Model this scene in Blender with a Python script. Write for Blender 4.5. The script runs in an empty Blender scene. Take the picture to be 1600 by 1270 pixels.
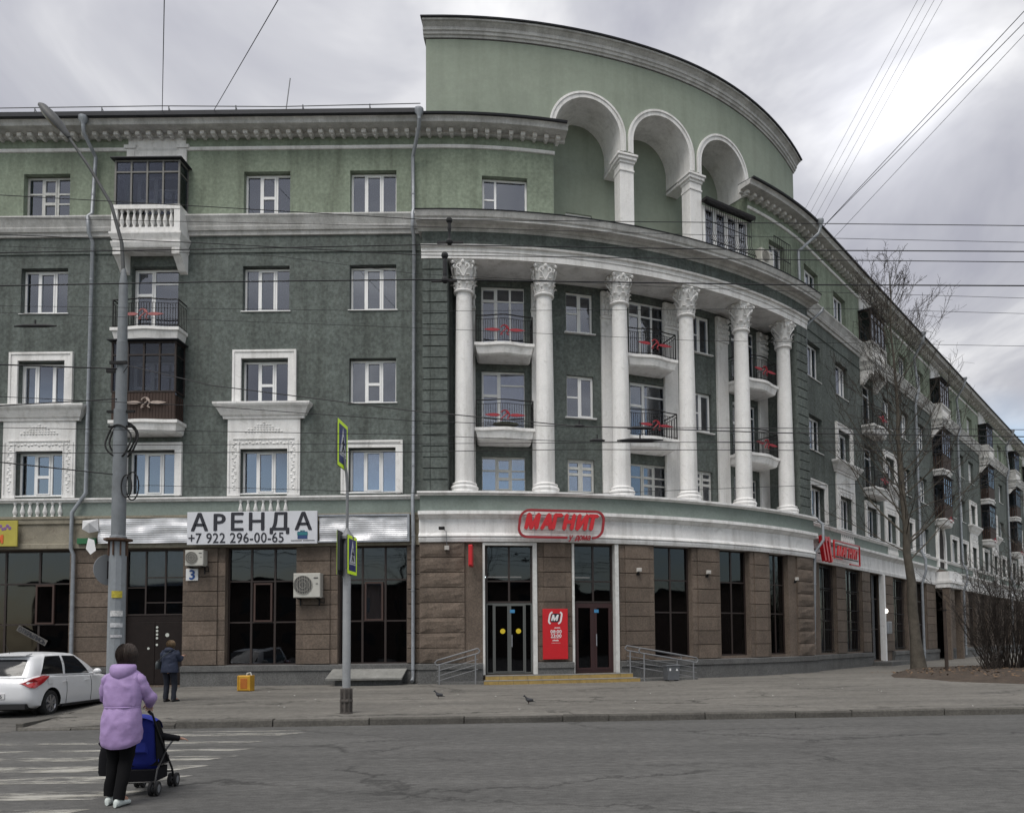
import bpy, bmesh, math, random
from mathutils import Vector, Matrix, noise as mnoise
random.seed(7)
S = bpy.context.scene
COL = S.collection
pi = math.pi
# ------------------------------------------------------------------ camera
cd = bpy.data.cameras.new('camera'); cam = bpy.data.objects.new('camera', cd); COL.objects.link(cam)
cd.sensor_width = 36.0; cd.lens = 1228.0 * 36 / 1600
cd.shift_x = -(900 - 800) / 1600; cd.shift_y = (937 - 635) / 1600
cd.clip_start = 0.1; cd.clip_end = 3000
PITCH = math.radians(3.1); ROLL = 0.011
fw = Vector((0, math.cos(PITCH), math.sin(PITCH))); r0 = Vector((1, 0, 0)); u0 = Vector((0, -math.sin(PITCH), math.cos(PITCH)))
rt = r0 * math.cos(ROLL) - u0 * math.sin(ROLL); up = r0 * math.sin(ROLL) + u0 * math.cos(ROLL)
m = Matrix((rt, up, -fw)).transposed().to_4x4(); m.translation = (0, 0, 1.62)
cam.matrix_world = m
S.camera = cam
# ------------------------------------------------------------------ world, sun, exposure
SUN_EL = math.radians(60); SUN_AZ = math.radians(205)         # azimuth measured from +Y towards +X: veiled sun high behind the camera
W = bpy.data.worlds.new('World'); S.world = W; W.use_nodes = True
nt = W.node_tree; nt.nodes.clear()
def wn(t, **k):
    n = nt.nodes.new(t)
    for a, b in k.items(): setattr(n, a, b)
    return n
def wmath(op, a, b=None, c=None):
    n = wn('ShaderNodeMath', operation=op)
    for i, x in enumerate((a, b, c)):
        if x is None: continue
        if isinstance(x, (int, float)): n.inputs[i].default_value = x
        else: nt.links.new(x, n.inputs[i])
    return n.outputs[0]
out = wn('ShaderNodeOutputWorld'); bg = wn('ShaderNodeBackground'); nt.links.new(bg.outputs[0], out.inputs[0])
sky = wn('ShaderNodeTexSky', sky_type='NISHITA'); sky.sun_disc = False
sky.sun_elevation = SUN_EL; sky.sun_rotation = SUN_AZ; sky.air_density = 1.2; sky.dust_density = 1.5
tc = wn('ShaderNodeTexCoord'); sep = wn('ShaderNodeSeparateXYZ'); nt.links.new(tc.outputs['Generated'], sep.inputs[0])
zc = wmath('MAXIMUM', sep.outputs[2], 0.0)
den = wmath('ADD', zc, 0.22)
cb = wn('ShaderNodeCombineXYZ')
nt.links.new(wmath('DIVIDE', sep.outputs[0], den), cb.inputs[0]); nt.links.new(wmath('DIVIDE', sep.outputs[1], den), cb.inputs[1])
def wnoise(scale, detail, rough, off):
    mp = wn('ShaderNodeMapping'); mp.inputs['Location'].default_value = off; nt.links.new(cb.outputs[0], mp.inputs[0])
    n = wn('ShaderNodeTexNoise'); n.inputs['Scale'].default_value = scale; n.inputs['Detail'].default_value = detail
    n.inputs['Roughness'].default_value = rough; n.inputs['Distortion'].default_value = 0.5
    nt.links.new(mp.outputs[0], n.inputs['Vector']); return n.outputs[0]
n1 = wnoise(1.9, 6, 0.55, (3.1, 1.7, 0)); n2 = wnoise(0.8, 3, 0.45, (7.3, 4.4, 2))
ramp = wn('ShaderNodeValToRGB'); el = ramp.color_ramp.elements
el[0].position = 0.36; el[0].color = (0.236, 0.240, 0.276, 1); el[1].position = 0.66; el[1].color = (0.515, 0.515, 0.522, 1)
e = el.new(0.5); e.color = (0.318, 0.322, 0.348, 1)
nt.links.new(n1, ramp.inputs[0])
# overcast luminance: brighter towards the zenith and round the veiled sun
sd = Vector((0.32, 0.78, 0.54)).normalized()                 # the bright thin spot in the cloud sheet at the upper right
dot = wn('ShaderNodeVectorMath', operation='DOT_PRODUCT'); nt.links.new(tc.outputs['Generated'], dot.inputs[0]); dot.inputs[1].default_value = sd
glow = wmath('MULTIPLY', wmath('POWER', wmath('MAXIMUM', dot.outputs['Value'], 0), 300), 0.5)
glow2 = wmath('MULTIPLY', glow, wmath('POWER', wmath('MULTIPLY', n1, 1.9), 2.0))
SKYG = 0.45
lum = wmath('ADD', wmath('ADD', wmath('MULTIPLY', wmath('POWER', zc, 1.6), SKYG), 0.98), glow2)
cl = wn('ShaderNodeVectorMath', operation='SCALE'); nt.links.new(ramp.outputs[0], cl.inputs[0]); nt.links.new(lum, cl.inputs['Scale'])
# the clear blue strip low over the horizon, and thin gaps
skv = wn('ShaderNodeVectorMath', operation='SCALE'); nt.links.new(sky.outputs[0], skv.inputs[0]); skv.inputs['Scale'].default_value = 0.10
mr = wn('ShaderNodeMapRange', interpolation_type='SMOOTHSTEP'); mr.inputs[1].default_value = 0.17; mr.inputs[2].default_value = 0.29
nt.links.new(wmath('ADD', zc, wmath('MULTIPLY', wmath('SUBTRACT', n2, 0.5), 0.42)), mr.inputs[0])
mix = wn('ShaderNodeMix', data_type='RGBA'); nt.links.new(mr.outputs[0], mix.inputs[0])
nt.links.new(skv.outputs[0], mix.inputs[6]); nt.links.new(cl.outputs[0], mix.inputs[7])
nt.links.new(mix.outputs[2], bg.inputs[0]); bg.inputs[1].default_value = 1.0
ld = bpy.data.lights.new('sun', 'SUN'); ld.energy = 1.5; ld.angle = math.radians(36); ld.color = (1, 0.96, 0.9)
sun = bpy.data.objects.new('sun', ld); COL.objects.link(sun)
sv = Vector((math.sin(SUN_AZ) * math.cos(SUN_EL), math.cos(SUN_AZ) * math.cos(SUN_EL), math.sin(SUN_EL)))
sun.rotation_euler = sv.to_track_quat('Z', 'Y').to_euler(); sun.location = sv * 80
vs = S.view_settings; vs.view_transform = 'Standard'; vs.look = 'None'; vs.exposure = 0.74; vs.gamma = 1.0; vs.use_curve_mapping = False
S.cycles.max_bounces = 6; S.cycles.transparent_max_bounces = 12
S.cycles.use_denoising = True
# ------------------------------------------------------------------ materials
MATS = {}
def mat(name, col, rough=0.8, var=0.0, vscale=2.0, bump=0.0, bscale=60.0, metal=0.0, spec=0.5, streak=0.0, dirt=None, dirtamt=0.0, dirtscale=1.2, coat=0.0, emit=None, fine=0.0, orand=0.0):
    if name in MATS: return MATS[name]
    M = bpy.data.materials.new(name); M.use_nodes = True; t = M.node_tree; N = t.nodes; L = t.links
    b = N['Principled BSDF']; b.inputs['Roughness'].default_value = rough; b.inputs['Metallic'].default_value = metal
    b.inputs['Specular IOR Level'].default_value = spec; b.inputs['Coat Weight'].default_value = coat
    c4 = (*col, 1)
    b.inputs['Base Color'].default_value = c4
    M.diffuse_color = c4
    co = N.new('ShaderNodeTexCoord')
    def tn(scale, detail=6, rough_=0.6, vec=None, dist=0.0):
        n = N.new('ShaderNodeTexNoise'); n.inputs['Scale'].default_value = scale; n.inputs['Detail'].default_value = detail; n.inputs['Roughness'].default_value = rough_; n.inputs['Distortion'].default_value = dist
        L.new(vec or co.outputs['Object'], n.inputs['Vector']); return n.outputs[0]
    cur = None
    def mixc(fac, a, bcol, mode='MIX'):
        x = N.new('ShaderNodeMix'); x.data_type = 'RGBA'; x.blend_type = mode
        L.new(fac, x.inputs[0]) if not isinstance(fac, float) else setattr(x.inputs[0], 'default_value', fac)
        for i, v in ((6, a), (7, bcol)):
            if isinstance(v, tuple): x.inputs[i].default_value = v
            else: L.new(v, x.inputs[i])
        return x.outputs[2]
    def rng(sock, a, bb, lo=0.0, hi=1.0):
        r = N.new('ShaderNodeMapRange'); r.inputs[1].default_value = a; r.inputs[2].default_value = bb; r.inputs[3].default_value = lo; r.inputs[4].default_value = hi
        L.new(sock, r.inputs[0]); return r.outputs[0]
    if var > 0:
        dk = (*[x * (1 - var) for x in col], 1); lt = (*[min(1, x * (1 + var)) for x in col], 1)
        cur = mixc(rng(tn(vscale), 0.3, 0.7), dk, lt)
        cur = mixc(rng(tn(vscale * 5.5, 6, 0.7), 0.3, 0.7), mixc(1.0, cur, (1 - var * 0.9,) * 3 + (1,), 'MULTIPLY'), cur)
    if fine > 0:
        base = cur if cur is not None else c4
        cur = mixc(rng(tn(vscale * 18, 4), 0.35, 0.65), base, mixc(1.0, base, (1 - fine, 1 - fine, 1 - fine, 1), 'MULTIPLY'))
    if streak > 0:
        mp = N.new('ShaderNodeMapping'); mp.inputs['Scale'].default_value = (2.2, 2.2, 0.16); L.new(co.outputs['Object'], mp.inputs[0])
        base = cur if cur is not None else c4
        cur = mixc(rng(tn(1.0, 5, 0.65, mp.outputs[0]), 0.47, 0.70, 0, streak), base, mixc(1.0, base, (0.45, 0.44, 0.42, 1), 'MULTIPLY'))
    if dirt is not None:
        base = cur if cur is not None else c4
        cur = mixc(rng(tn(dirtscale, 8, 0.7, dist=0.6), 0.55, 0.72, 0, dirtamt), base, (*dirt, 1))
    if orand > 0:                                       # every block of its own tone
        oi = N.new('ShaderNodeObjectInfo'); sc_ = N.new('ShaderNodeVectorMath'); sc_.operation = 'SCALE'; L.new(rng(oi.outputs['Random'], 0, 1, 1 - orand, 1 + orand), sc_.inputs['Scale'])
        if cur is not None: L.new(cur, sc_.inputs[0])
        else: sc_.inputs[0].default_value = col
        cur = sc_.outputs[0]
    if cur is not None: L.new(cur, b.inputs['Base Color'])
    if bump > 0:
        bp = N.new('ShaderNodeBump'); bp.inputs['Strength'].default_value = bump; bp.inputs['Distance'].default_value = 0.02
        L.new(tn(bscale, 5, 0.65), bp.inputs['Height']); L.new(bp.outputs[0], b.inputs['Normal'])
    if emit: b.inputs['Emission Color'].default_value = (*emit[0], 1); b.inputs['Emission Strength'].default_value = emit[1]
    MATS[name] = M; return M
def glass_mat(name, tint, ior, rough=0.02, wob=0.0):
    if name in MATS: return MATS[name]
    M = bpy.data.materials.new(name); M.use_nodes = True; t = M.node_tree; N = t.nodes; L = t.links; N.clear()
    o = N.new('ShaderNodeOutputMaterial'); mx = N.new('ShaderNodeMixShader'); fr = N.new('ShaderNodeFresnel'); fr.inputs[0].default_value = ior
    tr = N.new('ShaderNodeBsdfTransparent'); tr.inputs[0].default_value = (*tint, 1)
    gl = N.new('ShaderNodeBsdfGlossy'); gl.inputs['Roughness'].default_value = rough; gl.inputs[0].default_value = (0.86, 0.91, 1.0, 1)
    L.new(fr.outputs[0], mx.inputs[0]); L.new(tr.outputs[0], mx.inputs[1]); L.new(gl.outputs[0], mx.inputs[2]); L.new(mx.outputs[0], o.inputs[0])
    if wob:
        co = N.new('ShaderNodeNewGeometry'); n = N.new('ShaderNodeTexNoise'); n.inputs['Scale'].default_value = 1.1; n.inputs['Detail'].default_value = 1
        L.new(co.outputs['Position'], n.inputs['Vector'])
        b = N.new('ShaderNodeBump'); b.inputs['Strength'].default_value = wob; b.inputs['Distance'].default_value = 0.05; L.new(n.outputs[0], b.inputs['Height']); L.new(b.outputs[0], gl.inputs['Normal'])
    M.diffuse_color = (0.1, 0.12, 0.15, 1)
    MATS[name] = M; return M
G_DARK = mat('stucco_dark_green', (0.150, 0.174, 0.162), 0.92, 0.2, 0.55, 0.9, 38, streak=0.65, dirt=(0.088, 0.092, 0.086), dirtamt=0.6, dirtscale=0.9, fine=0.42)
G_LITE = mat('stucco_light_green', (0.285, 0.336, 0.258), 0.92, 0.16, 0.5, 0.7, 34, streak=0.6, dirt=(0.150, 0.172, 0.128), dirtamt=0.6, dirtscale=0.8, fine=0.28)
G_SMTH = mat('plaster_parapet_green', (0.275, 0.315, 0.258), 0.9, 0.10, 0.5, 0.25, 30, dirt=(0.215, 0.235, 0.20), dirtamt=0.6, streak=0.22, dirtscale=0.5, fine=0.06)
G_BAND = mat('plaster_band_green', (0.225, 0.268, 0.243), 0.9, 0.12, 0.8, 0.6, 40, dirt=(0.12, 0.15, 0.13), dirtamt=0.5, dirtscale=1.3, fine=0.15)
WHITE = mat('white_plaster', (0.83, 0.82, 0.81), 0.85, 0.08, 1.2, 0.35, 45, streak=0.5, dirt=(0.40, 0.39, 0.36), dirtamt=0.55, dirtscale=2.4, fine=0.08)
GREYW = mat('weathered_white_moulding', (0.64, 0.635, 0.62), 0.9, 0.2, 1.4, 0.4, 45, streak=0.5, dirt=(0.27, 0.27, 0.25), dirtamt=0.45, dirtscale=1.6, fine=0.15)
BROWN = mat('brown_painted_stucco', (0.176, 0.136, 0.107), 0.9, 0.22, 1.1, 0.8, 50, dirt=(0.10, 0.08, 0.065), dirtamt=0.55, dirtscale=1.8, fine=0.38, streak=0.3, orand=0.16)
PLINTH = mat('grey_render_plinth', (0.155, 0.155, 0.152), 0.92, 0.2, 1.5, 1.0, 40, dirt=(0.07, 0.07, 0.068), dirtamt=0.6, dirtscale=2.0, fine=0.42)
PVC = mat('white_window_frame', (0.82, 0.82, 0.82), 0.5, 0.04, 3)
OLDW = mat('old_painted_wood_frame', (0.55, 0.55, 0.53), 0.7, 0.15, 8)
DKFRAME = mat('dark_brown_shop_frame', (0.028, 0.018, 0.015), 0.5, 0.1, 4)
IRON = mat('black_iron', (0.014, 0.013, 0.014), 0.6, 0.2, 6, spec=0.25)
ROOFM = mat('black_roof_metal', (0.022, 0.023, 0.03), 0.6, 0.2, 3)
ZINC = mat('galvanised_pipe', (0.34, 0.36, 0.39), 0.5, 0.18, 5, metal=0.35, fine=0.12)
STEEL = mat('grey_painted_steel', (0.20, 0.205, 0.215), 0.55, 0.12, 4)
INTER = mat('dark_room', (0.045, 0.045, 0.05), 0.95, 0.2, 2)
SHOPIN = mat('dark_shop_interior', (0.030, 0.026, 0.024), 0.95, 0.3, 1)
CURTS = [mat('net_curtain_cream', (0.55, 0.53, 0.50), 0.95, 0.12, 3), mat('net_curtain_blue', (0.33, 0.37, 0.46), 0.95, 0.12, 3), mat('net_curtain_white', (0.62, 0.62, 0.65), 0.95, 0.12, 3)]
CURT = mat('net_curtain', (0.48, 0.49, 0.54), 0.95, 0.12, 3, bump=0.0)
GLASS = glass_mat('window_glass', (0.72, 0.75, 0.80), 2.75, 0.02, 0.012)
SHOPG = glass_mat('tinted_shop_glass', (0.22, 0.20, 0.19), 1.55, 0.02, 0.12)
RED = mat('red_emblem_paint', (0.33, 0.022, 0.035), 0.6, 0.2, 8)
SIGNRED = mat('red_acrylic', (0.52, 0.012, 0.018), 0.35, 0.05, 4)
DKRED = mat('dark_red_metal', (0.28, 0.012, 0.018), 0.4, 0.05, 4)
BLACK = mat('black_rubber', (0.015, 0.015, 0.016), 0.8)
# ------------------------------------------------------------------ facade path: left wing, quarter arc, right wing
ANG = math.radians(51.6); RR = 19.03; CX, CY = -4.74, 26 + RR; LA = RR * ANG
E0 = (CX + RR * math.sin(ANG), CY - RR * math.cos(ANG))
def path(u, o, z):
    if u <= 0: return (CX + u, 26 - o, z)
    if u < LA:
        t = u / RR; return (CX + (RR + o) * math.sin(t), CY - (RR + o) * math.cos(t), z)
    d = u - LA
    return (E0[0] + math.cos(ANG) * d + math.sin(ANG) * o, E0[1] + math.sin(ANG) * d - math.cos(ANG) * o, z)
def tang(u): return 0.0 if u <= 0 else (u / RR if u < LA else ANG)
def PW(u, o, z):                                     # local frame on the facade: x along, y inwards, z up
    return Matrix.Translation(path(u, o, z)) @ Matrix.Rotation(tang(u), 4, 'Z')
def usteps(u0, u1, step=0.45):
    pts = [u0, u1]
    for k in (0.0, LA):
        if u0 < k < u1: pts.append(k)
    a, b = max(u0, 0), min(u1, LA)
    if b > a:
        n = max(1, int(math.ceil((b - a) / step)))
        pts += [a + (b - a) * i / n for i in range(n + 1)]
    pts = sorted(pts); r = [pts[0]]
    for p in pts[1:]:
        if p - r[-1] > 1e-5: r.append(p)
    return r
# ------------------------------------------------------------------ mesh helpers
class MB:
    def __init__(s): s.v = []; s.f = []; s.m = []
    def add(s, vs, fs, mi=0):
        b = len(s.v); s.v += [tuple(x) for x in vs]; s.f += [tuple(i + b for i in f) for f in fs]; s.m += [mi] * len(fs)
    def box(s, x0, x1, y0, y1, z0, z1, M=None, mi=0):
        p = [(x0, y0, z0), (x1, y0, z0), (x1, y1, z0), (x0, y1, z0), (x0, y0, z1), (x1, y0, z1), (x1, y1, z1), (x0, y1, z1)]
        if M is not None: p = [M @ Vector(q) for q in p]
        s.add(p, [(0, 3, 2, 1), (4, 5, 6, 7), (0, 1, 5, 4), (1, 2, 6, 5), (2, 3, 7, 6), (3, 0, 4, 7)], mi); return s
    def bbox(s, x0, x1, y0, y1, z0, z1, b=0.01, M=None, mi=0):   # box with chamfered front edges (front = y0)
        p = [(x0, y0 + b, z0), (x1, y0 + b, z0), (x1, y0 + b, z1), (x0, y0 + b, z1), (x0 + b, y0, z0 + b), (x1 - b, y0, z0 + b), (x1 - b, y0, z1 - b), (x0 + b, y0, z1 - b), (x0, y1, z0), (x1, y1, z0), (x1, y1, z1), (x0, y1, z1)]
        if M is not None: p = [M @ Vector(q) for q in p]
        s.add(p, [(4, 5, 6, 7), (0, 1, 5, 4), (1, 2, 6, 5), (2, 3, 7, 6), (3, 0, 4, 7), (8, 9, 1, 0), (9, 10, 2, 1), (10, 11, 3, 2), (11, 8, 0, 3), (11, 10, 9, 8)], mi); return s
    def pbox(s, u0, u1, o0, o1, z0, z1, mi=0):       # box bent along the facade path
        return s.sweep(u0, u1, [(o0, z0), (o1, z0), (o1, z1), (o0, z1)], mi)
    def sweep(s, u0, u1, prof, mi=0, of=None, zf=None):
        us = usteps(u0, u1); n = len(prof); V = []; F = []
        for u in us:
            d = of(u) if of else 0
            dz = zf(u) if zf else 0; V += [path(u, o + d, z + dz) for o, z in prof]
        for i in range(len(us) - 1):
            for j in range(n):
                k = (j + 1) % n; F.append((i * n + j, (i + 1) * n + j, (i + 1) * n + k, i * n + k))
        F.append(tuple(range(n - 1, -1, -1))); F.append(tuple((len(us) - 1) * n + j for j in range(n)))
        s.add(V, F, mi); return s
    def tube(s, pts, r, n=6, cap=True, mi=0):
        pts = [Vector(p) for p in pts]; R = r if isinstance(r, (list, tuple)) else [r] * len(pts)
        V = []; prev = None
        for i, p in enumerate(pts):
            d = (pts[min(i + 1, len(pts) - 1)] - pts[max(i - 1, 0)])
            if d.length < 1e-9: d = Vector((0, 0, 1))
            d.normalize()
            if prev is None:
                a = Vector((0, 0, 1)) if abs(d.z) < 0.9 else Vector((1, 0, 0)); x = d.cross(a).normalized()
            else:
                x = prev - d * prev.dot(d)
                x = x.normalized() if x.length > 1e-6 else d.orthogonal().normalized()
            prev = x; y = d.cross(x)
            V += [p + (x * math.cos(2 * pi * k / n) + y * math.sin(2 * pi * k / n)) * R[i] for k in range(n)]
        F = [(i * n + k, i * n + (k + 1) % n, (i + 1) * n + (k + 1) % n, (i + 1) * n + k) for i in range(len(pts) - 1) for k in range(n)]
        if cap and n > 2: F += [tuple(range(n - 1, -1, -1)), tuple((len(pts) - 1) * n + k for k in range(n))]
        s.add(V, F, mi); return s
    def lathe(s, prof, n=12, M=None, sx=1, sy=1, mi=0):
        V = [(r * math.cos(2 * pi * k / n) * sx, r * math.sin(2 * pi * k / n) * sy, z) for r, z in prof for k in range(n)]
        if M is not None: V = [M @ Vector(q) for q in V]
        F = [(i * n + k, i * n + (k + 1) % n, (i + 1) * n + (k + 1) % n, (i + 1) * n + k) for i in range(len(prof) - 1) for k in range(n)]
        F += [tuple(range(n - 1, -1, -1)), tuple((len(prof) - 1) * n + k for k in range(n))]
        s.add(V, F, mi); return s
    def ball(s, c, r, nu=8, nv=6, M=None, mi=0):
        rx, ry, rz = r if isinstance(r, (tuple, list)) else (r, r, r)
        V = [(0, 0, -1)]; F = []
        for i in range(1, nv):
            a = -pi / 2 + pi * i / nv
            V += [(math.cos(a) * math.cos(2 * pi * k / nu), math.cos(a) * math.sin(2 * pi * k / nu), math.sin(a)) for k in range(nu)]
        V.append((0, 0, 1)); top = len(V) - 1
        for k in range(nu):
            F.append((0, 1 + (k + 1) % nu, 1 + k)); F.append((top, top - nu + k, top - nu + (k + 1) % nu))
        for i in range(nv - 2):
            for k in range(nu): F.append((1 + i * nu + k, 1 + i * nu + (k + 1) % nu, 1 + (i + 1) * nu + (k + 1) % nu, 1 + (i + 1) * nu + k))
        V = [Vector((x * rx, y * ry, z * rz)) for x, y, z in V]
        if M is not None: V = [M @ q for q in V]
        s.add([q + Vector(c) for q in V], F, mi); return s
    def prism(s, poly, y0, y1, M=None, mi=0):         # polygon in x,z extruded along y
        n = len(poly); V = [(x, y0, z) for x, z in poly] + [(x, y1, z) for x, z in poly]
        if M is not None: V = [M @ Vector(q) for q in V]
        s.add(V, [tuple(range(n)), tuple(range(2 * n - 1, n - 1, -1))] + [(i, i + n, (i + 1) % n + n, (i + 1) % n) for i in range(n)], mi); return s
    def loft(s, rings, cap=True, mi=0):
        n = len(rings[0]); V = [p for r in rings for p in r]
        F = [(i * n + k, i * n + (k + 1) % n, (i + 1) * n + (k + 1) % n, (i + 1) * n + k) for i in range(len(rings) - 1) for k in range(n)]
        if cap: F += [tuple(range(n - 1, -1, -1)), tuple((len(rings) - 1) * n + k for k in range(n))]
        s.add(V, F, mi); return s
    def mesh(s, name, mats, smooth=None):
        me = bpy.data.meshes.new(name); me.from_pydata(s.v, [], s.f)
        mats = mats if isinstance(mats, (list, tuple)) else [mats]
        for x in mats: me.materials.append(x)
        if len(mats) > 1: me.polygons.foreach_set('material_index', s.m)
        bm = bmesh.new(); bm.from_mesh(me); bmesh.ops.recalc_face_normals(bm, faces=bm.faces); bm.to_mesh(me); bm.free()
        if smooth is not None:
            me.polygons.foreach_set('use_smooth', [True] * len(me.polygons)); me.set_sharp_from_angle(angle=math.radians(smooth))
        me.update(); return me
WORLD = {}
I4 = Matrix.Identity(4)
def link(name, me, parent=None, Wm=None, label=None, cat=None, group=None, kind=None):
    o = bpy.data.objects.new(name, me); COL.objects.link(o); Wm = Wm.copy() if Wm is not None else Matrix.Identity(4)
    WORLD[o.name] = Wm
    if parent is not None: o.parent = parent; o.matrix_parent_inverse = WORLD[parent.name].inverted()
    o.matrix_basis = Wm
    if label: o['label'] = label
    if cat: o['category'] = cat
    if group: o['group'] = group
    if kind: o['kind'] = kind
    return o
def build(name, mb, mats, parent=None, Wm=None, smooth=None, **k): return link(name, mb.mesh(name, mats, smooth), parent, Wm, **k)
def thing(name, loc, label, cat, group=None, rz=0.0): return link(name, None, None, Matrix.Translation(loc) @ Matrix.Rotation(rz, 4, 'Z'), label, cat, group)
CACHE = {}
def cached(key, fn):
    if key not in CACHE: CACHE[key] = fn()
    return CACHE[key]
def _glyph(name, body, size, ext, shear, align):
    c = bpy.data.curves.new(name, 'FONT'); c.body = body; c.size = size; c.extrude = ext; c.shear = shear; c.align_x = align; c.align_y = 'BOTTOM_BASELINE'; c.resolution_u = 3
    o = bpy.data.objects.new(name, c); COL.objects.link(o)
    dg = bpy.context.evaluated_depsgraph_get(); me = bpy.data.meshes.new_from_object(o.evaluated_get(dg)); bpy.data.objects.remove(o); return me
def put_text(parent, Wm, body, size, ext, material, shear=0.0, bold=0.0, width=None, gap=0.10, name='letter', back=0.0):
    """one mesh per letter, centred on Wm, standing in xz and facing -y"""
    items = []; x = 0.0
    for ch in body:
        if ch == ' ': x += size * 0.30; continue
        me = _glyph(name, ch, size, ext, shear, 'LEFT'); xs = [v.co.x for v in me.vertices]; x0, x1 = min(xs), max(xs)
        V = []; F = []; n = len(me.vertices)
        offs = [(0, 0)] if not bold else [(0, 0), (bold, 0), (-bold, 0), (0, bold * 0.7), (0, -bold * 0.7)]
        for k, (dx, dz) in enumerate(offs):
            V += [(v.co.x - x0 + x + dx, -v.co.z - 0.0007 * k, v.co.y + dz) for v in me.vertices]; F += [tuple(i + n * k for i in p.vertices) for p in me.polygons]
        items.append((V, F)); x += (x1 - x0) + gap * size - (shear * size * 0.25 if shear else 0)
        bpy.data.meshes.remove(me)
    tot = x - gap * size; cap = size * 0.70; sx = (width / tot) if width else 1.0
    for V, F in items:
        mb = MB(); mb.add([((a - tot / 2) * sx, b_ - back, c_ - cap / 2) for a, b_, c_ in V], F); link(name, mb.mesh(name, material), parent, Wm)
# ------------------------------------------------------------------ ground
def ground_mat(name, col, streak_col, crack, grain, sx, sy, dirt, damt, patch=0.0):
    M = bpy.data.materials.new(name); M.use_nodes = True; t = M.node_tree; N = t.nodes; L = t.links; b = N['Principled BSDF']
    b.inputs['Roughness'].default_value = 0.92; b.inputs['Specular IOR Level'].default_value = 0.25
    co = N.new('ShaderNodeTexCoord')
    def mp(s):
        m_ = N.new('ShaderNodeMapping'); m_.inputs['Scale'].default_value = s; L.new(co.outputs['Object'], m_.inputs[0]); return m_.outputs[0]
    def tn(vec, sc, det=6, ro=0.62, di=0.0):
        n = N.new('ShaderNodeTexNoise'); n.inputs['Scale'].default_value = sc; n.inputs['Detail'].default_value = det; n.inputs['Roughness'].default_value = ro; n.inputs['Distortion'].default_value = di; L.new(vec, n.inputs['Vector']); return n
    def rng(s, a, c, lo=0., hi=1.):
        r = N.new('ShaderNodeMapRange'); r.inputs[1].default_value = a; r.inputs[2].default_value = c; r.inputs[3].default_value = lo; r.inputs[4].default_value = hi; L.new(s, r.inputs[0]); return r.outputs[0]
    def mx(f, a, c, mode='MIX'):
        x = N.new('ShaderNodeMix'); x.data_type = 'RGBA'; x.blend_type = mode
        if isinstance(f, float): x.inputs[0].default_value = f
        else: L.new(f, x.inputs[0])
        for i, v in ((6, a), (7, c)):
            if isinstance(v, tuple): x.inputs[i].default_value = (*v[:3], 1)
            else: L.new(v, x.inputs[i])
        return x.outputs[2]
    c = mx(rng(tn(mp((sx, sy, 1)), 1.0).outputs[0], 0.35, 0.68), col, streak_col)
    c = mx(rng(tn(mp((1, 1, 1)), 0.35, 5).outputs[0], 0.45, 0.7, 0, 0.5), c, tuple(x * 0.8 for x in col))
    c = mx(rng(tn(mp((0.5, 1.2, 1)), 1.3, 8, 0.7, 0.8).outputs[0], 0.56, 0.70, 0, damt), c, dirt)
    g = tn(mp((1, 1, 1)), 55, 3, 0.7).outputs[0]
    c = mx(rng(g, 0.3, 0.7), c, mx(1.0, c, (1 - grain,) * 3, 'MULTIPLY'))
    c = mx(rng(tn(mp((1, 2.0, 1)), 5.5, 6, 0.72).outputs[0], 0.35, 0.65), mx(1.0, c, (0.70,) * 3, 'MULTIPLY'), mx(1.0, c, (1.12,) * 3, 'MULTIPLY'))
    # cracks
    dn = tn(mp((1, 1, 1)), 1.1, 6, 0.7); ad = N.new('ShaderNodeVectorMath'); ad.operation = 'MULTIPLY_ADD'; L.new(dn.outputs['Color'], ad.inputs[0]); ad.inputs[1].default_value = (1.1, 1.1, 0); L.new(mp((0.42, 0.8, 1)), ad.inputs[2])
    vo = N.new('ShaderNodeTexVoronoi'); vo.feature = 'DISTANCE_TO_EDGE'; vo.inputs['Scale'].default_value = 0.42; L.new(ad.outputs[0], vo.inputs['Vector'])
    cr = rng(vo.outputs['Distance'], 0.0, 0.018, 1.0, 0.0); msk = rng(tn(mp((0.25, 0.5, 1)), 0.8, 3).outputs[0], 0.42, 0.54, 0, crack)
    mm = N.new('ShaderNodeMath'); mm.operation = 'MULTIPLY'; L.new(cr, mm.inputs[0]); L.new(msk, mm.inputs[1])
    c = mx(mm.outputs[0], c, tuple(x * 0.28 for x in col))
    L.new(c, b.inputs['Base Color'])
    bp = N.new('ShaderNodeBump'); bp.inputs['Strength'].default_value = 0.5; bp.inputs['Distance'].default_value = 0.01; L.new(g, bp.inputs['Height']); L.new(bp.outputs[0], b.inputs['Normal'])
    return M
ASPH = ground_mat('road_asphalt', (0.122, 0.121, 0.117), (0.168, 0.166, 0.160), 0.8, 0.42, 0.16, 1.0, (0.088, 0.087, 0.084), 0.4)
PAVE = ground_mat('dusty_pavement_asphalt', (0.175, 0.167, 0.152), (0.270, 0.256, 0.230), 1.0, 0.42, 0.22, 1.6, (0.098, 0.094, 0.086), 0.75)
LOT = ground_mat('parking_asphalt', (0.130, 0.126, 0.118), (0.165, 0.158, 0.146), 0.8, 0.3, 0.5, 0.9, (0.055, 0.054, 0.05), 0.5)
EARTH = mat('bare_earth', (0.085, 0.062, 0.045), 0.95, 0.35, 2.0, 1.0, 25, dirt=(0.04, 0.03, 0.022), dirtamt=0.8, dirtscale=3, fine=0.4)
KERB = mat('concrete_kerb', (0.125, 0.118, 0.105), 0.92, 0.25, 1.2, 0.8, 40, dirt=(0.07, 0.066, 0.06), dirtamt=0.7, dirtscale=2.2, fine=0.3, orand=0.18)
def kerbY(x): return 15.72 + (x + 8.3) * 0.06
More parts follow.
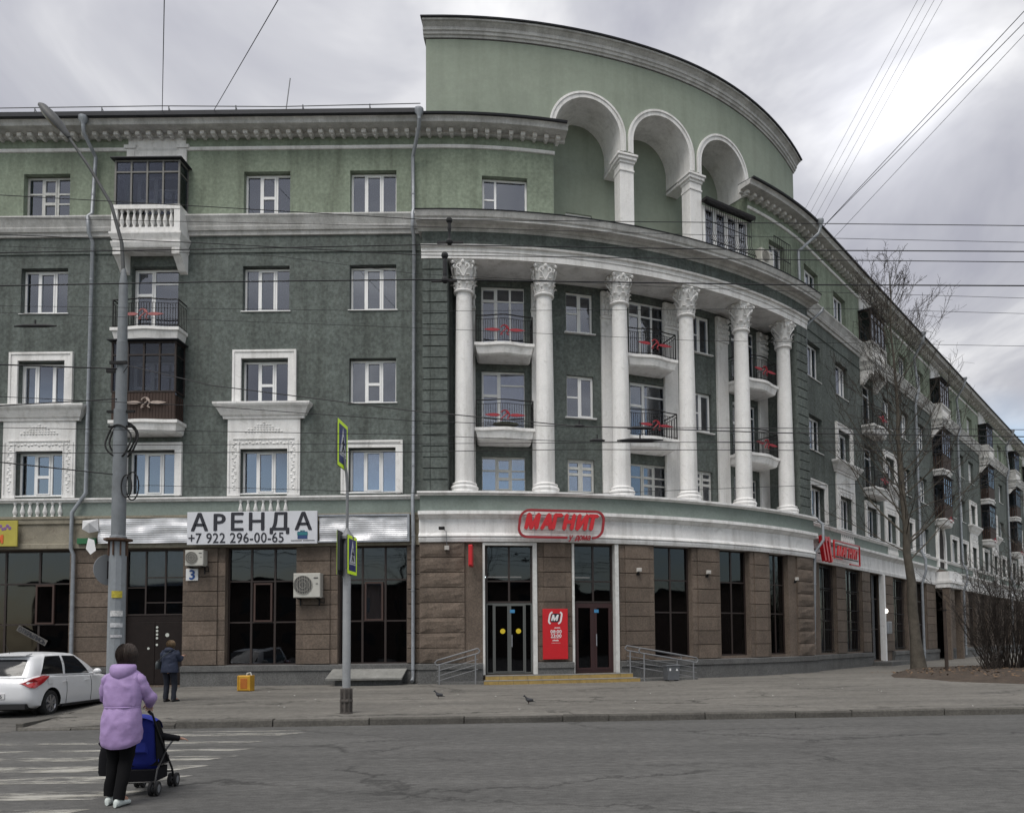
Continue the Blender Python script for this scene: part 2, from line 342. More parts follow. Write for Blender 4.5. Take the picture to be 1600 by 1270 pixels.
def gz(x, y):
    d = max(0.0, y - kerbY(x)); low = max(0.0, min(1.0, (-8.6 - x) / 1.6)) * max(0.0, 1 - d / 2.5)
    return 0.125 - 0.085 * low + min(1.0, d / 8.5) * 0.20
def leftX(y): return -11.1 - (y - 15.6) * 0.17
b = MB(); b.add([(-700, -300, -0.06), (900, -300, -0.06), (900, 1200, -0.06), (-700, 1200, -0.06)], [(0, 1, 2, 3)]); build('ground', b, LOT, kind='structure')
b = MB(); xs = [-90 + 6 * i for i in range(40)]
V = [(x, -26, 0) for x in xs] + [(x, kerbY(x) + 0.05, 0) for x in xs]; n = len(xs)
b.add(V, [(i, i + 1, i + 1 + n, i + n) for i in range(n - 1)]); build('road', b, ASPH, kind='structure')
b = MB(); ys = [15.3 + 0.9 * i for i in range(13)]; V = []; F = []
for j, y in enumerate(ys):
    for x in (-90, -40, -22, -16, leftX(y) - 0.0): V.append((x, y, 0.004 + max(0, y - 17) / 9 * 0.30))
for j in range(len(ys) - 1):
    for i in range(4): F.append((j * 5 + i, j * 5 + i + 1, j * 5 + 6 + i, j * 5 + 5 + i))
b.add(V, F); build('parking_apron', b, LOT, kind='structure')
b = MB(); NX, NY = 60, 26; V = []; F = []
for i in range(NX + 1):
    for j in range(NY + 1):
        t = j / NY; s_ = (i / NX) ** 1.6
        y_rel = (t ** 1.3) * 75
        x = leftX(min(26, 15.7 + y_rel)) + s_ * 105; y = kerbY(x) + 0.16 + y_rel
        z = gz(x, y) + 0.025 * mnoise.noise(Vector((x * 0.35, y * 0.6, 3.0))) * min(1, y_rel / 1.5)
        V.append((x, y, z))
for i in range(NX):
    k0, k1 = V[i * (NY + 1)], V[(i + 1) * (NY + 1)]; b.add([k0, k1, (k1[0], k1[1], -0.12), (k0[0], k0[1], -0.12)], [(0, 1, 2, 3)])
for i in range(NX):
    for j in range(NY):
        a = i * (NY + 1) + j; F.append((a, a + NY + 1, a + NY + 2, a + 1))
b.add(V, F); build('pavement', b, PAVE, kind='structure', smooth=60)
kb = link('kerb', None, kind='structure'); x = -11.0; k = 0
while x < 46:
    L_ = random.choice((1.9, 2.05, 2.0, 1.2, 2.0, 0.95)) if x > -9 else 1.0
    h = 0.05 if x < -9.9 else (0.10 if x < -8.8 else 0.145)
    bm_ = MB(); dz = random.uniform(-0.018, 0.012); tw = random.uniform(-0.015, 0.015); c = 0.02
    bm_.sweep  # noqa
    prof = [(0, -0.12), (0, h - c - 0.01), (c, h), (0.17, h), (0.17, -0.12)]
    V = []
    for xx, e in ((x + 0.008, 0), (x + L_ - 0.012, tw)):
        for d, z in prof: V.append((xx, kerbY(xx) + d + e, z + (dz if z > 0 else 0)))
    bm_.add(V, [(0, 1, 2, 3, 4), (9, 8, 7, 6, 5), (0, 5, 6, 1), (1, 6, 7, 2), (2, 7, 8, 3), (3, 8, 9, 4), (4, 9, 5, 0)])
    build('kerb_stone', bm_, KERB, kb); x += L_
y = 15.75
while y < 25:
    bm_ = MB(); M_ = Matrix.Translation((leftX(y), y, 0.05)) @ Matrix.Rotation(math.atan(0.17), 4, 'Z')
    bm_.bbox(-0.06, 0.09, 0.01, 1.9, -0.15, 0.07 + (y - 15) * 0.02, 0.015, M_); build('kerb_stone', bm_, KERB, kb); y += 1.92
# worn zebra stripes: paint sheets 4 mm above the asphalt, worn through where the noise is high
def paint_mat():
    M = bpy.data.materials.new('worn_road_paint'); M.use_nodes = True; t = M.node_tree; N = t.nodes; L = t.links; bs = N['Principled BSDF']; bs.inputs['Roughness'].default_value = 0.85
    co = N.new('ShaderNodeTexCoord'); mp = N.new('ShaderNodeMapping'); mp.inputs['Scale'].default_value = (0.7, 2.6, 1); L.new(co.outputs['Object'], mp.inputs[0])
    n = N.new('ShaderNodeTexNoise'); n.inputs['Scale'].default_value = 1.6; n.inputs['Detail'].default_value = 9; n.inputs['Roughness'].default_value = 0.72; L.new(mp.outputs[0], n.inputs['Vector'])
    r = N.new('ShaderNodeMapRange'); r.inputs[1].default_value = 0.41; r.inputs[2].default_value = 0.57; r.inputs[3].default_value = 0.92; r.inputs[4].default_value = 0.0; L.new(n.outputs[0], r.inputs[0])
    n2_ = N.new('ShaderNodeTexNoise'); n2_.inputs['Scale'].default_value = 5; n2_.inputs['Detail'].default_value = 6; L.new(co.outputs['Object'], n2_.inputs['Vector'])
    mxc = N.new('ShaderNodeMix'); mxc.data_type = 'RGBA'; mxc.inputs[6].default_value = (0.46, 0.455, 0.43, 1); mxc.inputs[7].default_value = (0.30, 0.285, 0.235, 1); L.new(n2_.outputs[0], mxc.inputs[0]); L.new(mxc.outputs[2], bs.inputs['Base Color'])
    tr = N.new('ShaderNodeBsdfTransparent'); ms = N.new('ShaderNodeMixShader'); L.new(r.outputs[0], ms.inputs[0]); L.new(tr.outputs[0], ms.inputs[1]); L.new(bs.outputs[0], ms.inputs[2]); L.new(ms.outputs[0], N['Material Output'].inputs[0])
    return M
PAINT = paint_mat()
for (yc, w, xe, sk) in ((14.55, 0.36, -5.05, 0.35), (15.1, 0.10, -4.9, 0.1), (12.42, 0.24, -5.1, 0.3), (11.55, 0.34, -5.0, 0.3), (10.6, 0.40, -5.0, 0.35), (9.75, 0.40, -4.85, 0.35), (8.75, 0.42, -4.85, 0.35), (7.75, 0.4, -4.9, 0.3), (13.4, 0.2, -5.3, 0.3)):
    w *= 1.25
    bm_ = MB(); bm_.add([(-16 if yc < 14 else -8.2, yc - w / 2, 0.0045), (xe - sk, yc - w / 2, 0.0045), (xe, yc + w / 2, 0.0045), (-16 if yc < 14 else -8.0, yc + w / 2, 0.0045)], [(0, 1, 2, 3)])
    build('crosswalk_stripe', bm_, PAINT, kind='structure')
# ------------------------------------------------------------------ the building
BLD = thing('apartment_building', path(8, 0, 0.3), 'green five-storey corner building with curved white colonnade, arched parapet and shops', 'building')
def part(name, mb, mats, smooth=None, parent=None, **k): return build(name, mb, mats, parent or BLD, None, smooth, **k)
UR = LA + 62.0; UL = -20.0
PE0, PE1 = -0.37, 15.95                                # portico ends along the path
def wall(name, u0, u1, z0, z1, o, ops, depth, m_, parent=None):
    b = MB()
    us = set(usteps(u0, u1, 0.7)); zs = {z0, z1}
    for a, c, d, e in ops:
        us |= {max(u0, a), min(u1, c)}; zs |= {max(z0, d), min(z1, e)}
    us = sorted(us); zs = sorted(zs); r = [us[0]]
    for q in us[1:]:
        if q - r[-1] > 1e-4: r.append(q)
    us = r
    nu, nz = len(us), len(zs)
    V = [path(u, o, z) for u in us for z in zs]; F = []
    for i in range(nu - 1):
        for j in range(nz - 1):
            uc = (us[i] + us[i + 1]) / 2; zc_ = (zs[j] + zs[j + 1]) / 2
            if any(a < uc < c and d < zc_ < e for a, c, d, e in ops): continue
            F.append((i * nz + j, (i + 1) * nz + j, (i + 1) * nz + j + 1, i * nz + j + 1))
    b.add(V, F)
    for a, c, d, e in ops:
        seg = [u for u in us if a - 1e-4 <= u <= c + 1e-4]
        for ua, ub in zip(seg[:-1], seg[1:]):
            for z in (d, e): b.add([path(ua, o, z), path(ub, o, z), path(ub, o - depth, z), path(ua, o - depth, z)], [(0, 1, 2, 3)])
        for u in (a, c): b.add([path(u, o, d), path(u, o, e), path(u, o - depth, e), path(u, o - depth, d)], [(0, 1, 2, 3)])
    return part(name, b, m_, parent=parent)
def frame_mesh(w, h, cols, ft, dep, fm):
    def mk():
        b = MB(); b.box(-w / 2, w / 2, 0, dep, 0, ft).box(-w / 2, w / 2, 0, dep, h - ft, h).box(-w / 2, -w / 2 + ft, 0.001, dep - 0.001, ft, h - ft).box(w / 2 - ft, w / 2, 0.001, dep - 0.001, ft, h - ft)
        x = -w / 2
        for i, (fr_, sp, sash) in enumerate(cols):
            x1 = x + fr_ * w
            xa = x + (ft if i == 0 else ft * 0.55); xb = x1 - (ft if i == len(cols) - 1 else ft * 0.55)
            if i < len(cols) - 1: b.box(x1 - ft * 0.55, x1 + ft * 0.55, 0.002, dep - 0.002, ft, h - ft)
            for s_ in sp: b.box(xa, xb, 0.004, dep - 0.004, ft + s_ * (h - 2 * ft) - ft * 0.4, ft + s_ * (h - 2 * ft) + ft * 0.4)
            if sash:
                q = ft * 0.7; zz = [ft] + [ft + s_ * (h - 2 * ft) for s_ in sp] + [h - ft]
                for za, zb in zip(zz[:-1], zz[1:]):
                    b.box(xa, xa + q, -0.018, dep - 0.01, za, zb).box(xb - q, xb, -0.018, dep - 0.01, za, zb).box(xa + q, xb - q, -0.016, dep - 0.01, za, za + q).box(xa + q, xb - q, -0.016, dep - 0.01, zb - q, zb)
            x = x1
        return b.mesh('frame', fm)
    return cached(('fr', round(w, 2), round(h, 2), str(cols), ft, fm.name), mk)
def pane_mesh(w, h, gm): return cached(('pa', round(w, 2), round(h, 2), gm.name), lambda: MB().box(-w / 2, w / 2, 0, 0.012, 0, h).mesh('pane', gm))
def curtain_mesh(w, h, kind):
    def mk():
        b = MB(); rnd = random.Random(kind * 31 + int(w * 100)); spans = {1: [(0, 1)], 2: [(0, 0.33), (0.68, 1)], 3: [(0, 0.45)], 4: [(0.1, 1)], 5: [(0, 1)]}[kind]
        for a, c in spans:
            n = max(6, int((c - a) * 26)); top = h if kind != 5 else h; bot = 0 if kind != 5 else h * 0.45; ph = rnd.uniform(0, 6); V = []
            for i in range(n + 1):
                t = i / n; x = -w / 2 + (a + (c - a) * t) * w; y = 0.022 * math.sin(t * (c - a) * 30 + ph)
                V += [(x, y, bot), (x, y * 0.6, top)]
            b.add(V, [(2 * i, 2 * i + 2, 2 * i + 3, 2 * i + 1) for i in range(n)])
        return b.mesh('curtain', cm, 80)
    cm = RNG.choice([CURT, CURT] + CURTS)
    return cached(('cu', round(w, 2), round(h, 2), kind, cm.name), mk)
T3 = [(0.31, [], 0), (0.36, [], 1), (0.33, [], 0)]; T3b = [(0.33, [], 1), (0.34, [], 0), (0.33, [], 1)]
T3s = [(0.33, [], 0), (0.34, [0.45], 1), (0.33, [], 0)]; T2 = [(0.48, [0.5], 0), (0.52, [], 1)]; OLD3 = [(0.34, [0.62], 0), (0.32, [0.36, 0.62], 1), (0.34, [0.36, 0.62], 0)]
OLD2 = [(0.5, [0.58, 0.78], 1), (0.5, [0.58, 0.78], 1)]; NW = [(0.29, [0.42], 0), (0.71, [], 0)]; DOOR = [(0.36, [0.80], 1), (0.30, [0.80], 0), (0.34, [0.80], 0)]; DOORB = [(0.42, [0.62], 1), (0.58, [0.80], 0)]
RNG = random.Random(11)
def window(uc, z0, w, h, o, cols, fm=None, gm=None, cur=None, name='window', ft=0.066, sill=True, parent=None, pane_off=0.03):
    fm = fm or PVC; gm = gm or GLASS
    Wm = PW(uc, o, z0); f = link(name, frame_mesh(w, h, cols, ft, 0.07, fm), parent or BLD, Wm)
    x = -w / 2
    for i, (fr_, sp, sash) in enumerate(cols):
        zz = [ft] + [ft + s_ * (h - 2 * ft) for s_ in sp] + [h - ft]
        for za, zb in zip(zz[:-1], zz[1:]):
            link('pane', pane_mesh(fr_ * w - 0.02, zb - za, gm), f, Wm @ Matrix.Translation((x + fr_ * w / 2, pane_off, za)))
        x += fr_ * w
    if sill: link('sill', cached(('si', round(w, 2)), lambda: MB().bbox(-w / 2 - 0.05, w / 2 + 0.05, -0.24, 0.05, -0.035, 0.0, 0.008).mesh('sill', PVC)), f, Wm)
    if cur is None: cur = RNG.choice((0, 1, 1, 2, 4, 3, 4, 5))
    if cur: link('curtain', curtain_mesh(w - 0.08, h - 0.06, cur), f, Wm @ Matrix.Translation((0, 0.13, 0.03)))
    return f
F2, F3, F4, F5 = (6.70, 1.50), (9.74, 1.52), (12.92, 1.56), (16.28, 1.50)
# columns of windows: (centre u, kind): P plain, F framed on the 2nd floor, X rich pediment bay, D balcony bay
LEFT = [(-17.0, 'P'), (-13.15, 'X'), (-9.4, 'D'), (-5.64, 'X'), (-2.02, 'F')]
RIGHT = [(LA + 0.42, 'F'), (LA + 3.85, 'X'), (LA + 7.55, 'D'), (LA + 10.75, 'X'), (LA + 13.9, 'F'), (LA + 17.4, 'P'), (LA + 20.75, 'A'), (LA + 24.5, 'F'), (LA + 27.3, 'F'), (LA + 30.4, 'X'), (LA + 34.4, 'D'), (LA + 38.0, 'X'), (LA + 41.3, 'F'), (LA + 45.9, 'D'), (LA + 49.5, 'X'), (LA + 53.5, 'D'), (LA + 57.5, 'X')]
WW = 1.58
def upper_ops(colm, lo, hi):
    r = []
    for uc, k in colm:
        for fz, fh in (F2, F3, F4, F5):
            if k in 'DA' and fz > 9: r.append((uc - WW / 2, uc + WW / 2, fz - 0.75, fz + fh + 0.02))
            elif k == 'A' and fz < 9: continue
            else: r.append((uc - WW / 2, uc + WW / 2, fz, fz + fh))
    return [q for q in r if q[2] < hi and q[3] > lo]
ZB = 15.55
for nm, cols_, a, c in (('left', LEFT, UL, PE0 + 0.14), ('right', RIGHT, PE1 - 0.2, UR)):
    wall('wall', a, c, 6.0, ZB + 0.1, 0, upper_ops(cols_, 6, ZB), 0.32, G_DARK)
    ops5 = [q for q in upper_ops(cols_, 16, 19)]
    if nm == 'left': wall('wall', a, 4.15, ZB + 0.1, 19.1, 0, [((-9.4 - WW / 2), (-9.4 + WW / 2), ZB + 0.1, 17.8)] + [q for q in ops5 if abs(q[0] + WW / 2 + 9.4) > 0.1] + [(1.68, 3.23, 16.3, 17.6)], 0.32, G_LITE)
    else: wall('wall', 12.62, c, ZB + 0.1, 19.1, 0, [(max(q[0], 0), q[1], max(q[2], ZB + 0.1), q[3]) for q in ops5] + [(13.85, 15.0, 16.35, 17.75)], 0.32, G_LITE)
# dark rooms behind the windows
b = MB()
for a, c, o in ((UL, PE0 + 0.3, -1.3), (PE0 + 0.3, PE1 - 0.3, -2.4), (PE1 - 0.3, UR, -1.3)):
    us = usteps(a, c, 0.8)
    for u_a, u_b in zip(us[:-1], us[1:]):
        b.add([path(u_a, o, 0.3), path(u_b, o, 0.3), path(u_b, o, 19), path(u_a, o, 19)], [(0, 1, 2, 3)])
        for z in (5.4, 8.9, 11.95, 15.4): b.add([path(u_a, o, z), path(u_b, o, z), path(u_b, -0.34 if o > -2 else -1.3, z), path(u_a, -0.34 if o > -2 else -1.3, z)], [(0, 1, 2, 3)])
part('interior_wall', b, INTER)
def put_windows(cols_, far):
    for uc, k in cols_:
        for fi, (fz, fh) in enumerate((F2, F3, F4, F5)):
            if k == 'A' and fi == 0: continue
            if k in 'DA' and fi > 0:
                window(uc, fz - 0.73, WW, fh + 0.73, -0.22, DOORB if fi != 2 else DOORB, name='balcony_door', sill=False); continue
            sp = RNG.choice((T3, T3, T3b, T3s)) if uc < 0 else RNG.choice((T3, T3b, OLD3, T2))
            fm = PVC
            if abs(uc + 13.15) < 0.1 and fi == 3: sp, fm = OLD3, OLDW
            window(uc, fz, WW, fh - 0.03, -0.2, sp, fm, cur=0 if fi == 0 and uc < 0 else None)
put_windows(LEFT, False); put_windows(RIGHT, True)
window(2.455, 16.31, 1.53, 1.27, -0.2, NW, cur=0)
window(14.42, 16.36, 1.13, 1.37, -0.2, T2, cur=0)
# ---- mouldings swept along the wings
def both(name, prof, m_, l1=PE0 + 0.12, r0_=PE1 - 0.18, smooth=None):
    for a, c in ((UL, l1), (r0_, UR)): part(name, MB().sweep(a, c, prof), m_, smooth)
both('ledge', [(0, 6.44), (0.07, 6.46), (0.09, 6.52), (0.14, 6.53), (0.14, 6.585), (0, 6.60)], WHITE)
both('belt_course', [(0, 15.52), (0.06, 15.53), (0.08, 15.66), (0.13, 15.67), (0.17, 15.78), (0.17, 15.82), (0.2, 15.90), (0.25, 16.02), (0.30, 16.10), (0.30, 16.15), (0, 16.20)], GREYW)
both('string_course', [(0, 14.93), (0.035, 14.94), (0.035, 14.985), (0, 15.0)], G_DARK)
CORN = [(0, 18.97), (0.10, 18.98), (0.12, 19.08), (0.50, 19.09), (0.58, 19.10), (0.60, 19.19), (0.66, 19.27), (0, 19.29)]
EAVE = [(-0.2, 19.295), (0.76, 19.275), (0.79, 19.28), (0.80, 19.42), (-2.5, 20.0)]
for a, c in ((UL, 4.2), (12.5, UR)):
    part('cornice', MB().sweep(a, c + (0.35 if a < 0 else 0), CORN) if a < 0 else MB().sweep(a - 0.5, c, CORN), GREYW)
    part('string_course', MB().sweep(a, c, [(0, 18.53), (0.04, 18.54), (0.06, 18.60), (0.06, 18.64), (0, 18.65)]), WHITE)
part('roof', MB().sweep(UL, -0.25, EAVE), ROOFM); part('roof', MB().sweep(-0.25, 4.5, [(-0.05, 19.295), (0.74, 19.275), (0.76, 19.33), (-0.05, 19.36)]), ROOFM)
part('roof', MB().sweep(12.05, 16.6, [(-0.05, 19.295), (0.74, 19.275), (0.76, 19.33), (-0.05, 19.36)]), ROOFM); part('roof', MB().sweep(16.6, UR, [(-0.2, 19.295), (0.72, 19.275), (0.74, 19.28), (0.74, 19.34), (-2.5, 19.9)]), ROOFM)
bk = MB(); bk.bbox(-0.075, 0.075, -0.30, 0.05, 0.03, 0.16, 0.012).bbox(-0.045, 0.045, -0.20, 0.05, -0.02, 0.03, 0.01); bkm = bk.mesh('bracket', WHITE)
u = UL + 0.2
while u < UR:
    if not (4.35 < u < 12.2):
        link('bracket', bkm, BLD, PW(u, 0.0, 18.92))
    u += 0.365 if u < 0 else (0.40 if u < LA + 30 else 0.8)
# roof rail
rr = MB(); u = UL
while u < -0.3:
    rr.tube([path(u, 0.55, 19.35), path(u, 0.55, 19.74)], 0.02, 4); rr.tube([path(u, 0.1, 19.45), path(u, 0.55, 19.70)], 0.014, 4); u += 2.25
rr.tube([path(UL, 0.55, 19.72), path(-9, 0.55, 19.75), path(-5, 0.55, 19.68), path(-0.3, 0.55, 19.74)], 0.018, 4); rr.tube([path(UL, 0.55, 19.56), path(-0.3, 0.55, 19.55)], 0.010, 4)
part('roof_railing', rr, STEEL)
# ---- portico: podium, quoin piers, columns, entablature
part('podium_cornice', MB().sweep(PE0, PE1, [(-0.3, 4.94), (0.50, 4.95), (0.53, 5.05), (0.50, 5.10), (0.56, 5.13), (0.53, 5.20), (0.47, 5.24), (0.45, 5.70), (0.52, 5.74), (0.58, 5.80), (0.66, 5.84), (0.66, 5.95), (-0.3, 5.98)]), WHITE)
part('podium_band', MB().sweep(PE0 + 0.04, PE1 - 0.04, [(-1.4, 5.97), (0.50, 5.97), (0.50, 6.48), (-1.4, 6.48)]), G_BAND)
part('podium_ledge', MB().sweep(PE0 - 0.03, PE1 + 0.03, [(-1.5, 6.47), (0.56, 6.475), (0.60, 6.52), (0.66, 6.53), (0.66, 6.60), (-1.5, 6.63)]), WHITE)
part('architrave', MB().sweep(PE0 + 0.08, PE1 - 0.08, [(-1.05, 14.45), (0.47, 14.45), (0.47, 14.66), (0.50, 14.67), (0.50, 14.80), (0.58, 14.82), (0.60, 14.88), (-1.05, 14.885)]), WHITE)
part('frieze', MB().sweep(PE0 + 0.10, PE1 - 0.10, [(-1.0, 14.88), (0.49, 14.88), (0.49, 15.36), (-1.0, 15.36)]), G_DARK)
part('portico_cornice', MB().sweep(PE0 - 0.02, PE1 + 0.1, [(-1.7, 15.35), (0.50, 15.355), (0.56, 15.42), (0.62, 15.44), (0.70, 15.50), (0.92, 15.52), (0.92, 15.60), (0.97, 15.63), (1.02, 15.76), (1.04, 15.80), (-1.7, 15.86)]), GREYW)
part('cornice_flashing', MB().sweep(PE0 - 0.03, PE1 + 0.11, [(0.4, 15.845), (1.06, 15.805), (1.07, 15.83), (0.4, 15.87)]), ROOFM)
part('roof_flashing', MB().sweep(PE0 + 0.05, PE1 - 0.05, [(-1.2, 14.452), (-1.06, 14.452), (-1.06, 14.6), (-1.2, 14.6)]), GREYW)
for a, c in ((-0.26, 0.56), (14.98, PE1 - 0.1)):
    part('pier', MB().pbox(a, c, -1.0, 0.42, 6.6, 14.46), G_DARK)
    nrow = 21; hz = (14.44 - 6.64) / nrow
    for i in range(nrow):
        cuts = (a, a + 0.26, c) if a < 0 else (a, c)
        for ua, ub in zip(cuts[:-1], cuts[1:]):
            part('stone_block', MB().sweep(ua + 0.008, ub - 0.008, [(0.40, 6.64 + i * hz + 0.012), (0.455 + 0.006 * (i % 3), 6.64 + i * hz + 0.02), (0.455 + 0.006 * (i % 3), 6.64 + (i + 1) * hz - 0.02), (0.40, 6.64 + (i + 1) * hz - 0.012)]), G_DARK)
LW = -1.0                                              # loggia wall
BAY = [math.radians(3.2 + 8.16 * (i + 0.5)) * RR for i in range(5)]
CU = [math.radians(3.2 + 8.16 * i) * RR for i in range(6)]
lops = []
BC = [2.40, 5.32, 8.15, 10.75, 13.35]
for i in range(5):
    w = 1.6 if i % 2 == 0 else 1.06
    lops += [(BC[i] - w / 2, BC[i] + w / 2, 6.9, 8.13), (BC[i] - w / 2, BC[i] + w / 2, 8.95 if i % 2 == 0 else 9.62, 11.16), (BC[i] - w / 2, BC[i] + w / 2, 11.9 if i % 2 == 0 else 12.7, 14.2)]
wall('loggia_wall', 0.5, 15.0, 6.6, 14.46, LW, lops, 0.25, G_DARK)
for i in range(5):
    for j, (a, c, d, e) in enumerate(lops[i * 3:i * 3 + 3]):
        if i % 2 == 0: window((a + c) / 2, d, c - a, e - d, LW - 0.12, OLD3 if j == 0 else (DOOR if j == 2 else DOORB), PVC if j else OLDW, cur=0 if j == 0 else 5, name='window' if j == 0 else 'balcony_door', sill=j == 0)
        else: window((a + c) / 2, d, c - a, e - d, LW - 0.12, OLD2 if j == 0 else T2, PVC if j else OLDW, cur=(0, 3, 5)[j])
def column(i):
    root = link('column', None, BLD, PW(CU[i], 0.05, 6.62))
    Wm = PW(CU[i], 0.05, 6.62)
    def mk_shaft():
        pr = [(0.318, 0.36)] + [(0.318 - 0.055 * (t / 10) ** 1.6, 0.36 + 6.42 * t / 10) for t in range(1, 11)]
        return MB().lathe(pr, 28).mesh('shaft', WHITE, 50)
    def mk_base():
        pr = [(0.44, 0), (0.44, 0.09), (0.43, 0.10), (0.46, 0.13), (0.465, 0.18), (0.44, 0.215), (0.40, 0.22), (0.385, 0.25), (0.40, 0.265), (0.415, 0.29), (0.405, 0.32), (0.345, 0.335), (0.318, 0.37)]
        return MB().lathe(pr, 28).mesh('base', WHITE, 50)
    def mk_cap():
        b = MB(); z = 6.78
        b.lathe([(0.28, z - 0.02), (0.335, z), (0.35, z + 0.035), (0.335, z + 0.07), (0.28, z + 0.08)], 24)
        b.lathe([(0.275, z + 0.05), (0.275, z + 0.35), (0.30, z + 0.55), (0.36, z + 0.72), (0.40, z + 0.86), (0.37, z + 0.88), (0.37, z + 1.06)], 20)
        for row, (zz, rr_, hh) in enumerate(((z + 0.08, 0.285, 0.26), (z + 0.26, 0.295, 0.30))):
            for k in range(8):
                a = 2 * pi * (k + 0.5 * row) / 8; ca, sa = math.cos(a), math.sin(a); tx, ty = -sa, ca; V = []
                for t, wd, dr in ((0, 0.07, 0), (0.35, 0.10, 0.02), (0.7, 0.095, 0.05), (0.95, 0.07, 0.11), (0.85, 0.05, 0.15)):
                    for q, lift in ((-1, 0), (0, 0.03), (1, 0)): V.append(((rr_ + dr + lift) * ca + tx * wd * q, (rr_ + dr + lift) * sa + ty * wd * q, zz + hh * t))
                b.add(V, [(3 * r_ + q, 3 * r_ + q + 1, 3 * r_ + q + 4, 3 * r_ + q + 3) for r_ in range(4) for q in range(2)])
                for q in range(5): b.ball((( rr_ + 0.03) * ca + tx * 0.05 * (q - 2) * 0.9, (rr_ + 0.03) * sa + ty * 0.05 * (q - 2) * 0.9, zz + hh * (0.15 + 0.2 * (q % 3))), 0.022, 5, 4)
        for k in range(4):                              # corner volutes
            a = pi / 4 + pi / 2 * k; ca, sa = math.cos(a), math.sin(a); pts = []; rad = []
            for j in range(15):
                th = j / 14 * 2.4 * pi; rs = 0.15 * (1 - j / 16); pts.append(((0.40 + rs * math.cos(th + 0.5)) * ca, (0.40 + rs * math.cos(th + 0.5)) * sa, z + 0.86 + rs * math.sin(th + 0.5))); rad.append(0.05 - 0.002 * j)
            b.tube(pts, rad, 6); a2 = pi / 2 * k; b.ball((0.40 * math.cos(a2), 0.40 * math.sin(a2), z + 0.95), (0.07, 0.07, 0.08), 7, 5)
            for q in (-1, 1):
                pts = [((0.31) * math.cos(a2) - math.sin(a2) * 0.02 * q, 0.31 * math.sin(a2) + math.cos(a2) * 0.02 * q, z + 0.5)]
                for j in range(10):
                    th = -pi / 2 + j / 9 * 1.8 * pi; rs = 0.10 * (1 - j / 13); off = q * (0.13 + rs * math.cos(th)); pts.append((0.385 * math.cos(a2) - math.sin(a2) * off, 0.385 * math.sin(a2) + math.cos(a2) * off, z + 0.82 + rs * math.sin(th)))
                b.tube(pts, 0.026, 5)
        b.box(-0.36, 0.36, -0.36, 0.36, z + 1.0, z + 1.06)
        return b.mesh('capital', WHITE, 40)
    link('base', cached('cbase', mk_base), root, Wm); link('shaft', cached('cshaft', mk_shaft), root, Wm); link('capital', cached('ccap', mk_cap), root, Wm)
for i in range(6):
    column(i)
    pil = link('pilaster', None, BLD, PW(CU[i], LW, 6.62))
    link('shaft', cached('pshaft', lambda: MB().bbox(-0.30, 0.30, -0.11, 0.02, 0, 6.7, 0.01).mesh('shaft', WHITE)), pil, PW(CU[i], LW, 6.62))
    def mk_pc():
        b = MB(); b.box(-0.32, 0.32, -0.15, 0.02, 6.70, 6.80); b.bbox(-0.30, 0.30, -0.14, 0.02, 6.80, 7.7, 0.02)
        for r_ in range(3):
            for q in range(5): b.ball((-0.25 + q * 0.125 + 0.04 * (r_ % 2), -0.16, 6.9 + r_ * 0.22), (0.06, 0.05, 0.10), 6, 5)
        for q in (-1, 1): b.ball((q * 0.24, -0.18, 7.58), (0.10, 0.06, 0.10), 8, 6)
        return b.mesh('capital', WHITE, 40)
    link('capital', cached('pcap', mk_pc), pil, PW(CU[i], LW, 6.62))
# ---- balconies
def emblem(parent, uc, o, zc_, m_, sc=1.0):
    b = MB(); n = 16
    for s_ in (-1, 1):                                  # long leaf-shaped wings
        poly = [(s_ * x, z) for x, z in ((0.14, 0.0), (0.25, 0.05), (0.42, 0.055), (0.58, 0.03), (0.70, 0.0), (0.58, -0.03), (0.42, -0.05), (0.25, -0.045))]
        b.prism([(x * sc, z * sc) for x, z in poly], -0.02, 0.0)
    arc = [(0.14 * math.cos(t), 0.15 * math.sin(t)) for t in [-0.9 + 3.6 * k / n for k in range(n + 1)]]
    for (x0, z0), (x1, z1) in zip(arc[:-1], arc[1:]): b.tube([(x0 * sc, -0.01, (z0 + 0.02) * sc), (x1 * sc, -0.01, (z1 + 0.02) * sc)], 0.022 * sc, 5)
    b.tube([(-0.13 * sc, -0.01, -0.13 * sc), (0.09 * sc, -0.01, 0.08 * sc)], 0.02 * sc, 5); b.tube([(0.03 * sc, -0.01, 0.13 * sc), (0.14 * sc, -0.01, 0.03 * sc)], 0.03 * sc, 5)
    b.tube([(0.06 * sc, -0.01, -0.12 * sc), (0.15 * sc, -0.01, -0.17 * sc)], 0.02 * sc, 5); b.tube([(-0.06 * sc, -0.01, -0.14 * sc), (-0.15 * sc, -0.01, -0.17 * sc)], 0.02 * sc, 5)
    link('emblem', b.mesh('emblem', m_), parent, PW(uc, o, zc_))
def bow(t, p0, p1, d): return p0 + (p1 - p0) * 1.0 + d * math.cos(t * pi / 2) ** 0.8     # bowed front, t in -1..1
def slab_mesh(hw, oin, oout, bowd, th):
    b = MB(); n = 12; prof = ((0.0, th), (0.0, th - 0.10), (-0.05, th - 0.13), (-0.10, 0.05), (-0.16, 0.0))
    rings = []
    for dd, z in prof:
        ring = [(-(hw + dd), -oin, z)]
        for k in range(n + 1):
            t = -1 + 2 * k / n; tt = min(1, abs(t) / 0.82); ring.append((t * (hw + dd), -(oout + dd + bowd * (0.5 + 0.5 * math.cos(tt * pi))), z))
        ring.append((hw + dd, -oin, z)); rings.append(ring)
    return b.loft(rings[::-1], True)
def rail_pts(hw, oout, bowd, n=24): return [(t * hw, -(oout + bowd * (0.5 + 0.5 * math.cos(min(1, abs(t) / 0.82) * pi)))) for t in [-1 + 2 * k / n for k in range(n + 1)]]
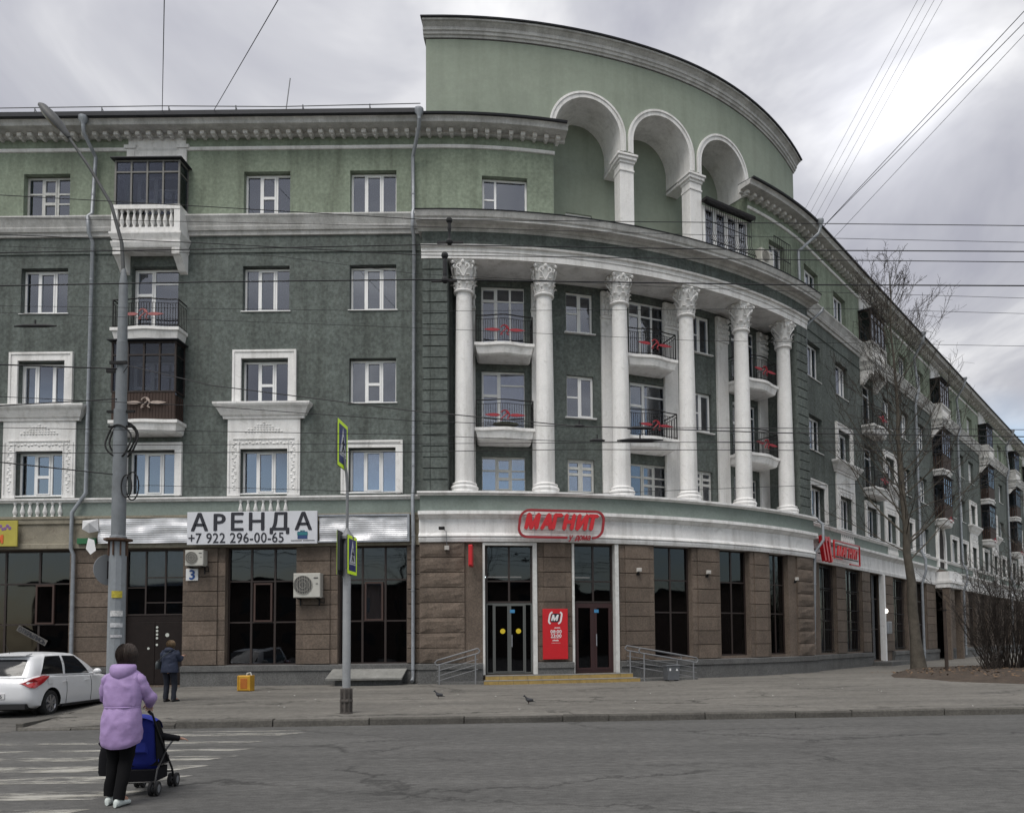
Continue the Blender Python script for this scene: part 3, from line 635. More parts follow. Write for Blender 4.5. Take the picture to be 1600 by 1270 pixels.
def railing(parent, Wm, hw, oin, oout, bowd, z0, h, m_=None):
    b = MB(); pts = [(-hw, -oin)] + rail_pts(hw, oout, bowd) + [(hw, -oin)]
    b.tube([(x, y, z0 + h) for x, y in pts], 0.022, 5); b.tube([(x, y, z0 + h - 0.13) for x, y in pts], 0.010, 4); b.tube([(x, y, z0 + 0.08) for x, y in pts], 0.012, 4)
    for x, y in pts: b.box(x - 0.007, x + 0.007, y - 0.007, y + 0.007, z0, z0 + h - 0.13)
    for s_ in (-hw, hw):
        for k in range(1, 5):
            y = -oin + (-oout + oin) * k / 5; b.box(s_ - 0.007, s_ + 0.007, y - 0.007, y + 0.007, z0, z0 + h - 0.13)
        b.box(s_ - 0.016, s_ + 0.016, -oout - 0.016, -oout + 0.016, z0, z0 + h)
    link('railing', b.mesh('railing', m_ or IRON), parent, Wm)
def balcony(uc, ztop, hw, o_wall, oin, oout, bowd, th, railh, em=None, fancy=True, consoles=False):
    Wm = PW(uc, o_wall, ztop - th); r = link('balcony', None, BLD, Wm)
    link('slab', cached(('sl', hw, oin, oout, bowd, th), lambda: slab_mesh(hw, oin, oout, bowd, th).mesh('slab', WHITE, 35)), r, Wm)
    if railh: railing(r, Wm, hw - 0.06, oin, oout - 0.08, bowd, th, railh)
    if consoles:
        for s_ in (-1, 1): link('console', cached('cons', lambda: MB().prism([(0, 0.0), (0.75, 0.0), (0.75, -0.08), (0.3, -0.16), (0.0, -0.35)], -0.08, 0.08).mesh('console', WHITE)), r, Wm @ Matrix.Translation((s_ * (hw - 0.22), 0, 0)) @ Matrix.Rotation(-pi / 2, 4, 'Z'))
    if em: emblem(r, uc, o_wall + oout + bowd * 0.8 - 0.02, ztop + railh * 0.42, em)
    return r
for i in (0, 2, 4):
    for zt in (11.80, 8.88):
        rb = balcony(math.radians(3.2 + 8.16 * (i + 0.5)) * RR, zt, 1.02, LW, 0, 0.98, 0.16, 0.40, 0.95, RED)
        if i == 0:
            q = MB(); q.ball((0, 0, 0.12), (0.45, 0.10, 0.10), 10, 6)
            if zt < 9: link('planter_foliage', q.mesh('planter_foliage', mat('dry_plants', (0.07, 0.075, 0.045), 0.95, 0.5, 12, 1.0, 30)), rb, PW(2.45, -0.05, zt))
WOODB = mat('dark_brown_boards', (0.050, 0.026, 0.018), 0.75, 0.35, 5, fine=0.3)
PINK = mat('faded_red_paint', (0.36, 0.12, 0.12), 0.7, 0.2, 8)
BEIGE = mat('faded_beige_paint', (0.42, 0.34, 0.30), 0.7, 0.2, 8)
ENCG = glass_mat('enclosure_glass', (0.62, 0.63, 0.66), 1.5, 0.03, 0.05)
def enclosure(r, uc, hw, oin, oout, z0, zp, z1, fm, pm, roofm=None, npan=4):
    """boarded parapet z0..zp with glazing above up to z1"""
    Wm = PW(uc, 0, 0)
    if pm:
        n = 20; bd = cached(('bd', round((zp - z0), 2), pm.name), lambda: MB().bbox(-hw / n + 0.004, hw / n - 0.004, -0.012, 0.012, 0, zp - z0, 0.004).mesh('board', pm))
        for k in range(n): link('board', bd, r, Wm @ Matrix.Translation((-hw + (k + 0.5) * 2 * hw / n, -oout, z0)))
        for s_ in (-1, 1):
            for k in range(4): link('board', bd, r, Wm @ Matrix.Translation((s_ * hw, -(oin + 0.1 + k * (oout - oin) / 4), z0)) @ Matrix.Rotation(pi / 2, 4, 'Z') @ Matrix.Scale(0.9, 4))
    b = MB(); t = 0.028
    xs_ = [-hw + 2 * hw * k / npan for k in range(npan + 1)]
    for x in xs_: b.box(x - t, x + t, -oout - t, -oout + t, zp, z1)
    for s_ in (-hw, hw):
        b.box(s_ - t * 0.9, s_ + t * 0.9, -oin - 0.05, -oin, zp, z1); b.box(s_ - t * 0.9, s_ + t * 0.9, -oout, -oin, z1 - 0.05, z1 - 0.002); b.box(s_ - t * 0.9, s_ + t * 0.9, -oout, -oin, zp + 0.002, zp + 0.06)
        b.box(s_ - t * 0.8, s_ + t * 0.8, -oout, -oin, zp + (z1 - zp) * 0.72, zp + (z1 - zp) * 0.72 + 0.04)
    for z in (zp + 0.001, zp + (z1 - zp) * 0.72, z1 - 0.055): b.box(-hw, hw, -oout - t * 0.95, -oout + t * 0.95, z, z + 0.05)
    link('frame', b.mesh('frame', fm), r, Wm)
    for x0_, x1_ in zip(xs_[:-1], xs_[1:]): link('pane', pane_mesh(x1_ - x0_ - 0.04, z1 - zp - 0.1, ENCG), r, Wm @ Matrix.Translation(((x0_ + x1_) / 2, -oout, zp + 0.05)))
    for s_ in (-hw, hw): link('pane', pane_mesh(oout - oin - 0.05, z1 - zp - 0.1, ENCG), r, Wm @ Matrix.Translation((s_, -(oin + oout) / 2, zp + 0.05)) @ Matrix.Rotation(pi / 2, 4, 'Z'))
    if roofm: link('roof', MB().prism([(-hw - 0.13, 0.05), (-hw - 0.13, 0.02), (hw + 0.13, 0.02), (hw + 0.13, 0.05)], -oout - 0.15, -oin).mesh('roof', roofm), r, Wm @ Matrix.Translation((0, 0, z1)))
def baluster_mesh(h):
    return cached(('bal', h), lambda: MB().lathe([(0.055, 0), (0.055, 0.04 * h), (0.035, 0.1 * h), (0.07, 0.28 * h), (0.072, 0.36 * h), (0.032, 0.72 * h), (0.03, 0.82 * h), (0.05, 0.86 * h), (0.05, h)], 10).mesh('baluster', WHITE, 50))
def balcony_bay(uc, lod=0):
    hw = 1.14
    # 4th floor: bowed slab with iron rail
    r4 = balcony(uc, 12.16, hw, 0, 0, 0.62, 0.12, 0.42, 0.95 if lod < 2 else 0, PINK if lod == 0 else (RED if lod == 1 else None))
    if lod == 2: enclosure(r4, uc, hw - 0.1, 0, 0.58, 12.16, 13.08, 14.7, mat('dark_wood_frame', (0.022, 0.014, 0.012), 0.7) if int(uc) % 2 else PVC, WOODB, ROOFM, 4)
    # 3rd floor: boarded and glazed
    r = balcony(uc, 9.06, hw, 0, 0, 0.62, 0.12, 0.42, 0 if lod != 1 else 0.95, None if lod == 0 else RED)
    if lod != 1:
        enclosure(r, uc, hw - 0.1, 0, 0.58, 9.06, 9.98, 11.68, mat('dark_wood_frame', (0.022, 0.014, 0.012), 0.7), WOODB, ROOFM, 4)
        if lod == 0: emblem(r, uc + 0.1, 0.64, 9.62, BEIGE, 1.0)
    else: pass
    # 5th floor: heavy white balcony on consoles with balustrade and glazed upper part
    Wm = PW(uc, 0, 0); r = link('balcony', None, BLD, Wm)
    b = MB(); q = hw
    b.loft([[(-x, 0, z), (-x, -o, z), (x, -o, z), (x, 0, z)] for x, o, z in ((q - 0.02, 0.60, 14.86), (q, 0.62, 14.90), (q + 0.02, 0.66, 15.02), (q + 0.02, 0.66, 15.06), (q - 0.03, 0.6, 15.08), (q + 0.06, 0.70, 15.30), (q + 0.06, 0.70, 15.36))]); link('slab', b.mesh('slab', WHITE if lod == 0 else GREYW), r, Wm)
    b = MB(); b.box(-q, q, -0.66, -0.52, 15.36, 15.52).box(-q, q, -0.67, -0.50, 16.14, 16.28)
    for s_ in (-1, 1): b.box(min(s_ * q, s_ * (q - 0.2)), max(s_ * q, s_ * (q - 0.2)), -0.655, -0.525, 15.52, 16.14); b.box(min(s_ * q, s_ * (q - 0.12)), max(s_ * q, s_ * (q - 0.12)), -0.52, 0, 15.36, 16.27)
    link('parapet', b.mesh('parapet', WHITE if lod == 0 else GREYW), r, Wm)
    for k in range(9): link('baluster', baluster_mesh(0.62), r, Wm @ Matrix.Translation((-q + 0.32 + k * (2 * q - 0.64) / 8, -0.59, 15.52)))
    for s_ in (-1, 1): link('console', cached('cons5', lambda: MB().prism([(0, 0.0), (0.60, 0.0), (0.60, -0.22), (0.5, -0.24), (0.30, -0.42), (0.14, -0.62), (0.0, -0.66)], -0.13, 0.13).mesh('console', WHITE)), r, Wm @ Matrix.Translation((s_ * (q - 0.16), 0, 14.86)) @ Matrix.Rotation(-pi / 2, 4, 'Z'))
    enclosure(r, uc, q - 0.08, 0, 0.58, 16.28, 16.28, 17.85, mat('grey_steel_frame', (0.17, 0.165, 0.155), 0.6, 0.2, 5) if lod == 0 else mat('dark_wood_frame', (0.022, 0.014, 0.012), 0.7), None, ROOFM, 4)
    b = MB(); b.box(-0.98, 0.98, -0.035, 0.0, 18.0, 18.97).box(-1.02, -0.76, -0.06, -0.001, 17.85, 18.6).box(0.76, 1.02, -0.06, -0.001, 17.85, 18.6).box(-1.1, -0.7, -0.10, -0.0015, 18.6, 18.72).box(0.7, 1.1, -0.10, -0.0015, 18.6, 18.72); link('panel', b.mesh('panel', WHITE), r, Wm)
for i, (uc, k) in enumerate(LEFT + RIGHT):
    if k in 'DA': balcony_bay(uc, 0 if uc < 0 else (1 if uc < LA + 20 else 2))
# ---- window surrounds
def surround(uc, w, z0, z1, bw, o=0.07, m_=None, head=0.0):
    b = MB(); a, c = uc - w / 2, uc + w / 2
    b.pbox(a - bw, a, -0.02, o, z0 - 0.05, z1 + bw); b.pbox(c, c + bw, -0.02, o, z0 - 0.05, z1 + bw); b.pbox(a, c, -0.02, o - 0.002, z1, z1 + bw - 0.001)
    b.pbox(a - bw - 0.02, a - bw + 0.05, -0.02, o + 0.03, z0 - 0.05, z1 + bw + 0.02); b.pbox(c + bw - 0.05, c + bw + 0.02, -0.02, o + 0.03, z0 - 0.05, z1 + bw + 0.02); b.pbox(a - bw + 0.05, c + bw - 0.05, -0.02, o + 0.028, z1 + bw - 0.05, z1 + bw + 0.019)
    part('window_surround', b, m_ or WHITE)
def rich_bay(uc):
    a, c = uc - 1.21, uc + 1.21; w = WW / 2
    b = MB(); b.pbox(a, uc - w, -0.02, 0.06, 6.62, 9.3); b.pbox(uc + w, c, -0.02, 0.06, 6.62, 9.3); b.pbox(uc - w, uc + w, -0.02, 0.06, 8.20, 9.3)
    pn = part('window_panel', b, WHITE)
    b = MB()
    for s_ in (-1, 1):                                  # carved side bands and frames
        q = uc + s_ * (w + 0.19)
        for z in [6.85 + 0.115 * k for k in range(14)]: b.ball(path(q + 0.05 * math.sin(z * 23), 0.06, z), (0.055, 0.02, 0.045), 6, 4); b.ball(path(q - 0.06 * math.sin(z * 23), 0.06, z + 0.05), (0.035, 0.018, 0.03), 6, 4)
        b.pbox(q - 0.17, q - 0.15, 0.05, 0.085, 6.75, 8.5); b.pbox(q + 0.15, q + 0.17, 0.05, 0.085, 6.75, 8.5)
    for k in range(17): b.ball(path(uc - 0.92 + k * 0.115, 0.06, 8.40 + 0.03 * math.sin(k * 2.1)), (0.05, 0.02, 0.045), 6, 4)
    b.pbox(uc - 1.02, uc + 1.02, 0.05, 0.09, 8.52, 8.56)
    for k in range(-6, 7):                              # fan-shaped garland under the pediment
        hgt = 0.26 * math.exp(-(k / 3.2) ** 2) + 0.06
        for j in range(int(hgt / 0.075) + 1): b.ball(path(uc + k * 0.10, 0.065, 8.78 + 0.075 * j), (0.045, 0.025, 0.035), 6, 4)
    build('relief', b, WHITE, pn, None, 60)
    PR = [(0, 9.20), (0.10, 9.21), (0.12, 9.30), (0.16, 9.32), (0.26, 9.52), (0.33, 9.60), (0.36, 9.66), (0.36, 9.72), (0, 9.76)]
    b = MB(); rings = []
    for o, z in PR[1:-1] + [(0.36, 9.721)]: rings.append([path(uc - 1.25 - o, 0, z), path(uc - 1.25 - o, o, z), path(uc + 1.25 + o, o, z), path(uc + 1.25 + o, 0, z)])
    b.loft(rings); build('pediment', b, WHITE, pn)
    surround(uc, WW, 9.78, 11.28, 0.26)
    bl = link('balustrade', None, BLD, PW(uc, 0, 6.0))
    link('backing', MB().box(-0.83, 0.83, -0.004, 0.02, 0.0, 0.42).mesh('backing', INTER), bl, PW(uc, 0.0, 6.0))
    for k in range(7): link('baluster', baluster_mesh(0.5), bl, PW(uc - 0.75 + k * 0.25, 0.045, 5.98))
for uc, k in LEFT + RIGHT:
    if k == 'X': rich_bay(uc)
    if k in 'FD': surround(uc, WW, 6.70, 8.20, 0.22)
# ---- arched parapet above the colonnade
AC_ = [5.42, 8.33, 11.28]; AR = 1.20; SPR = 19.58; IMP = 19.07; LD = 1.5; PT = 22.42
def po(u): return 0.0 if u < 8 else -0.35 * ((u - 8) / 8.4) ** 2
def pf(u): return 0.0 if u < 9 else -0.5 * ((u - 9) / 7.5) ** 2
def zb(u):
    for c in AC_:
        if abs(u - c) < AR: return SPR + math.sqrt(max(0, AR * AR - (u - c) ** 2))
    return IMP if 4.15 < u < 12.62 else 19.0
us = [-0.22 + 0.12 * k for k in range(142)] + [c + s_ * AR for c in AC_ for s_ in (-1, 1)] + [c + AR * math.cos(pi * k / 24) for c in AC_ for k in range(1, 24)] + [16.75]
us = sorted(u for u in us if u <= 16.75); b = MB()
for ua, ub in zip(us[:-1], us[1:]):
    if ub - ua < 1e-5: continue
    e = (ub - ua) * 1e-3; za, zbb = zb(ua + e), zb(ub - e)
    b.add([path(ua, po(ua), za), path(ub, po(ub), zbb), path(ub, po(ub), PT + pf(ub)), path(ua, po(ua), PT + pf(ua))], [(0, 1, 2, 3)])
    b.add([path(ua, po(ua) - 0.5, 19.4 if not 4.2 < ua < 12.6 else 20.9), path(ub, po(ub) - 0.5, 19.4 if not 4.2 < ub < 12.6 else 20.9), path(ub, po(ub) - 0.5, PT + pf(ub)), path(ua, po(ua) - 0.5, PT + pf(ua))], [(0, 1, 2, 3)])
for u in (-0.22, 16.75): b.add([path(u, po(u), 19.0), path(u, po(u), PT + pf(u)), path(u, po(u) - 0.5, PT + pf(u)), path(u, po(u) - 0.5, 19.0)], [(0, 1, 2, 3)])
part('parapet_wall', b, G_SMTH, 30)
CP = [(-0.5, PT + 0.04), (0.03, PT + 0.04), (0.05, PT + 0.10), (0.10, PT + 0.12), (0.12, PT + 0.20), (0.16, PT + 0.22), (0.17, PT + 0.32), (0.28, PT + 0.42), (0.34, PT + 0.44), (0.34, PT + 0.50), (-0.5, PT + 0.53)]
us_ = usteps(-0.3, 16.85, 0.3); b = MB()
part('parapet_cornice', b.sweep(-0.3, 16.85, CP, of=po, zf=pf), GREYW)
part('parapet_flashing', MB().sweep(-0.34, 16.9, [(-0.55, PT + 0.525), (0.40, PT + 0.505), (0.41, PT + 0.545), (-0.55, PT + 0.58)], of=po, zf=pf), ROOFM)
for i, c in enumerate(AC_):
    b = MB(); prof = [(c - AR, IMP), (c - AR, SPR)] + [(c - AR * math.cos(pi * k / 20), SPR + AR * math.sin(pi * k / 20)) for k in range(1, 20)] + [(c + AR, SPR), (c + AR, IMP)]
    rows = [[path(u, po(u) + 0.002, z) for u, z in prof], [path(u, -LD, z) for u, z in prof]]; n = len(prof)
    b.add(rows[0] + rows[1], [(k, k + 1, n + k + 1, n + k) for k in range(n - 1)]); part('vault', b, WHITE, 40)
    b = MB(); ro = AR + 0.21; V = []; K = 24
    ang_ = [(c - q[0], q[1]) for q in ()]
    pr_in = [(c - AR, IMP + 0.02)] + [(c - AR * math.cos(pi * k / K), SPR + AR * math.sin(pi * k / K)) for k in range(K + 1)] + [(c + AR, IMP + 0.02)]
    pr_out = [(c - ro, IMP + 0.02)] + [(c - ro * math.cos(pi * k / K), SPR + ro * math.sin(pi * k / K)) for k in range(K + 1)] + [(c + ro, IMP + 0.02)]
    lim = lambda q: (max(c - 1.455, min(c + 1.455, q[0])), q[1])
    md = [((a[0] * 0.35 + o_[0] * 0.65), (a[1] * 0.35 + o_[1] * 0.65)) for a, o_ in zip(pr_in, pr_out)]
    rows = [[path(u, po(u) - 0.01, z) for u, z in pr_in], [path(u, po(u) + 0.05, z) for u, z in pr_in], [path(u, po(u) + 0.055, z) for u, z in md], [path(u, po(u) + 0.085, z) for u, z in md], [path(u, po(u) + 0.085, z) for u, z in pr_out], [path(u, po(u) - 0.01, z) for u, z in pr_out]]
    n = len(pr_in); b.add([p for r in rows for p in r], [(r * n + k, r * n + k + 1, (r + 1) * n + k + 1, (r + 1) * n + k) for r in range(5) for k in range(n - 1)]); part('archivolt', b, WHITE, 40)
for pu in (6.875, 9.805):
    p = link('arch_pillar', None, BLD, PW(pu, 0, 15.85))
    link('shaft', cached('apsh', lambda: MB().bbox(-0.27, 0.27, -0.0, 0.5, 0.0, 2.85, 0.01).mesh('shaft', WHITE)), p, PW(pu, 0, 15.85))
    link('capital', cached('apc', lambda: MB().bbox(-0.29, 0.29, -0.03, 0.53, 2.55, 2.62, 0.01).bbox(-0.30, 0.30, -0.04, 0.54, 2.85, 2.95, 0.01).bbox(-0.36, 0.36, -0.10, 0.60, 2.95, 3.07, 0.015).bbox(-0.40, 0.40, -0.14, 0.64, 3.07, 3.16, 0.015).box(-0.26, 0.26, -0.001, 1.5, 3.16, 3.24).mesh('capital', WHITE)), p, PW(pu, 0, 15.85))
    link('beam', MB().box(-0.26, 0.26, 0.5, 1.5, 18.9 - 15.85, 19.06 - 15.85).mesh('beam', WHITE), p, PW(pu, 0, 15.85))
part('terrace_wall', MB().pbox(4.0, 4.17, -LD, -0.02, 15.85, 19.6), G_SMTH); part('terrace_wall', MB().pbox(12.50, 12.63, -LD, 0.0, 15.85, 19.6), G_LITE)
nops = [(4.95, 6.05, 16.1, 17.42), (7.9, 9.1, 16.1, 17.42)]
wall('terrace_wall', 4.15, 12.62, 15.85, 21.0, -LD, nops, 0.2, G_SMTH)
for a, c, d, e in nops: window((a + c) / 2, d, c - a, e - d, -LD - 0.08, T2, cur=0)
# glazed and barred terrace room in the third arch
Wm = PW(11.33, 0.0, 16.1)
f = window(11.33, 16.1, 2.4, 1.85, -0.05, [(0.25, [], 1), (0.25, [], 1), (0.25, [], 1), (0.25, [], 1)], cur=1, sill=False)
b = MB()
for k in range(22):
    x = -1.2 + 2.4 * k / 21; b.tube([(x, -0.12, 1.85), (x, -0.12, 0.85), (x, -0.2, 0.6), (x + 0.02, -0.34, 0.35), (x, -0.32, 0.12), (x, -0.14, 0.0)], 0.012, 4)
for z, y in ((1.8, -0.12), (1.2, -0.12), (0.35, -0.34), (0.02, -0.14)): b.box(-1.22, 1.22, y - 0.012, y + 0.012, z - 0.012, z + 0.012)
link('window_grille', b.mesh('window_grille', IRON), f, Wm)
b = MB(); b.prism([(-1.3, 1.9), (1.3, 1.9), (1.3, 2.0), (-1.3, 2.0)], -0.28, 0.0)
for k in range(60): x = -1.28 + 2.56 * k / 59; b.box(x - 0.012, x + 0.012, -0.275, -0.265, 1.86 - 0.10 * abs(math.sin(k * 1.7)), 1.9)
link('canopy', b.mesh('canopy', IRON), f, Wm)
b = MB()
for k in range(10): x = -0.6 + 1.2 * k / 9; b.tube([(x, -0.25, 1.5), (x, -0.25, 0.05)], 0.012, 4)
for z in (0.06, 0.7, 1.48): b.box(-0.62, 0.62, -0.262, -0.238, z - 0.012, z + 0.012)
part_ = link('window_grille', b.mesh('window_grille', IRON), BLD, PW(14.42, 0, 16.3))
# ---- ground floor
SB = [(0.333, [0.36, 0.72], 0), (0.334, [0.36, 0.72], 0), (0.333, [0.36, 0.72], 0)]
def shopwin(a, c, d, e, o, cols, name='shop_window', gm=None): return window((a + c) / 2, d, c - a, e - d, o, cols, DKFRAME, gm or SHOPG, 0, name, 0.06, False)
lg = [(-16.6, -12.05, 1.0, 4.88), (-10.27, -8.29, 0.36, 4.88), (-6.88, -4.53, 0.98, 4.90), (-3.15, -0.86, 0.98, 4.92)]
wall('ground_floor_wall', UL, PE0 + 0.02, 0.2, 6.02, 0, lg, 0.3, BROWN)
shopwin(*lg[0], -0.2, [(0.25, [0.36, 0.72], 0)] * 4); shopwin(*lg[2], -0.2, SB); shopwin(*lg[3], -0.2, SB)
for (uc, z0, w, h, gl) in ((-12.98 - 0.0, 2.42, 0.62, 1.32, SHOPG), (-5.70, 2.42, 0.62, 1.30, SHOPG), (-2.0, 2.42, 0.62, 1.30, GLASS)):
    window(uc, z0, w, h, -0.16, [(1.0, [], 0)], mat('brown_vent_frame', (0.05, 0.026, 0.02), 0.5), gl, 0, 'vent_sash', 0.06, False)
# entrance of the left wing: metal door below, barred glazing above
d = link('entrance_door', None, BLD, PW(-9.28, -0.15, 0.36))
Wd = PW(-9.28, -0.15, 0.36)
link('leaf', MB().bbox(-0.98, 0.0, 0, 0.06, 0.02, 2.1, 0.01).bbox(0.008, 0.98, 0, 0.06, 0.02, 2.1, 0.01).box(-0.98, 0.98, 0.01, 0.07, 2.11, 2.3).mesh('leaf', mat('dark_steel_door', (0.016, 0.011, 0.010), 0.6, 0.2, 4, spec=0.2)), d, Wd)
window(-9.28, 2.68, 1.96, 2.18, -0.15, [(0.333, [0.42], 0), (0.334, [0.18, 0.58], 0), (0.333, [0.18, 0.58], 0)], DKFRAME, glass_mat('transom_glass', (0.5, 0.52, 0.55), 1.5, 0.03, 0.05), 5, 'transom_window', 0.045, False)
for k, (x, z, r_) in enumerate(((0.08, 1.92, 0.04), (0.08, 1.80, 0.04), (0.08, 1.68, 0.04), (0.08, 1.56, 0.04), (0.08, 1.34, 0.04), (0.42, 1.66, 0.065), (-0.2, 1.22, 0.04))):
    link('sticker', cached(('stk', r_), lambda: MB().lathe([(r_, 0), (r_, 0.006)], 14).mesh('sticker', mat('pale_sticker', (0.5, 0.52, 0.48), 0.6))), d, Wd @ Matrix.Translation((x, -0.002, z)) @ Matrix.Rotation(pi / 2, 4, 'X'))
PG = [(1.72, 3.30, 0.60, 4.92), (4.62, 6.06, 0.60, 4.92), (7.50, 9.0, 1.08, 4.95), (10.26, 11.71, 1.08, 4.95), (12.85, 14.04, 1.08, 4.95)]
wall('ground_floor_wall', PE0, PE1, 0.2, 4.96, 0.38, PG, 0.32, BROWN)
for k in (2, 3, 4): shopwin(*PG[k], 0.16, [(0.5, [0.40, 0.70], 0), (0.5, [0.40, 0.70], 0)])
for k in (0, 1):
    a, c, d_, e_ = PG[k]
    shopwin(a + 0.02, c - 0.02, 2.95, e_, 0.18, [(0.5, [0.36], 0), (0.5, [0.36], 0)])
    dd = window((a + c) / 2, 0.62, c - a - 0.06, 2.32, 0.18, [(0.16, [], 0), (0.34, [], 1), (0.34, [], 1), (0.16, [], 0)] if k == 0 else [(0.5, [], 1), (0.5, [], 1)], mat('grey_door_frame', (0.10, 0.105, 0.10), 0.5) if k == 0 else mat('dark_red_brown_door', (0.035, 0.012, 0.012), 0.5), glass_mat('door_glass', (0.34, 0.34, 0.33), 1.45, 0.03, 0.05), 0, 'shop_door', 0.05 if k == 0 else 0.09, False)
    b = MB(); b.box(-0.012, 0.012, -0.09, -0.06, 0.9, 1.3); link('handle', b.mesh('handle', ZINC), dd, PW((a + c) / 2 + 0.08, 0.18, 0.6))
    if k == 0:
        for x in (-0.22, 0.30): link('sticker', cached('ystk', lambda: MB().lathe([(0.085, 0), (0.085, 0.006)], 18).mesh('sticker', mat('yellow_sticker', (0.62, 0.46, 0.02), 0.5))), dd, PW((a + c) / 2, 0.205, 2.02) @ Matrix.Translation((x, 0, 0)) @ Matrix.Rotation(pi / 2, 4, 'X'))
    link('sticker', cached('bstk', lambda: MB().box(-0.08, 0.08, 0, 0.006, 0, 0.11).mesh('sticker', mat('blue_sticker', (0.05, 0.22, 0.42), 0.5))), dd, PW((a + c) / 2 + 0.1, 0.205, 2.62))
    b = MB(); b.pbox(c - 0.03, c + 0.10, 0.20, 0.46, 0.6, 4.93); b.pbox(a - 0.06, a + 0.01, 0.25, 0.455, 0.6, 4.93)
    if k == 0: b.pbox(a, c, 0.25, 0.452, 4.84, 4.93)
    part('door_trim', b, mat('white_door_trim', (0.62, 0.62, 0.60), 0.8, 0.15, 3, dirt=(0.3, 0.29, 0.27), dirtamt=0.5, dirtscale=3))
RG = [(LA + 0.40, LA + 2.2, 1.05, 4.9), (LA + 3.45, LA + 5.6, 1.05, 4.9), (LA + 6.85, LA + 8.75, 0.55, 4.9), (LA + 10.6, LA + 12.9, 1.05, 4.9), (LA + 15.0, LA + 16.9, 1.05, 4.9), (LA + 19.3, LA + 22.2, 0.3, 4.7), (LA + 24.3, LA + 26.2, 1.05, 4.9), (LA + 28, LA + 30.2, 1.05, 4.9), (LA + 32, LA + 34.2, 1.05, 4.9), (LA + 36.4, LA + 38.6, 1.05, 4.9), (LA + 41, LA + 43, 1.05, 4.9), (LA + 46, LA + 48.2, 1.05, 4.9), (LA + 51, LA + 53.2, 1.05, 4.9), (LA + 56, LA + 58.2, 1.05, 4.9)]
wall('ground_floor_wall', PE1 - 0.02, UR, 0.2, 6.02, 0, RG, 0.3, BROWN)
for k, q in enumerate(RG):
    if k == 5: continue
    f = shopwin(q[0], q[1], q[2], q[3], -0.2, [(0.5, [0.36, 0.72], 0), (0.5, [0.36, 0.72], 0)])
    if k in (0, 1, 3):
        b = MB(); wq = q[1] - q[0]
        for j in range(9): x = -wq / 2 + wq * (j + 0.5) / 9; b.tube([(x, -0.05, 0), (x + 0.05 * math.sin(j * 2.0), -0.05, 1.5), (x, -0.05, 3.8)], 0.012, 4)
        for j in range(5): b.box(-wq / 2, wq / 2, -0.06, -0.04, 0.1 + j * 0.9, 0.125 + j * 0.9)
        link('window_grille', b.mesh('window_grille', IRON), f, PW((q[0] + q[1]) / 2, -0.14, q[2]))
    if k == 2: part('door_trim', MB().pbox(q[1] - 0.1, q[1] + 0.12, -0.1, 0.16, 0.5, 4.9), WHITE)
b = MB(); b.pbox(LA + 6.7, LA + 10.2, 0.0, 1.0, 0.1, 0.52); part('doorstep', b, PLINTH)
b = MB(); b.pbox(LA + 19.3, LA + 22.2, -3.0, -2.9, 0.3, 4.7); part('passage_wall', b, SHOPIN)
b = MB(); b.pbox(LA + 19.0, LA + 22.5, -0.02, 0.9, 4.72, 5.0); b.pbox(LA + 18.95, LA + 22.55, -0.02, 1.0, 5.0, 5.15); b.pbox(LA + 19.05, LA + 22.45, -0.02, 0.85, 5.15, 5.7); part('entrance_canopy', b, WHITE)
for q in (LA + 19.25, LA + 22.25): part('canopy_post', MB().pbox(q - 0.2, q + 0.2, 0.45, 0.85, 0.25, 4.72), BROWN)
# arched stair window above the far entrance
uc = LA + 20.75; b = MB(); K = 16
pi_ = [(uc - 0.75, 6.05)] + [(uc - 0.75 * math.cos(pi * k / K), 7.55 + 1.15 * math.sin(pi * k / K)) for k in range(K + 1)] + [(uc + 0.75, 6.05)]
po_ = [(uc - 1.05, 6.05)] + [(uc - 1.05 * math.cos(pi * k / K), 7.55 + 1.5 * math.sin(pi * k / K)) for k in range(K + 1)] + [(uc + 1.05, 6.05)]
n = len(pi_); b.add([path(u, 0.02, z) for u, z in pi_] + [path(u, 0.15, z) for u, z in pi_] + [path(u, 0.15, z) for u, z in po_] + [path(u, 0.0, z) for u, z in po_], [(r * n + k, r * n + k + 1, (r + 1) * n + k + 1, (r + 1) * n + k) for r in range(3) for k in range(n - 1)])
part('arched_surround', b, WHITE, 40)
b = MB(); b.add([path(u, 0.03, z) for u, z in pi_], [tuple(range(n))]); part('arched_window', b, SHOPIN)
# plinth
for a, c, o in ((UL, -10.3, 0.0), (-8.27, PE0, 0.0), (PE0 - 0.02, 1.66, 0.40), (3.40, 4.58, 0.40), (6.18, PE1 + 0.02, 0.40), (PE1, LA + 6.8, 0.0), (LA + 10.2, LA + 19.2, 0.0), (LA + 22.3, UR, 0.0)):
    part('plinth', MB().sweep(a, c, [(o - 0.1, 0.05), (o + 0.14, 0.05), (o + 0.14, 0.78), (o + 0.18, 0.80), (o + 0.18, 0.97), (o - 0.1, 1.0)]), PLINTH)
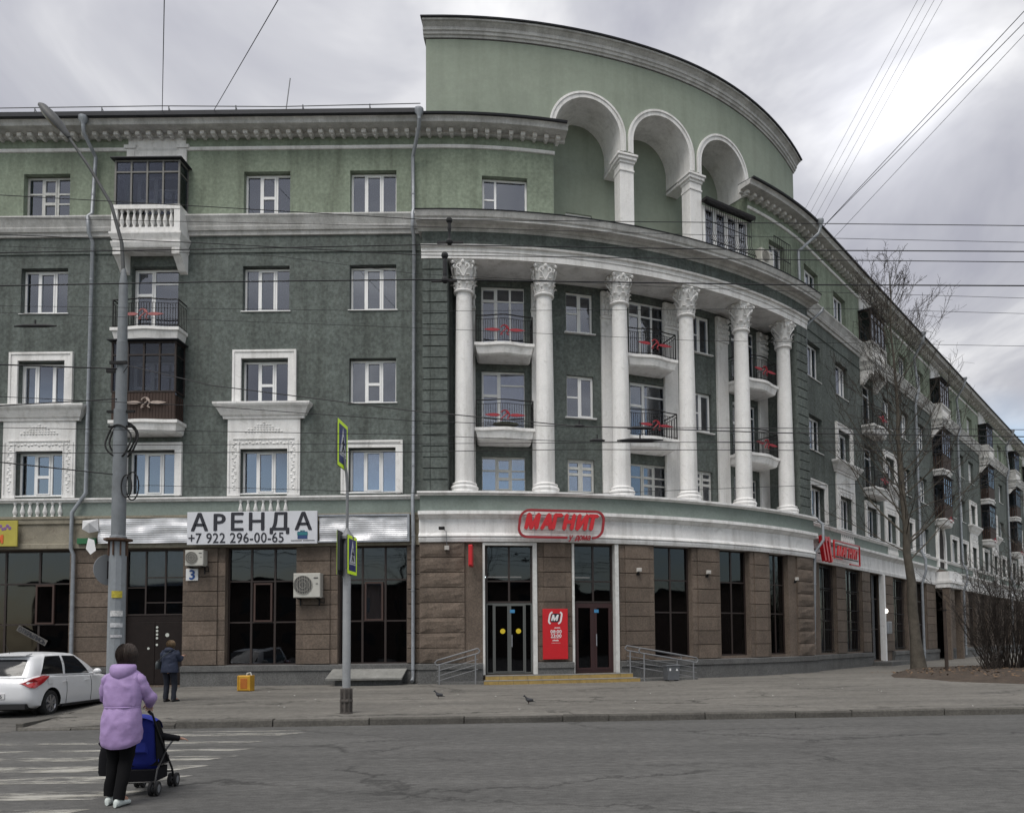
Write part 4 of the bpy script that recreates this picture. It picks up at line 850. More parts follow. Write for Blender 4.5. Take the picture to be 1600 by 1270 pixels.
# rustic blocks between the shop windows
def blocks(u0, u1, o, z0, z1, n, three=True, rough=0.0, side=0.22):
    h = (z1 - z0) / n
    for i in range(n):
        a, c = z0 + i * h + 0.011, z0 + (i + 1) * h - 0.011
        spans = [(u0 + side, u1 - side, 0.065)] + ([(u0 + 0.004, u0 + side, 0.02), (u1 - side, u1 - 0.004, 0.02)] if three else [])
        if not three: spans = [(u0, u1, 0.065)]
        for ua, ub, t in spans:
            b = MB()
            if rough:
                NU, NZ = 6, 4; V = []
                for x in range(NU + 1):
                    for y in range(NZ + 1):
                        fx, fy = x / NU, y / NZ; edge = min(fx, 1 - fx, fy, 1 - fy)
                        oo = o + t + (0 if edge == 0 else rough * (0.6 + 0.7 * mnoise.noise(Vector((fx * 3 + i * 7.1, fy * 2.5, u0)))))
                        V.append(path(ua + (ub - ua) * fx, oo, a + (c - a) * fy))
                F = [(x * (NZ + 1) + y, (x + 1) * (NZ + 1) + y, (x + 1) * (NZ + 1) + y + 1, x * (NZ + 1) + y + 1) for x in range(NU) for y in range(NZ)]
                b.add(V, F); b.sweep(ua, ub, [(o - 0.01, a), (o + t - 0.001, a), (o + t - 0.001, c), (o - 0.01, c)])
            else:
                b.sweep(ua, ub, [(o - 0.01, a), (o + t - 0.012, a), (o + t, a + 0.012), (o + t, c - 0.012), (o + t - 0.012, c), (o - 0.01, c)])
            part('stone_block', b, BROWN)
for a, c in ((-12.05, -10.27), (-8.29, -6.88), (-4.53, -3.15)): blocks(a, c, 0, 1.0, 4.9, 8, True, side=0.25)
blocks(-0.84, PE0 - 0.06, 0, 1.0, 4.9, 8, False)
blocks(PE0 + 0.02, 1.08, 0.38, 1.0, 4.94, 8, False, 0.05)
for a, c in ((3.42, 4.54), (6.2, 7.48), (9.02, 10.24), (11.73, 12.83)): blocks(a, c, 0.38, 1.0, 4.94, 8, True, side=0.21)
blocks(14.6, PE1 - 0.04, 0.38, 1.0, 4.94, 8, False, 0.05)
for a, c in ((LA + 2.25, LA + 3.4), (LA + 5.65, LA + 6.8), (LA + 8.9, LA + 10.5), (LA + 13.0, LA + 14.9), (LA + 17.0, LA + 19.0)): blocks(a, c, 0, 1.0, 4.9, 8, False)
# sign band of the left wing and shop cornice of the right wing
CREAM = mat('peeling_cream_frieze', (0.30, 0.27, 0.21), 0.9, 0.2, 1.5, 0.6, 40, dirt=(0.12, 0.09, 0.065), dirtamt=0.8, dirtscale=2.2, fine=0.2)
part('sign_band', MB().sweep(UL, PE0 - 0.02, [(0, 4.90), (0.12, 4.91), (0.12, 5.06), (0.08, 5.08), (0.08, 5.70), (0.13, 5.74), (0.13, 5.86), (0.16, 5.90), (0.16, 5.98), (0, 6.0)]), CREAM)
part('band_course', MB().sweep(UL, PE0 + 0.03, [(0, 6.0), (0.02, 6.0), (0.02, 6.44), (0, 6.44)]), G_BAND); part('band_course', MB().sweep(PE1, UR, [(0, 6.0), (0.02, 6.0), (0.02, 6.44), (0, 6.44)]), G_BAND)
part('shop_cornice', MB().sweep(PE1 - 0.02, LA + 19.0, [(0, 4.90), (0.10, 4.91), (0.12, 5.05), (0.10, 5.10), (0.08, 5.66), (0.16, 5.74), (0.24, 5.80), (0.30, 5.84), (0.30, 5.95), (0, 6.0)]), WHITE)
part('shop_cornice', MB().sweep(LA + 22.5, UR, [(0, 4.90), (0.10, 4.91), (0.12, 5.05), (0.08, 5.66), (0.24, 5.80), (0.30, 5.84), (0.30, 5.95), (0, 6.0)]), WHITE)
# drainpipes
def drain(pts, r_=0.062, funnel=True):
    p = [path(*q) for q in pts]; b = MB(); b.tube(p, r_, 10)
    for q, w in zip(p[:-1], p[1:]):
        L_ = (Vector(w) - Vector(q)).length
        for k in range(1, int(L_ / 1.3) + 1):
            c = Vector(q).lerp(Vector(w), k * 1.3 / L_); dd = (Vector(w) - Vector(q)).normalized() * 0.025; b.tube([c - dd, c + dd], r_ * 1.16, 10)
    if funnel: b.lathe([(0.065, 0), (0.07, 0.12), (0.15, 0.25), (0.15, 0.36), (0.12, 0.36)], 12, Matrix.Translation(Vector(p[0]) - Vector((0, 0, 0.02))))
    part('drainpipe', b, ZINC, 40)
drain([(-11.5, 0.72, 18.95), (-11.5, 0.68, 18.75), (-11.42, 0.14, 18.25), (-11.5, 0.14, 16.3), (-11.55, 0.30, 16.1), (-11.5, 0.30, 15.55), (-11.46, 0.14, 15.3), (-11.5, 0.14, 6.75), (-11.9, 0.20, 6.1), (-11.9, 0.22, 4.9), (-11.85, 0.16, 4.7), (-11.85, 0.16, 0.6)])
drain([(-0.30, 0.78, 19.05), (-0.32, 0.7, 18.85), (-0.64, 0.14, 18.15), (-0.62, 0.14, 16.3), (-0.62, 0.30, 16.1), (-0.62, 0.30, 15.55), (-0.60, 0.14, 15.35), (-0.62, 0.14, 6.9), (-0.62, 0.26, 6.5), (-0.60, 0.24, 5.0), (-0.62, 0.16, 4.7), (-0.62, 0.18, 0.55), (-0.62, 0.35, 0.42)])
drain([(16.75, 0.78, 19.05), (16.7, 0.7, 18.8), (15.9, 0.16, 17.9), (15.95, 0.16, 16.0)])
drain([(16.5, 0.9, 15.45), (16.45, 0.85, 15.3), (16.08, 0.30, 14.7), (16.08, 0.22, 6.9), (16.2, 0.75, 6.35), (16.25, 0.75, 5.7), (16.05, 0.45, 5.2), (16.05, 0.30, 0.9), (16.1, 0.3, 0.4)], funnel=False)
for q in (15.7, 26.0, 43.6): drain([(LA + q - 0.3, 0.78, 19.05), (LA + q - 0.3, 0.7, 18.8), (LA + q, 0.14, 18.1), (LA + q, 0.32, 16.1), (LA + q, 0.14, 15.3), (LA + q, 0.14, 6.8), (LA + q, 0.4, 6.2), (LA + q, 0.4, 5.5), (LA + q, 0.16, 4.8), (LA + q, 0.16, 0.5)], r_=0.075)
# ------------------------------------------------------------------ entrance steps, ramps, bin
TILE = mat('yellow_step_tile', (0.34, 0.235, 0.075), 0.7, 0.2, 6, dirt=(0.16, 0.13, 0.08), dirtamt=0.5, dirtscale=4); TREAD = mat('pale_step_tile', (0.24, 0.235, 0.22), 0.8, 0.2, 4, dirt=(0.12, 0.115, 0.1), dirtamt=0.5, dirtscale=3)
st = thing('entrance_steps', path(4.1, 0.9, 0.3), 'two low steps with yellow tiled risers before the shop doors', 'steps')
build('core', MB().pbox(1.76, 6.42, 0.2, 0.87, 0.1, 0.575).pbox(1.72, 6.50, 0.87, 1.27, 0.1, 0.435), PLINTH, st)
for (a, c, oo, z0, z1, n) in ((1.74, 6.44, 0.87, 0.44, 0.575, 11), (1.70, 6.52, 1.27, 0.29, 0.435, 11)):
    for k in range(n):
        ua, ub = a + (c - a) * k / n + 0.004, a + (c - a) * (k + 1) / n - 0.004
        build('riser_tile', MB().pbox(ua, ub, oo, oo + 0.018, z0, z1 - 0.002), TILE, st)
        build('tread_tile', MB().pbox(ua, ub, oo - 0.40, oo + 0.022, z1 - 0.001, z1 + 0.016), TREAD, st)
def ramp_rail(name, rows, label):
    t = thing(name, path(*rows[0][0]), label, 'railing', 'ramp railings at the shop entrance')
    for pts, r_ in rows[1:]: pass
    return t
def rail_set(u0, u1, o, zt0, zt1, zg0, zg1, label):
    t = thing('ramp_railing', path((u0 + u1) / 2, o, 0.3), label, 'railing', 'ramp railings at the shop entrance')
    b = MB(); n = 8
    def L_(k, dz): f = k / n; return path(u0 + (u1 - u0) * f, o, zt0 + (zt1 - zt0) * f + dz)
    loop = [L_(k, 0) for k in range(n + 1)] + [path(u1 + 0.06 * (1 if u1 > u0 else -1), o, zt1 - 0.07)] + [L_(k, -0.16) for k in range(n, -1, -1)] + [path(u0 - 0.06 * (1 if u1 > u0 else -1), o, zt0 - 0.09), L_(0, 0)]
    b.tube(loop, 0.024, 7); build('handrail', b, STEEL, t, smooth=50)
    for d_ in (0.34, 0.50, 0.66): build('bar', MB().tube([L_(0, -d_), L_(n, -d_)], 0.012, 6), STEEL, t)
    for f in (0.06, 0.94):
        u = u0 + (u1 - u0) * f; build('post', MB().tube([path(u, o, 0.25), path(u, o, zt0 + (zt1 - zt0) * f - 0.16)], 0.024, 7), STEEL, t)
rail_set(1.52, 0.28, 0.95, 1.47, 1.10, 0, 0, 'short grey tube railing sloping down left of the glass entrance'); rail_set(6.55, 8.55, 1.25, 1.42, 1.06, 0, 0, 'front grey tube railing sloping down behind the litter bin'); rail_set(6.30, 8.25, 0.72, 1.50, 1.14, 0, 0, 'rear grey tube railing of the ramp, close to the plinth')
b = MB(); b.sweep(6.5, 8.6, [(0.4, 0.1), (1.25, 0.1), (1.25, 0.40), (0.4, 0.42)]); build('ramp', b, PLINTH, kind='structure')
b = MB(); b.sweep(0.3, 1.7, [(0.4, 0.1), (0.95, 0.1), (0.95, 0.40), (0.4, 0.42)]); build('ramp', b, PLINTH, kind='structure')
p = path(7.42, 1.62, 0); Wb = Matrix.Translation((p[0], p[1], gz(p[0], p[1]))) @ Matrix.Rotation(0.35, 4, 'Z')
t = thing('litter_bin', Wb.translation, 'grey metal litter bin with white stickers beside the ramp railing', 'bin')
BINM = mat('grey_bin_paint', (0.105, 0.11, 0.118), 0.5, 0.15, 5)
link('body', MB().prism([(-0.21, 0.04), (0.21, 0.04), (0.23, 0.48), (-0.23, 0.48)], -0.16, 0.16).mesh('body', BINM), t, Wb); link('lid', MB().bbox(-0.25, 0.25, -0.18, 0.18, 0.48, 0.53, 0.015).mesh('lid', BINM), t, Wb)
for x in (-0.12, 0.12): link('sticker', MB().prism([(x - 0.04, 0.34), (x + 0.05, 0.34), (x, 0.42)] if x > 0 else [(x - 0.03, 0.34), (x + 0.03, 0.34), (x + 0.03, 0.42), (x - 0.03, 0.42)], -0.166, -0.162).mesh('sticker', mat('white_vinyl', (0.7, 0.7, 0.7), 0.5)), t, Wb)
for x in (-0.17, 0.17): link('foot', MB().box(x - 0.02, x + 0.02, -0.12, 0.12, 0, 0.045).mesh('foot', IRON), t, Wb)
# concrete hatch slab by the wall
t = thing('cellar_hatch', path(-2.0, 0.5, 0.3), 'sloping concrete slab over a cellar hatch under the shop window', 'hatch')
b = MB(); b.sweep(-3.25, -0.82, [(0.12, 0.80), (0.95, 0.50), (0.96, 0.56), (0.12, 0.86)]); build('slab', b, mat('pale_concrete', (0.23, 0.23, 0.215), 0.9, 0.25, 2, 0.8, 40, dirt=(0.1, 0.1, 0.09), dirtamt=0.5, dirtscale=3), t)
b = MB(); b.sweep(-3.0, -0.95, [(0.14, 0.2), (0.75, 0.2), (0.75, 0.56), (0.14, 0.78)]); build('base', b, PLINTH, t)
# ------------------------------------------------------------------ signs on the facade
SILV = mat('crumpled_silver_sheet', (0.66, 0.66, 0.68), 0.42, 0.12, 2.0, metal=0.55, bump=0.3, bscale=2.0)
def ribbed(a, c, z0, z1, o, seed):
    b = MB(); NU = 40; NZ = 34; V = []; r_ = random.Random(seed)
    for i in range(NU + 1):
        for j in range(NZ + 1):
            u = a + (c - a) * i / NU; z = z0 + (z1 - z0) * j / NZ
            w = 0.035 * mnoise.noise(Vector((u * 1.1, z * 3.0, seed))) + 0.02 * mnoise.noise(Vector((u * 3.1, z * 2, seed + 5)))
            V.append(path(u, o + 1.5 * w + (0.004 if j % 3 == 0 else 0), z + 0.015 * mnoise.noise(Vector((u, 1, seed)))))
    b.add(V, [(i * (NZ + 1) + j, (i + 1) * (NZ + 1) + j, (i + 1) * (NZ + 1) + j + 1, i * (NZ + 1) + j + 1) for i in range(NU) for j in range(NZ)]); return b
t = thing('metal_sign_panel', path(-9.6, 0.25, 5.0), 'crumpled silver ribbed sheet with torn end, left of the white banner', 'sign panel', 'bare silver sign panels')
build('sheet', ribbed(-11.0, -8.05, 5.05, 5.86, 0.24, 3), SILV, t)
FLAP = mat('torn_white_film', (0.62, 0.62, 0.63), 0.5, 0.1, 3)
b = MB(); b.add([path(u, o, z) for u, o, z in ((-11.0, 0.25, 5.86), (-11.45, 0.35, 5.80), (-11.42, 0.42, 5.50), (-11.2, 0.4, 5.38), (-10.95, 0.30, 5.45), (-11.15, 0.5, 5.7))], [(0, 1, 5), (1, 2, 5), (2, 3, 5), (3, 4, 5), (4, 0, 5)]); build('torn_film', b, FLAP, t)
b = MB(); b.add([path(u, o, z) for u, o, z in ((-11.25, 0.36, 5.22), (-11.05, 0.36, 5.15), (-10.95, 0.42, 4.80), (-11.1, 0.46, 4.66), (-11.28, 0.42, 4.86))], [(0, 1, 2, 3, 4)]); build('torn_film', b, FLAP, t)
build('backing_board', MB().pbox(-11.72, -11.1, 0.14, 0.2, 5.05, 5.24), mat('green_board', (0.02, 0.13, 0.05), 0.6), t)
t = thing('metal_sign_panel', path(-2.2, 0.25, 5.0), 'framed silver ribbed sheet to the right of the white banner', 'sign panel', 'bare silver sign panels')
build('sheet', ribbed(-3.7, -0.8, 5.06, 5.84, 0.24, 9), SILV, t)
b = MB(); b.pbox(-3.72, -0.72, 0.14, 0.3, 5.0, 5.05); b.pbox(-3.72, -0.72, 0.14, 0.3, 5.86, 5.92); b.pbox(-0.79, -0.72, 0.14, 0.299, 5.05, 5.86); build('frame', b, ZINC, t)
t = thing('rental_banner', path(-5.88, 0.3, 5.0), 'white banner reading АРЕНДА with a phone number', 'banner')
WB = PW(-5.88, 0.34, 5.0); VIN = mat('white_banner_vinyl', (0.60, 0.61, 0.65), 0.6, 0.05, 1.2); INK = mat('black_ink', (0.015, 0.016, 0.025), 0.6)
link('sheet', MB().bbox(-2.14, 2.14, 0, 0.05, -0.04, 1.04, 0.01).mesh('sheet', VIN), t, WB)
put_text(t, WB @ Matrix.Translation((-0.02, -0.006, 0.70)), 'АPЕНДА', 0.80, 0.004, INK, 0, 0.018, 3.95, 0.25)
put_text(t, WB @ Matrix.Translation((-0.52, -0.006, 0.18)), '+7 922 296-00-65', 0.47, 0.004, INK, 0, 0.004, 3.12, 0.10)
b = MB(); b.box(1.50, 1.82, -0.012, 0, 0.12, 0.36); link('briefcase_icon', b.mesh('briefcase_icon', mat('navy_ink', (0.02, 0.05, 0.16), 0.6)), t, WB)
b = MB(); b.box(1.49, 1.83, -0.016, 0, 0.24, 0.34).box(1.59, 1.62, -0.016, 0, 0.36, 0.39).box(1.70, 1.73, -0.016, 0, 0.36, 0.39).box(1.59, 1.73, -0.017, 0, 0.385, 0.40); link('briefcase_icon', b.mesh('briefcase_icon', mat('teal_ink', (0.02, 0.17, 0.19), 0.6)), t, WB)
b = MB(); b.box(1.28, 1.64, -0.006, 0, 0.05, 0.075).box(1.68, 2.06, -0.006, 0, 0.05, 0.075); link('fine_print', b.mesh('fine_print', INK), t, WB)
t = thing('shop_banner', path(-14.6, 0.25, 5.0), 'yellow banner with purple flowers at the left edge', 'banner'); WB = PW(-14.62, 0.28, 4.98)
link('sheet', MB().bbox(-1.05, 0.98, 0, 0.04, 0, 0.86, 0.01).mesh('sheet', mat('yellow_vinyl', (0.42, 0.36, 0.06), 0.6, 0.1, 2)), t, WB)
put_text(t, WB @ Matrix.Translation((0.38, -0.008, 0.24)), 'М', 0.36, 0.006, mat('orange_ink', (0.62, 0.13, 0.03), 0.6), 0, 0.02)
b = MB()
for k in range(16):
    x = -0.4 + 0.075 * k; b.ball((x, -0.002, 0.62 + 0.06 * math.sin(k * 1.9)), (0.06, 0.006, 0.06), 7, 4)
link('flower_print', b.mesh('flower_print', [mat('purple_ink', (0.20, 0.10, 0.24), 0.6)]), t, WB)
t = thing('house_number_plate', path(-7.95, 0.1, 3.8), 'white plate with a blue number 3 beside the door', 'sign'); WB = PW(-7.95, 0.11, 3.80)
link('plate', MB().bbox(-0.2, 0.2, 0, 0.03, 0, 0.4, 0.008).mesh('plate', mat('white_enamel', (0.66, 0.67, 0.68), 0.4, 0.06, 4)), t, WB); put_text(t, WB @ Matrix.Translation((0.01, -0.004, 0.20)), '3', 0.44, 0.003, mat('blue_enamel', (0.01, 0.06, 0.24), 0.4), 0, 0.016, name='digit')
t = thing('window_notice', path(-12.9, -0.1, 1.2), 'tilted paper notice reading ОТКРЫЛИСЬ inside the left shop window', 'notice'); WB = PW(-13.35, -0.13, 2.05) @ Matrix.Rotation(0.5, 4, 'Y')
link('paper', MB().box(-0.55, 0.55, 0, 0.006, -0.10, 0.10).mesh('paper', mat('grey_paper', (0.11, 0.105, 0.10), 0.9)), t, WB); put_text(t, WB @ Matrix.Translation((0, -0.004, 0)), 'ОТКРЫЛИСЬ', 0.19, 0.002, INK, 0, 0.004, 1.0)
# МАГНИТ sign over the curved shop
def rrect(hw, hh, r_, sh, n=6):
    P = []
    for cx, cz, a0 in ((hw - r_, hh - r_, 0), (-hw + r_, hh - r_, pi / 2), (-hw + r_, -hh + r_, pi), (hw - r_, -hh + r_, 1.5 * pi)):
        for k in range(n + 1):
            a = a0 + pi / 2 * k / n; x, z = cx + r_ * math.cos(a), cz + r_ * math.sin(a); P.append((x + z * sh, z))
    return P
def strip(b, pts, w, y0, y1):
    n = len(pts); V = []
    for i, (x, z) in enumerate(pts):
        a = pts[max(i - 1, 0)]; c = pts[min(i + 1, n - 1)]; dx, dz = c[0] - a[0], c[1] - a[1]; L_ = math.hypot(dx, dz) or 1; nx, nz = -dz / L_ * w / 2, dx / L_ * w / 2
        V += [(x + nx, y0, z + nz), (x - nx, y0, z - nz), (x - nx, y1, z - nz), (x + nx, y1, z + nz)]
    b.add(V, [(4 * i + j, 4 * i + 4 + j, 4 * i + 4 + (j + 1) % 4, 4 * i + (j + 1) % 4) for i in range(n - 1) for j in range(4)] + [(0, 1, 2, 3), (4 * n - 1, 4 * n - 2, 4 * n - 3, 4 * n - 4)])
t = thing('shop_sign', path(4.15, 0.7, 5.0), 'red block letters in a rounded red outline on the white curved cornice', 'sign'); WB = PW(4.15, 0.86, 5.50)
P = rrect(1.40, 0.44, 0.30, 0.12); cut = [q for q in P]; start = 28 - 3
ring = P[26:] + P[:1] if False else P
# open the outline where the small lettering sits (lower right)
i0 = 20; seq = [(1.02, -0.44)] + [P[k] for k in range(21, 28)] + P[0:21] + [(0.18, -0.44)]
b = MB(); strip(b, seq, 0.075, -0.03, 0.05); link('outline', b.mesh('outline', DKRED), t, WB)
put_text(t, WB @ Matrix.Translation((-0.02, -0.02, 0.06)), 'МАГНИТ', 0.66, 0.05, SIGNRED, 0.28, 0.05, 2.40, 0.13)
put_text(t, WB @ Matrix.Translation((0.58, -0.02, -0.42)), 'у дома', 0.26, 0.03, DKRED, 0.28, 0.010, 0.72, 0.08)
b = MB()
for x in (-0.9, -0.35, 0.25, 0.85): b.box(x - 0.01, x + 0.01, 0.03, 0.06, -0.42, 0.42)
for z in (0.24, -0.2): b.box(-1.25, 1.25, 0.03, 0.05, z - 0.012, z + 0.012)
for x in (-0.9, 0.85): b.box(x - 0.015, x + 0.015, 0.05, 0.36, 0.2, 0.23)
link('mounting_rack', b.mesh('mounting_rack', mat('thin_white_rack', (0.55, 0.55, 0.55), 0.5)), t, WB)
t = thing('shop_sign', path(LA + 1.6, 0.5, 4.8), 'red rack-mounted lettering seen at an angle along the right wing', 'sign'); WB = PW(LA + 2.3, 0.55, 5.42)
b = MB(); strip(b, [(-1.55 + x, z) for x, z in ((0, 0.45), (3.2, 0.45), (3.2, 0.0), (3.2, -0.45), (1.9, -0.45))], 0.055, -0.03, 0.04); strip(b, [(-1.55, 0.45), (-1.55, -0.3), (-0.6, -0.3)], 0.055, -0.03, 0.04); link('outline', b.mesh('outline', SIGNRED), t, WB)
put_text(t, WB @ Matrix.Translation((0.05, -0.02, 0.02)), 'МАГНИТ', 0.60, 0.03, SIGNRED, 0.28, 0.02, 2.6, 0.14)
b = MB()
for k in range(3): strip(b, [(-3.05 + k * 0.36, 0.5 - 0.06 * (k % 2)), (-2.92 + k * 0.36, 0.0), (-2.72 + k * 0.36, -0.52)], 0.15, -0.08, 0.08)
strip(b, [(-3.0, 0.46), (-2.1, 0.36)], 0.14, -0.07, 0.07); link('logo', b.mesh('logo', SIGNRED), t, WB)
b = MB(); b.box(-3.1, 1.7, 0.08, 0.12, 0.2, 0.24).box(-3.1, 1.7, 0.08, 0.12, -0.24, -0.2)
for x in (-2.6, 0.0, 1.4): b.box(x - 0.02, x + 0.02, 0.1, 0.5, 0.0, 0.04)
link('mounting_rack', b.mesh('mounting_rack', IRON), t, WB)
# red poster with opening hours
t = thing('opening_hours_board', path(3.97, 0.5, 1.05), 'tall red board with white logo and opening hours between the two doors', 'sign'); WB = PW(3.97, 0.53, 1.08)
WV = mat('white_vinyl', (0.7, 0.7, 0.7), 0.5); link('board', MB().bbox(-0.42, 0.42, 0, 0.06, 0, 1.66, 0.006).mesh('board', SIGNRED), t, WB)
P = rrect(0.20, 0.19, 0.10, 0.18); b = MB(); strip(b, [(x, z + 1.36) for x, z in P[22:28] + P[0:6]], 0.055, -0.006, 0.0); strip(b, [(x, z + 1.36) for x, z in P[8:20]], 0.055, -0.006, 0.0); link('logo', b.mesh('logo', WV), t, WB)
put_text(t, WB @ Matrix.Translation((-0.02, -0.004, 1.36)), 'М', 0.26, 0.003, WV, 0.25, 0.014)
b = MB(); b.prism([(x * 0.76, z * 0.76 + 1.36) for x, z in P], -0.002, 0.0); link('logo', b.mesh('logo', INK), t, WB)
for s_, z, sz in (('08:00', 0.91, 0.16), ('23:00', 0.77, 0.16)): put_text(t, WB @ Matrix.Translation((0.02, -0.004, z)), s_, sz, 0.002, WV, 0, 0.004, name='digit')
b = MB()
for k in range(7): b.box(-0.03 + k * 0.028, -0.012 + k * 0.028, -0.004, 0, 1.015, 1.045 + 0.01 * (k % 2)); b.box(-0.10 + k * 0.03, -0.078 + k * 0.03, -0.004, 0, 0.60, 0.63 + 0.008 * (k % 3))
link('fine_print', b.mesh('fine_print', WV), t, WB)
b = MB(); b.box(-0.14, 0.16, -0.004, 0, 0.69, 0.698).box(-0.14, 0.16, -0.004, 0, 0.53, 0.538); link('rule', b.mesh('rule', WV), t, WB)
t = thing('blade_sign', path(1.42, 0.5, 4.1), 'narrow red box sign sticking out from the wall left of the entrance', 'sign'); WB = PW(1.25, 0.45, 4.1)
link('box', MB().bbox(0.0, 0.13, -0.65, -0.12, 0.0, 0.68, 0.03).mesh('box', SIGNRED), t, WB); link('arm', MB().box(0.03, 0.07, -0.13, 0.0, 0.12, 0.16).box(0.03, 0.07, -0.13, 0.0, 0.5, 0.54).mesh('arm', IRON), t, WB)
# fluorescent tubes inside the shop, seen through the door glass
FLU = mat('fluorescent_tube', (0.8, 0.85, 0.9), 0.5, emit=((0.85, 0.95, 1.0), 1.6))
for k, u in enumerate((2.2, 4.9)):
    t = thing('ceiling_tube_light', path(u, -1.5, 3.9), ('lit ceiling tube inside the shop behind the left glass entrance', 'lit ceiling tube inside the shop behind the right brown entrance')[k], 'lamp', 'tube lights inside the shop'); link('tube', MB().tube([(-0.8, 0, 0), (0.8, 0, 0)], 0.02, 8).mesh('tube', FLU), t, PW(u, -1.5, 3.95)); link('fitting', MB().box(-0.85, 0.85, -0.06, 0.06, 0.03, 0.07).mesh('fitting', ZINC), t, PW(u, -1.5, 3.95))
# small wall lamps, cameras and boxes
LAMPW = mat('pale_lamp_housing', (0.45, 0.43, 0.40), 0.5)
for u, z, lab in ((6.85, 4.0, 'left of the first plain shop window'), (9.6, 4.0, 'between the first and second plain shop windows'), (14.35, 3.95, 'right of the last shop window of the curve')):
    t = thing('wall_floodlight', path(u, 0.48, z), 'small pale floodlight on the brown wall ' + lab, 'lamp', 'floodlights along the curved shop'); WB = PW(u, 0.45, z)
    link('head', MB().bbox(-0.09, 0.09, -0.16, -0.08, 0, 0.13, 0.02).mesh('head', LAMPW), t, WB); link('bracket', MB().box(-0.02, 0.02, -0.09, 0, -0.08, 0.05).box(-0.06, 0.06, -0.02, 0.0, -0.1, -0.04).mesh('bracket', IRON), t, WB)
t = thing('camera', path(0.45, 0.7, 5.3), 'black security camera on a thin arm at the left end of the white cornice', 'camera'); WB = PW(0.42, 0.5, 5.25)
link('housing', MB().bbox(-0.10, 0.08, -0.36, -0.2, 0.06, 0.15, 0.015).mesh('housing', IRON), t, WB); link('arm', MB().tube([(0, -0.25, 0.1), (0.12, -0.2, 0.02), (0.12, -0.12, -0.3), (0.12, 0.02, -0.42)], 0.012, 5).mesh('arm', ZINC), t, WB); link('junction_box', MB().bbox(0.05, 0.2, -0.1, 0.02, -0.58, -0.44, 0.01).mesh('junction_box', LAMPW), t, WB)
t = thing('meter_box', path(LA + 8.95, 0.1, 1.9), 'grey metal meter box beside the far shop door', 'box'); WB = PW(LA + 9.2, 0.09, 1.9); link('case', MB().bbox(-0.28, 0.28, -0.16, 0, 0, 0.62, 0.02).mesh('case', ZINC), t, WB); link('door', MB().bbox(-0.23, 0.23, -0.175, -0.15, 0.05, 0.57, 0.008).mesh('door', STEEL), t, WB)
b = MB(); b.ball((0, -0.06, 0), (0.09, 0.08, 0.11), 10, 8); t = thing('lit_wall_lamp', path(LA + 8.85, 0.1, 3.0), 'small lit white lamp on the wall of the right wing', 'lamp'); link('globe', b.mesh('globe', mat('lit_globe', (0.9, 0.9, 0.85), 0.4, emit=((1, 0.95, 0.85), 2.5)), 60), t, PW(LA + 8.85, 0.12, 3.05)); link('base', MB().bbox(-0.06, 0.06, -0.02, 0.03, -0.07, 0.07, 0.01).mesh('base', IRON), t, PW(LA + 8.85, 0.1, 3.05))
# air conditioners
ACM = mat('beige_ac_case', (0.47, 0.46, 0.42), 0.5, 0.08, 3); ACD = mat('ac_fan_dark', (0.05, 0.05, 0.05), 0.6)
def aircon(u, z, o, w, h, label, big):
    t = thing('air_conditioner', path(u, o + 0.1, z), label, 'air conditioner', 'air conditioner units on the facade'); WB = PW(u, o, z)
    link('case', MB().bbox(-w / 2, w / 2, -0.34, -0.04, 0, h, 0.02).mesh('case', ACM), t, WB); fx = -w * 0.14; fr_ = h * 0.38
    link('fan_opening', MB().lathe([(fr_, 0), (fr_, 0.012)], 24, Matrix.Translation((fx, -0.335, h * 0.52)) @ Matrix.Rotation(pi / 2, 4, 'X')).mesh('fan_opening', ACD), t, WB)
    b = MB()
    for k in range(-5, 6):
        x = k * fr_ / 5.5; q = math.sqrt(max(0, fr_ ** 2 - x * x)); b.box(fx + x - 0.006, fx + x + 0.006, -0.362, -0.352, h * 0.52 - q, h * 0.52 + q)
    for rr_ in (0.35, 0.7, 1.0): b.tube([(fx + fr_ * rr_ * math.cos(a), -0.358, h * 0.52 + fr_ * rr_ * math.sin(a)) for a in [2 * pi * k / 20 for k in range(21)]], 0.007, 4)
    link('grille', b.mesh('grille', mat('ac_grille', (0.30, 0.29, 0.26), 0.5)), t, WB)
    link('badge', MB().box(w * 0.26, w * 0.42, -0.348, -0.338, h * 0.78, h * 0.83).box(w * 0.34, w * 0.42, -0.348, -0.338, h * 0.55, h * 0.58).mesh('badge', ACD), t, WB)
    for x in (-w * 0.35, w * 0.35): link('bracket', MB().box(x - 0.02, x + 0.02, -0.32, 0.0, -0.045, -0.005).box(x - 0.02, x + 0.02, -0.03, 0.0, -0.25, -0.045).mesh('bracket', IRON), t, WB)
    link('hose', MB().tube([(w / 2 - 0.08, -0.12, 0.05), (w / 2 + 0.06, -0.1, -0.02), (w / 2 + 0.04, -0.04, -0.16), (w / 2 - 0.12, 0, -0.12)], 0.018, 5).mesh('hose', IRON), t, WB)
aircon(-7.75, 4.26, 0.05, 0.60, 0.52, 'small air conditioner above the house number plate', 0); aircon(-4.05, 3.18, 0.06, 0.88, 0.80, 'large beige air conditioner between the two left shop windows', 1); aircon(13.28, 16.4, -0.02, 0.75, 0.58, 'air conditioner beside the barred window on the fifth floor', 0)
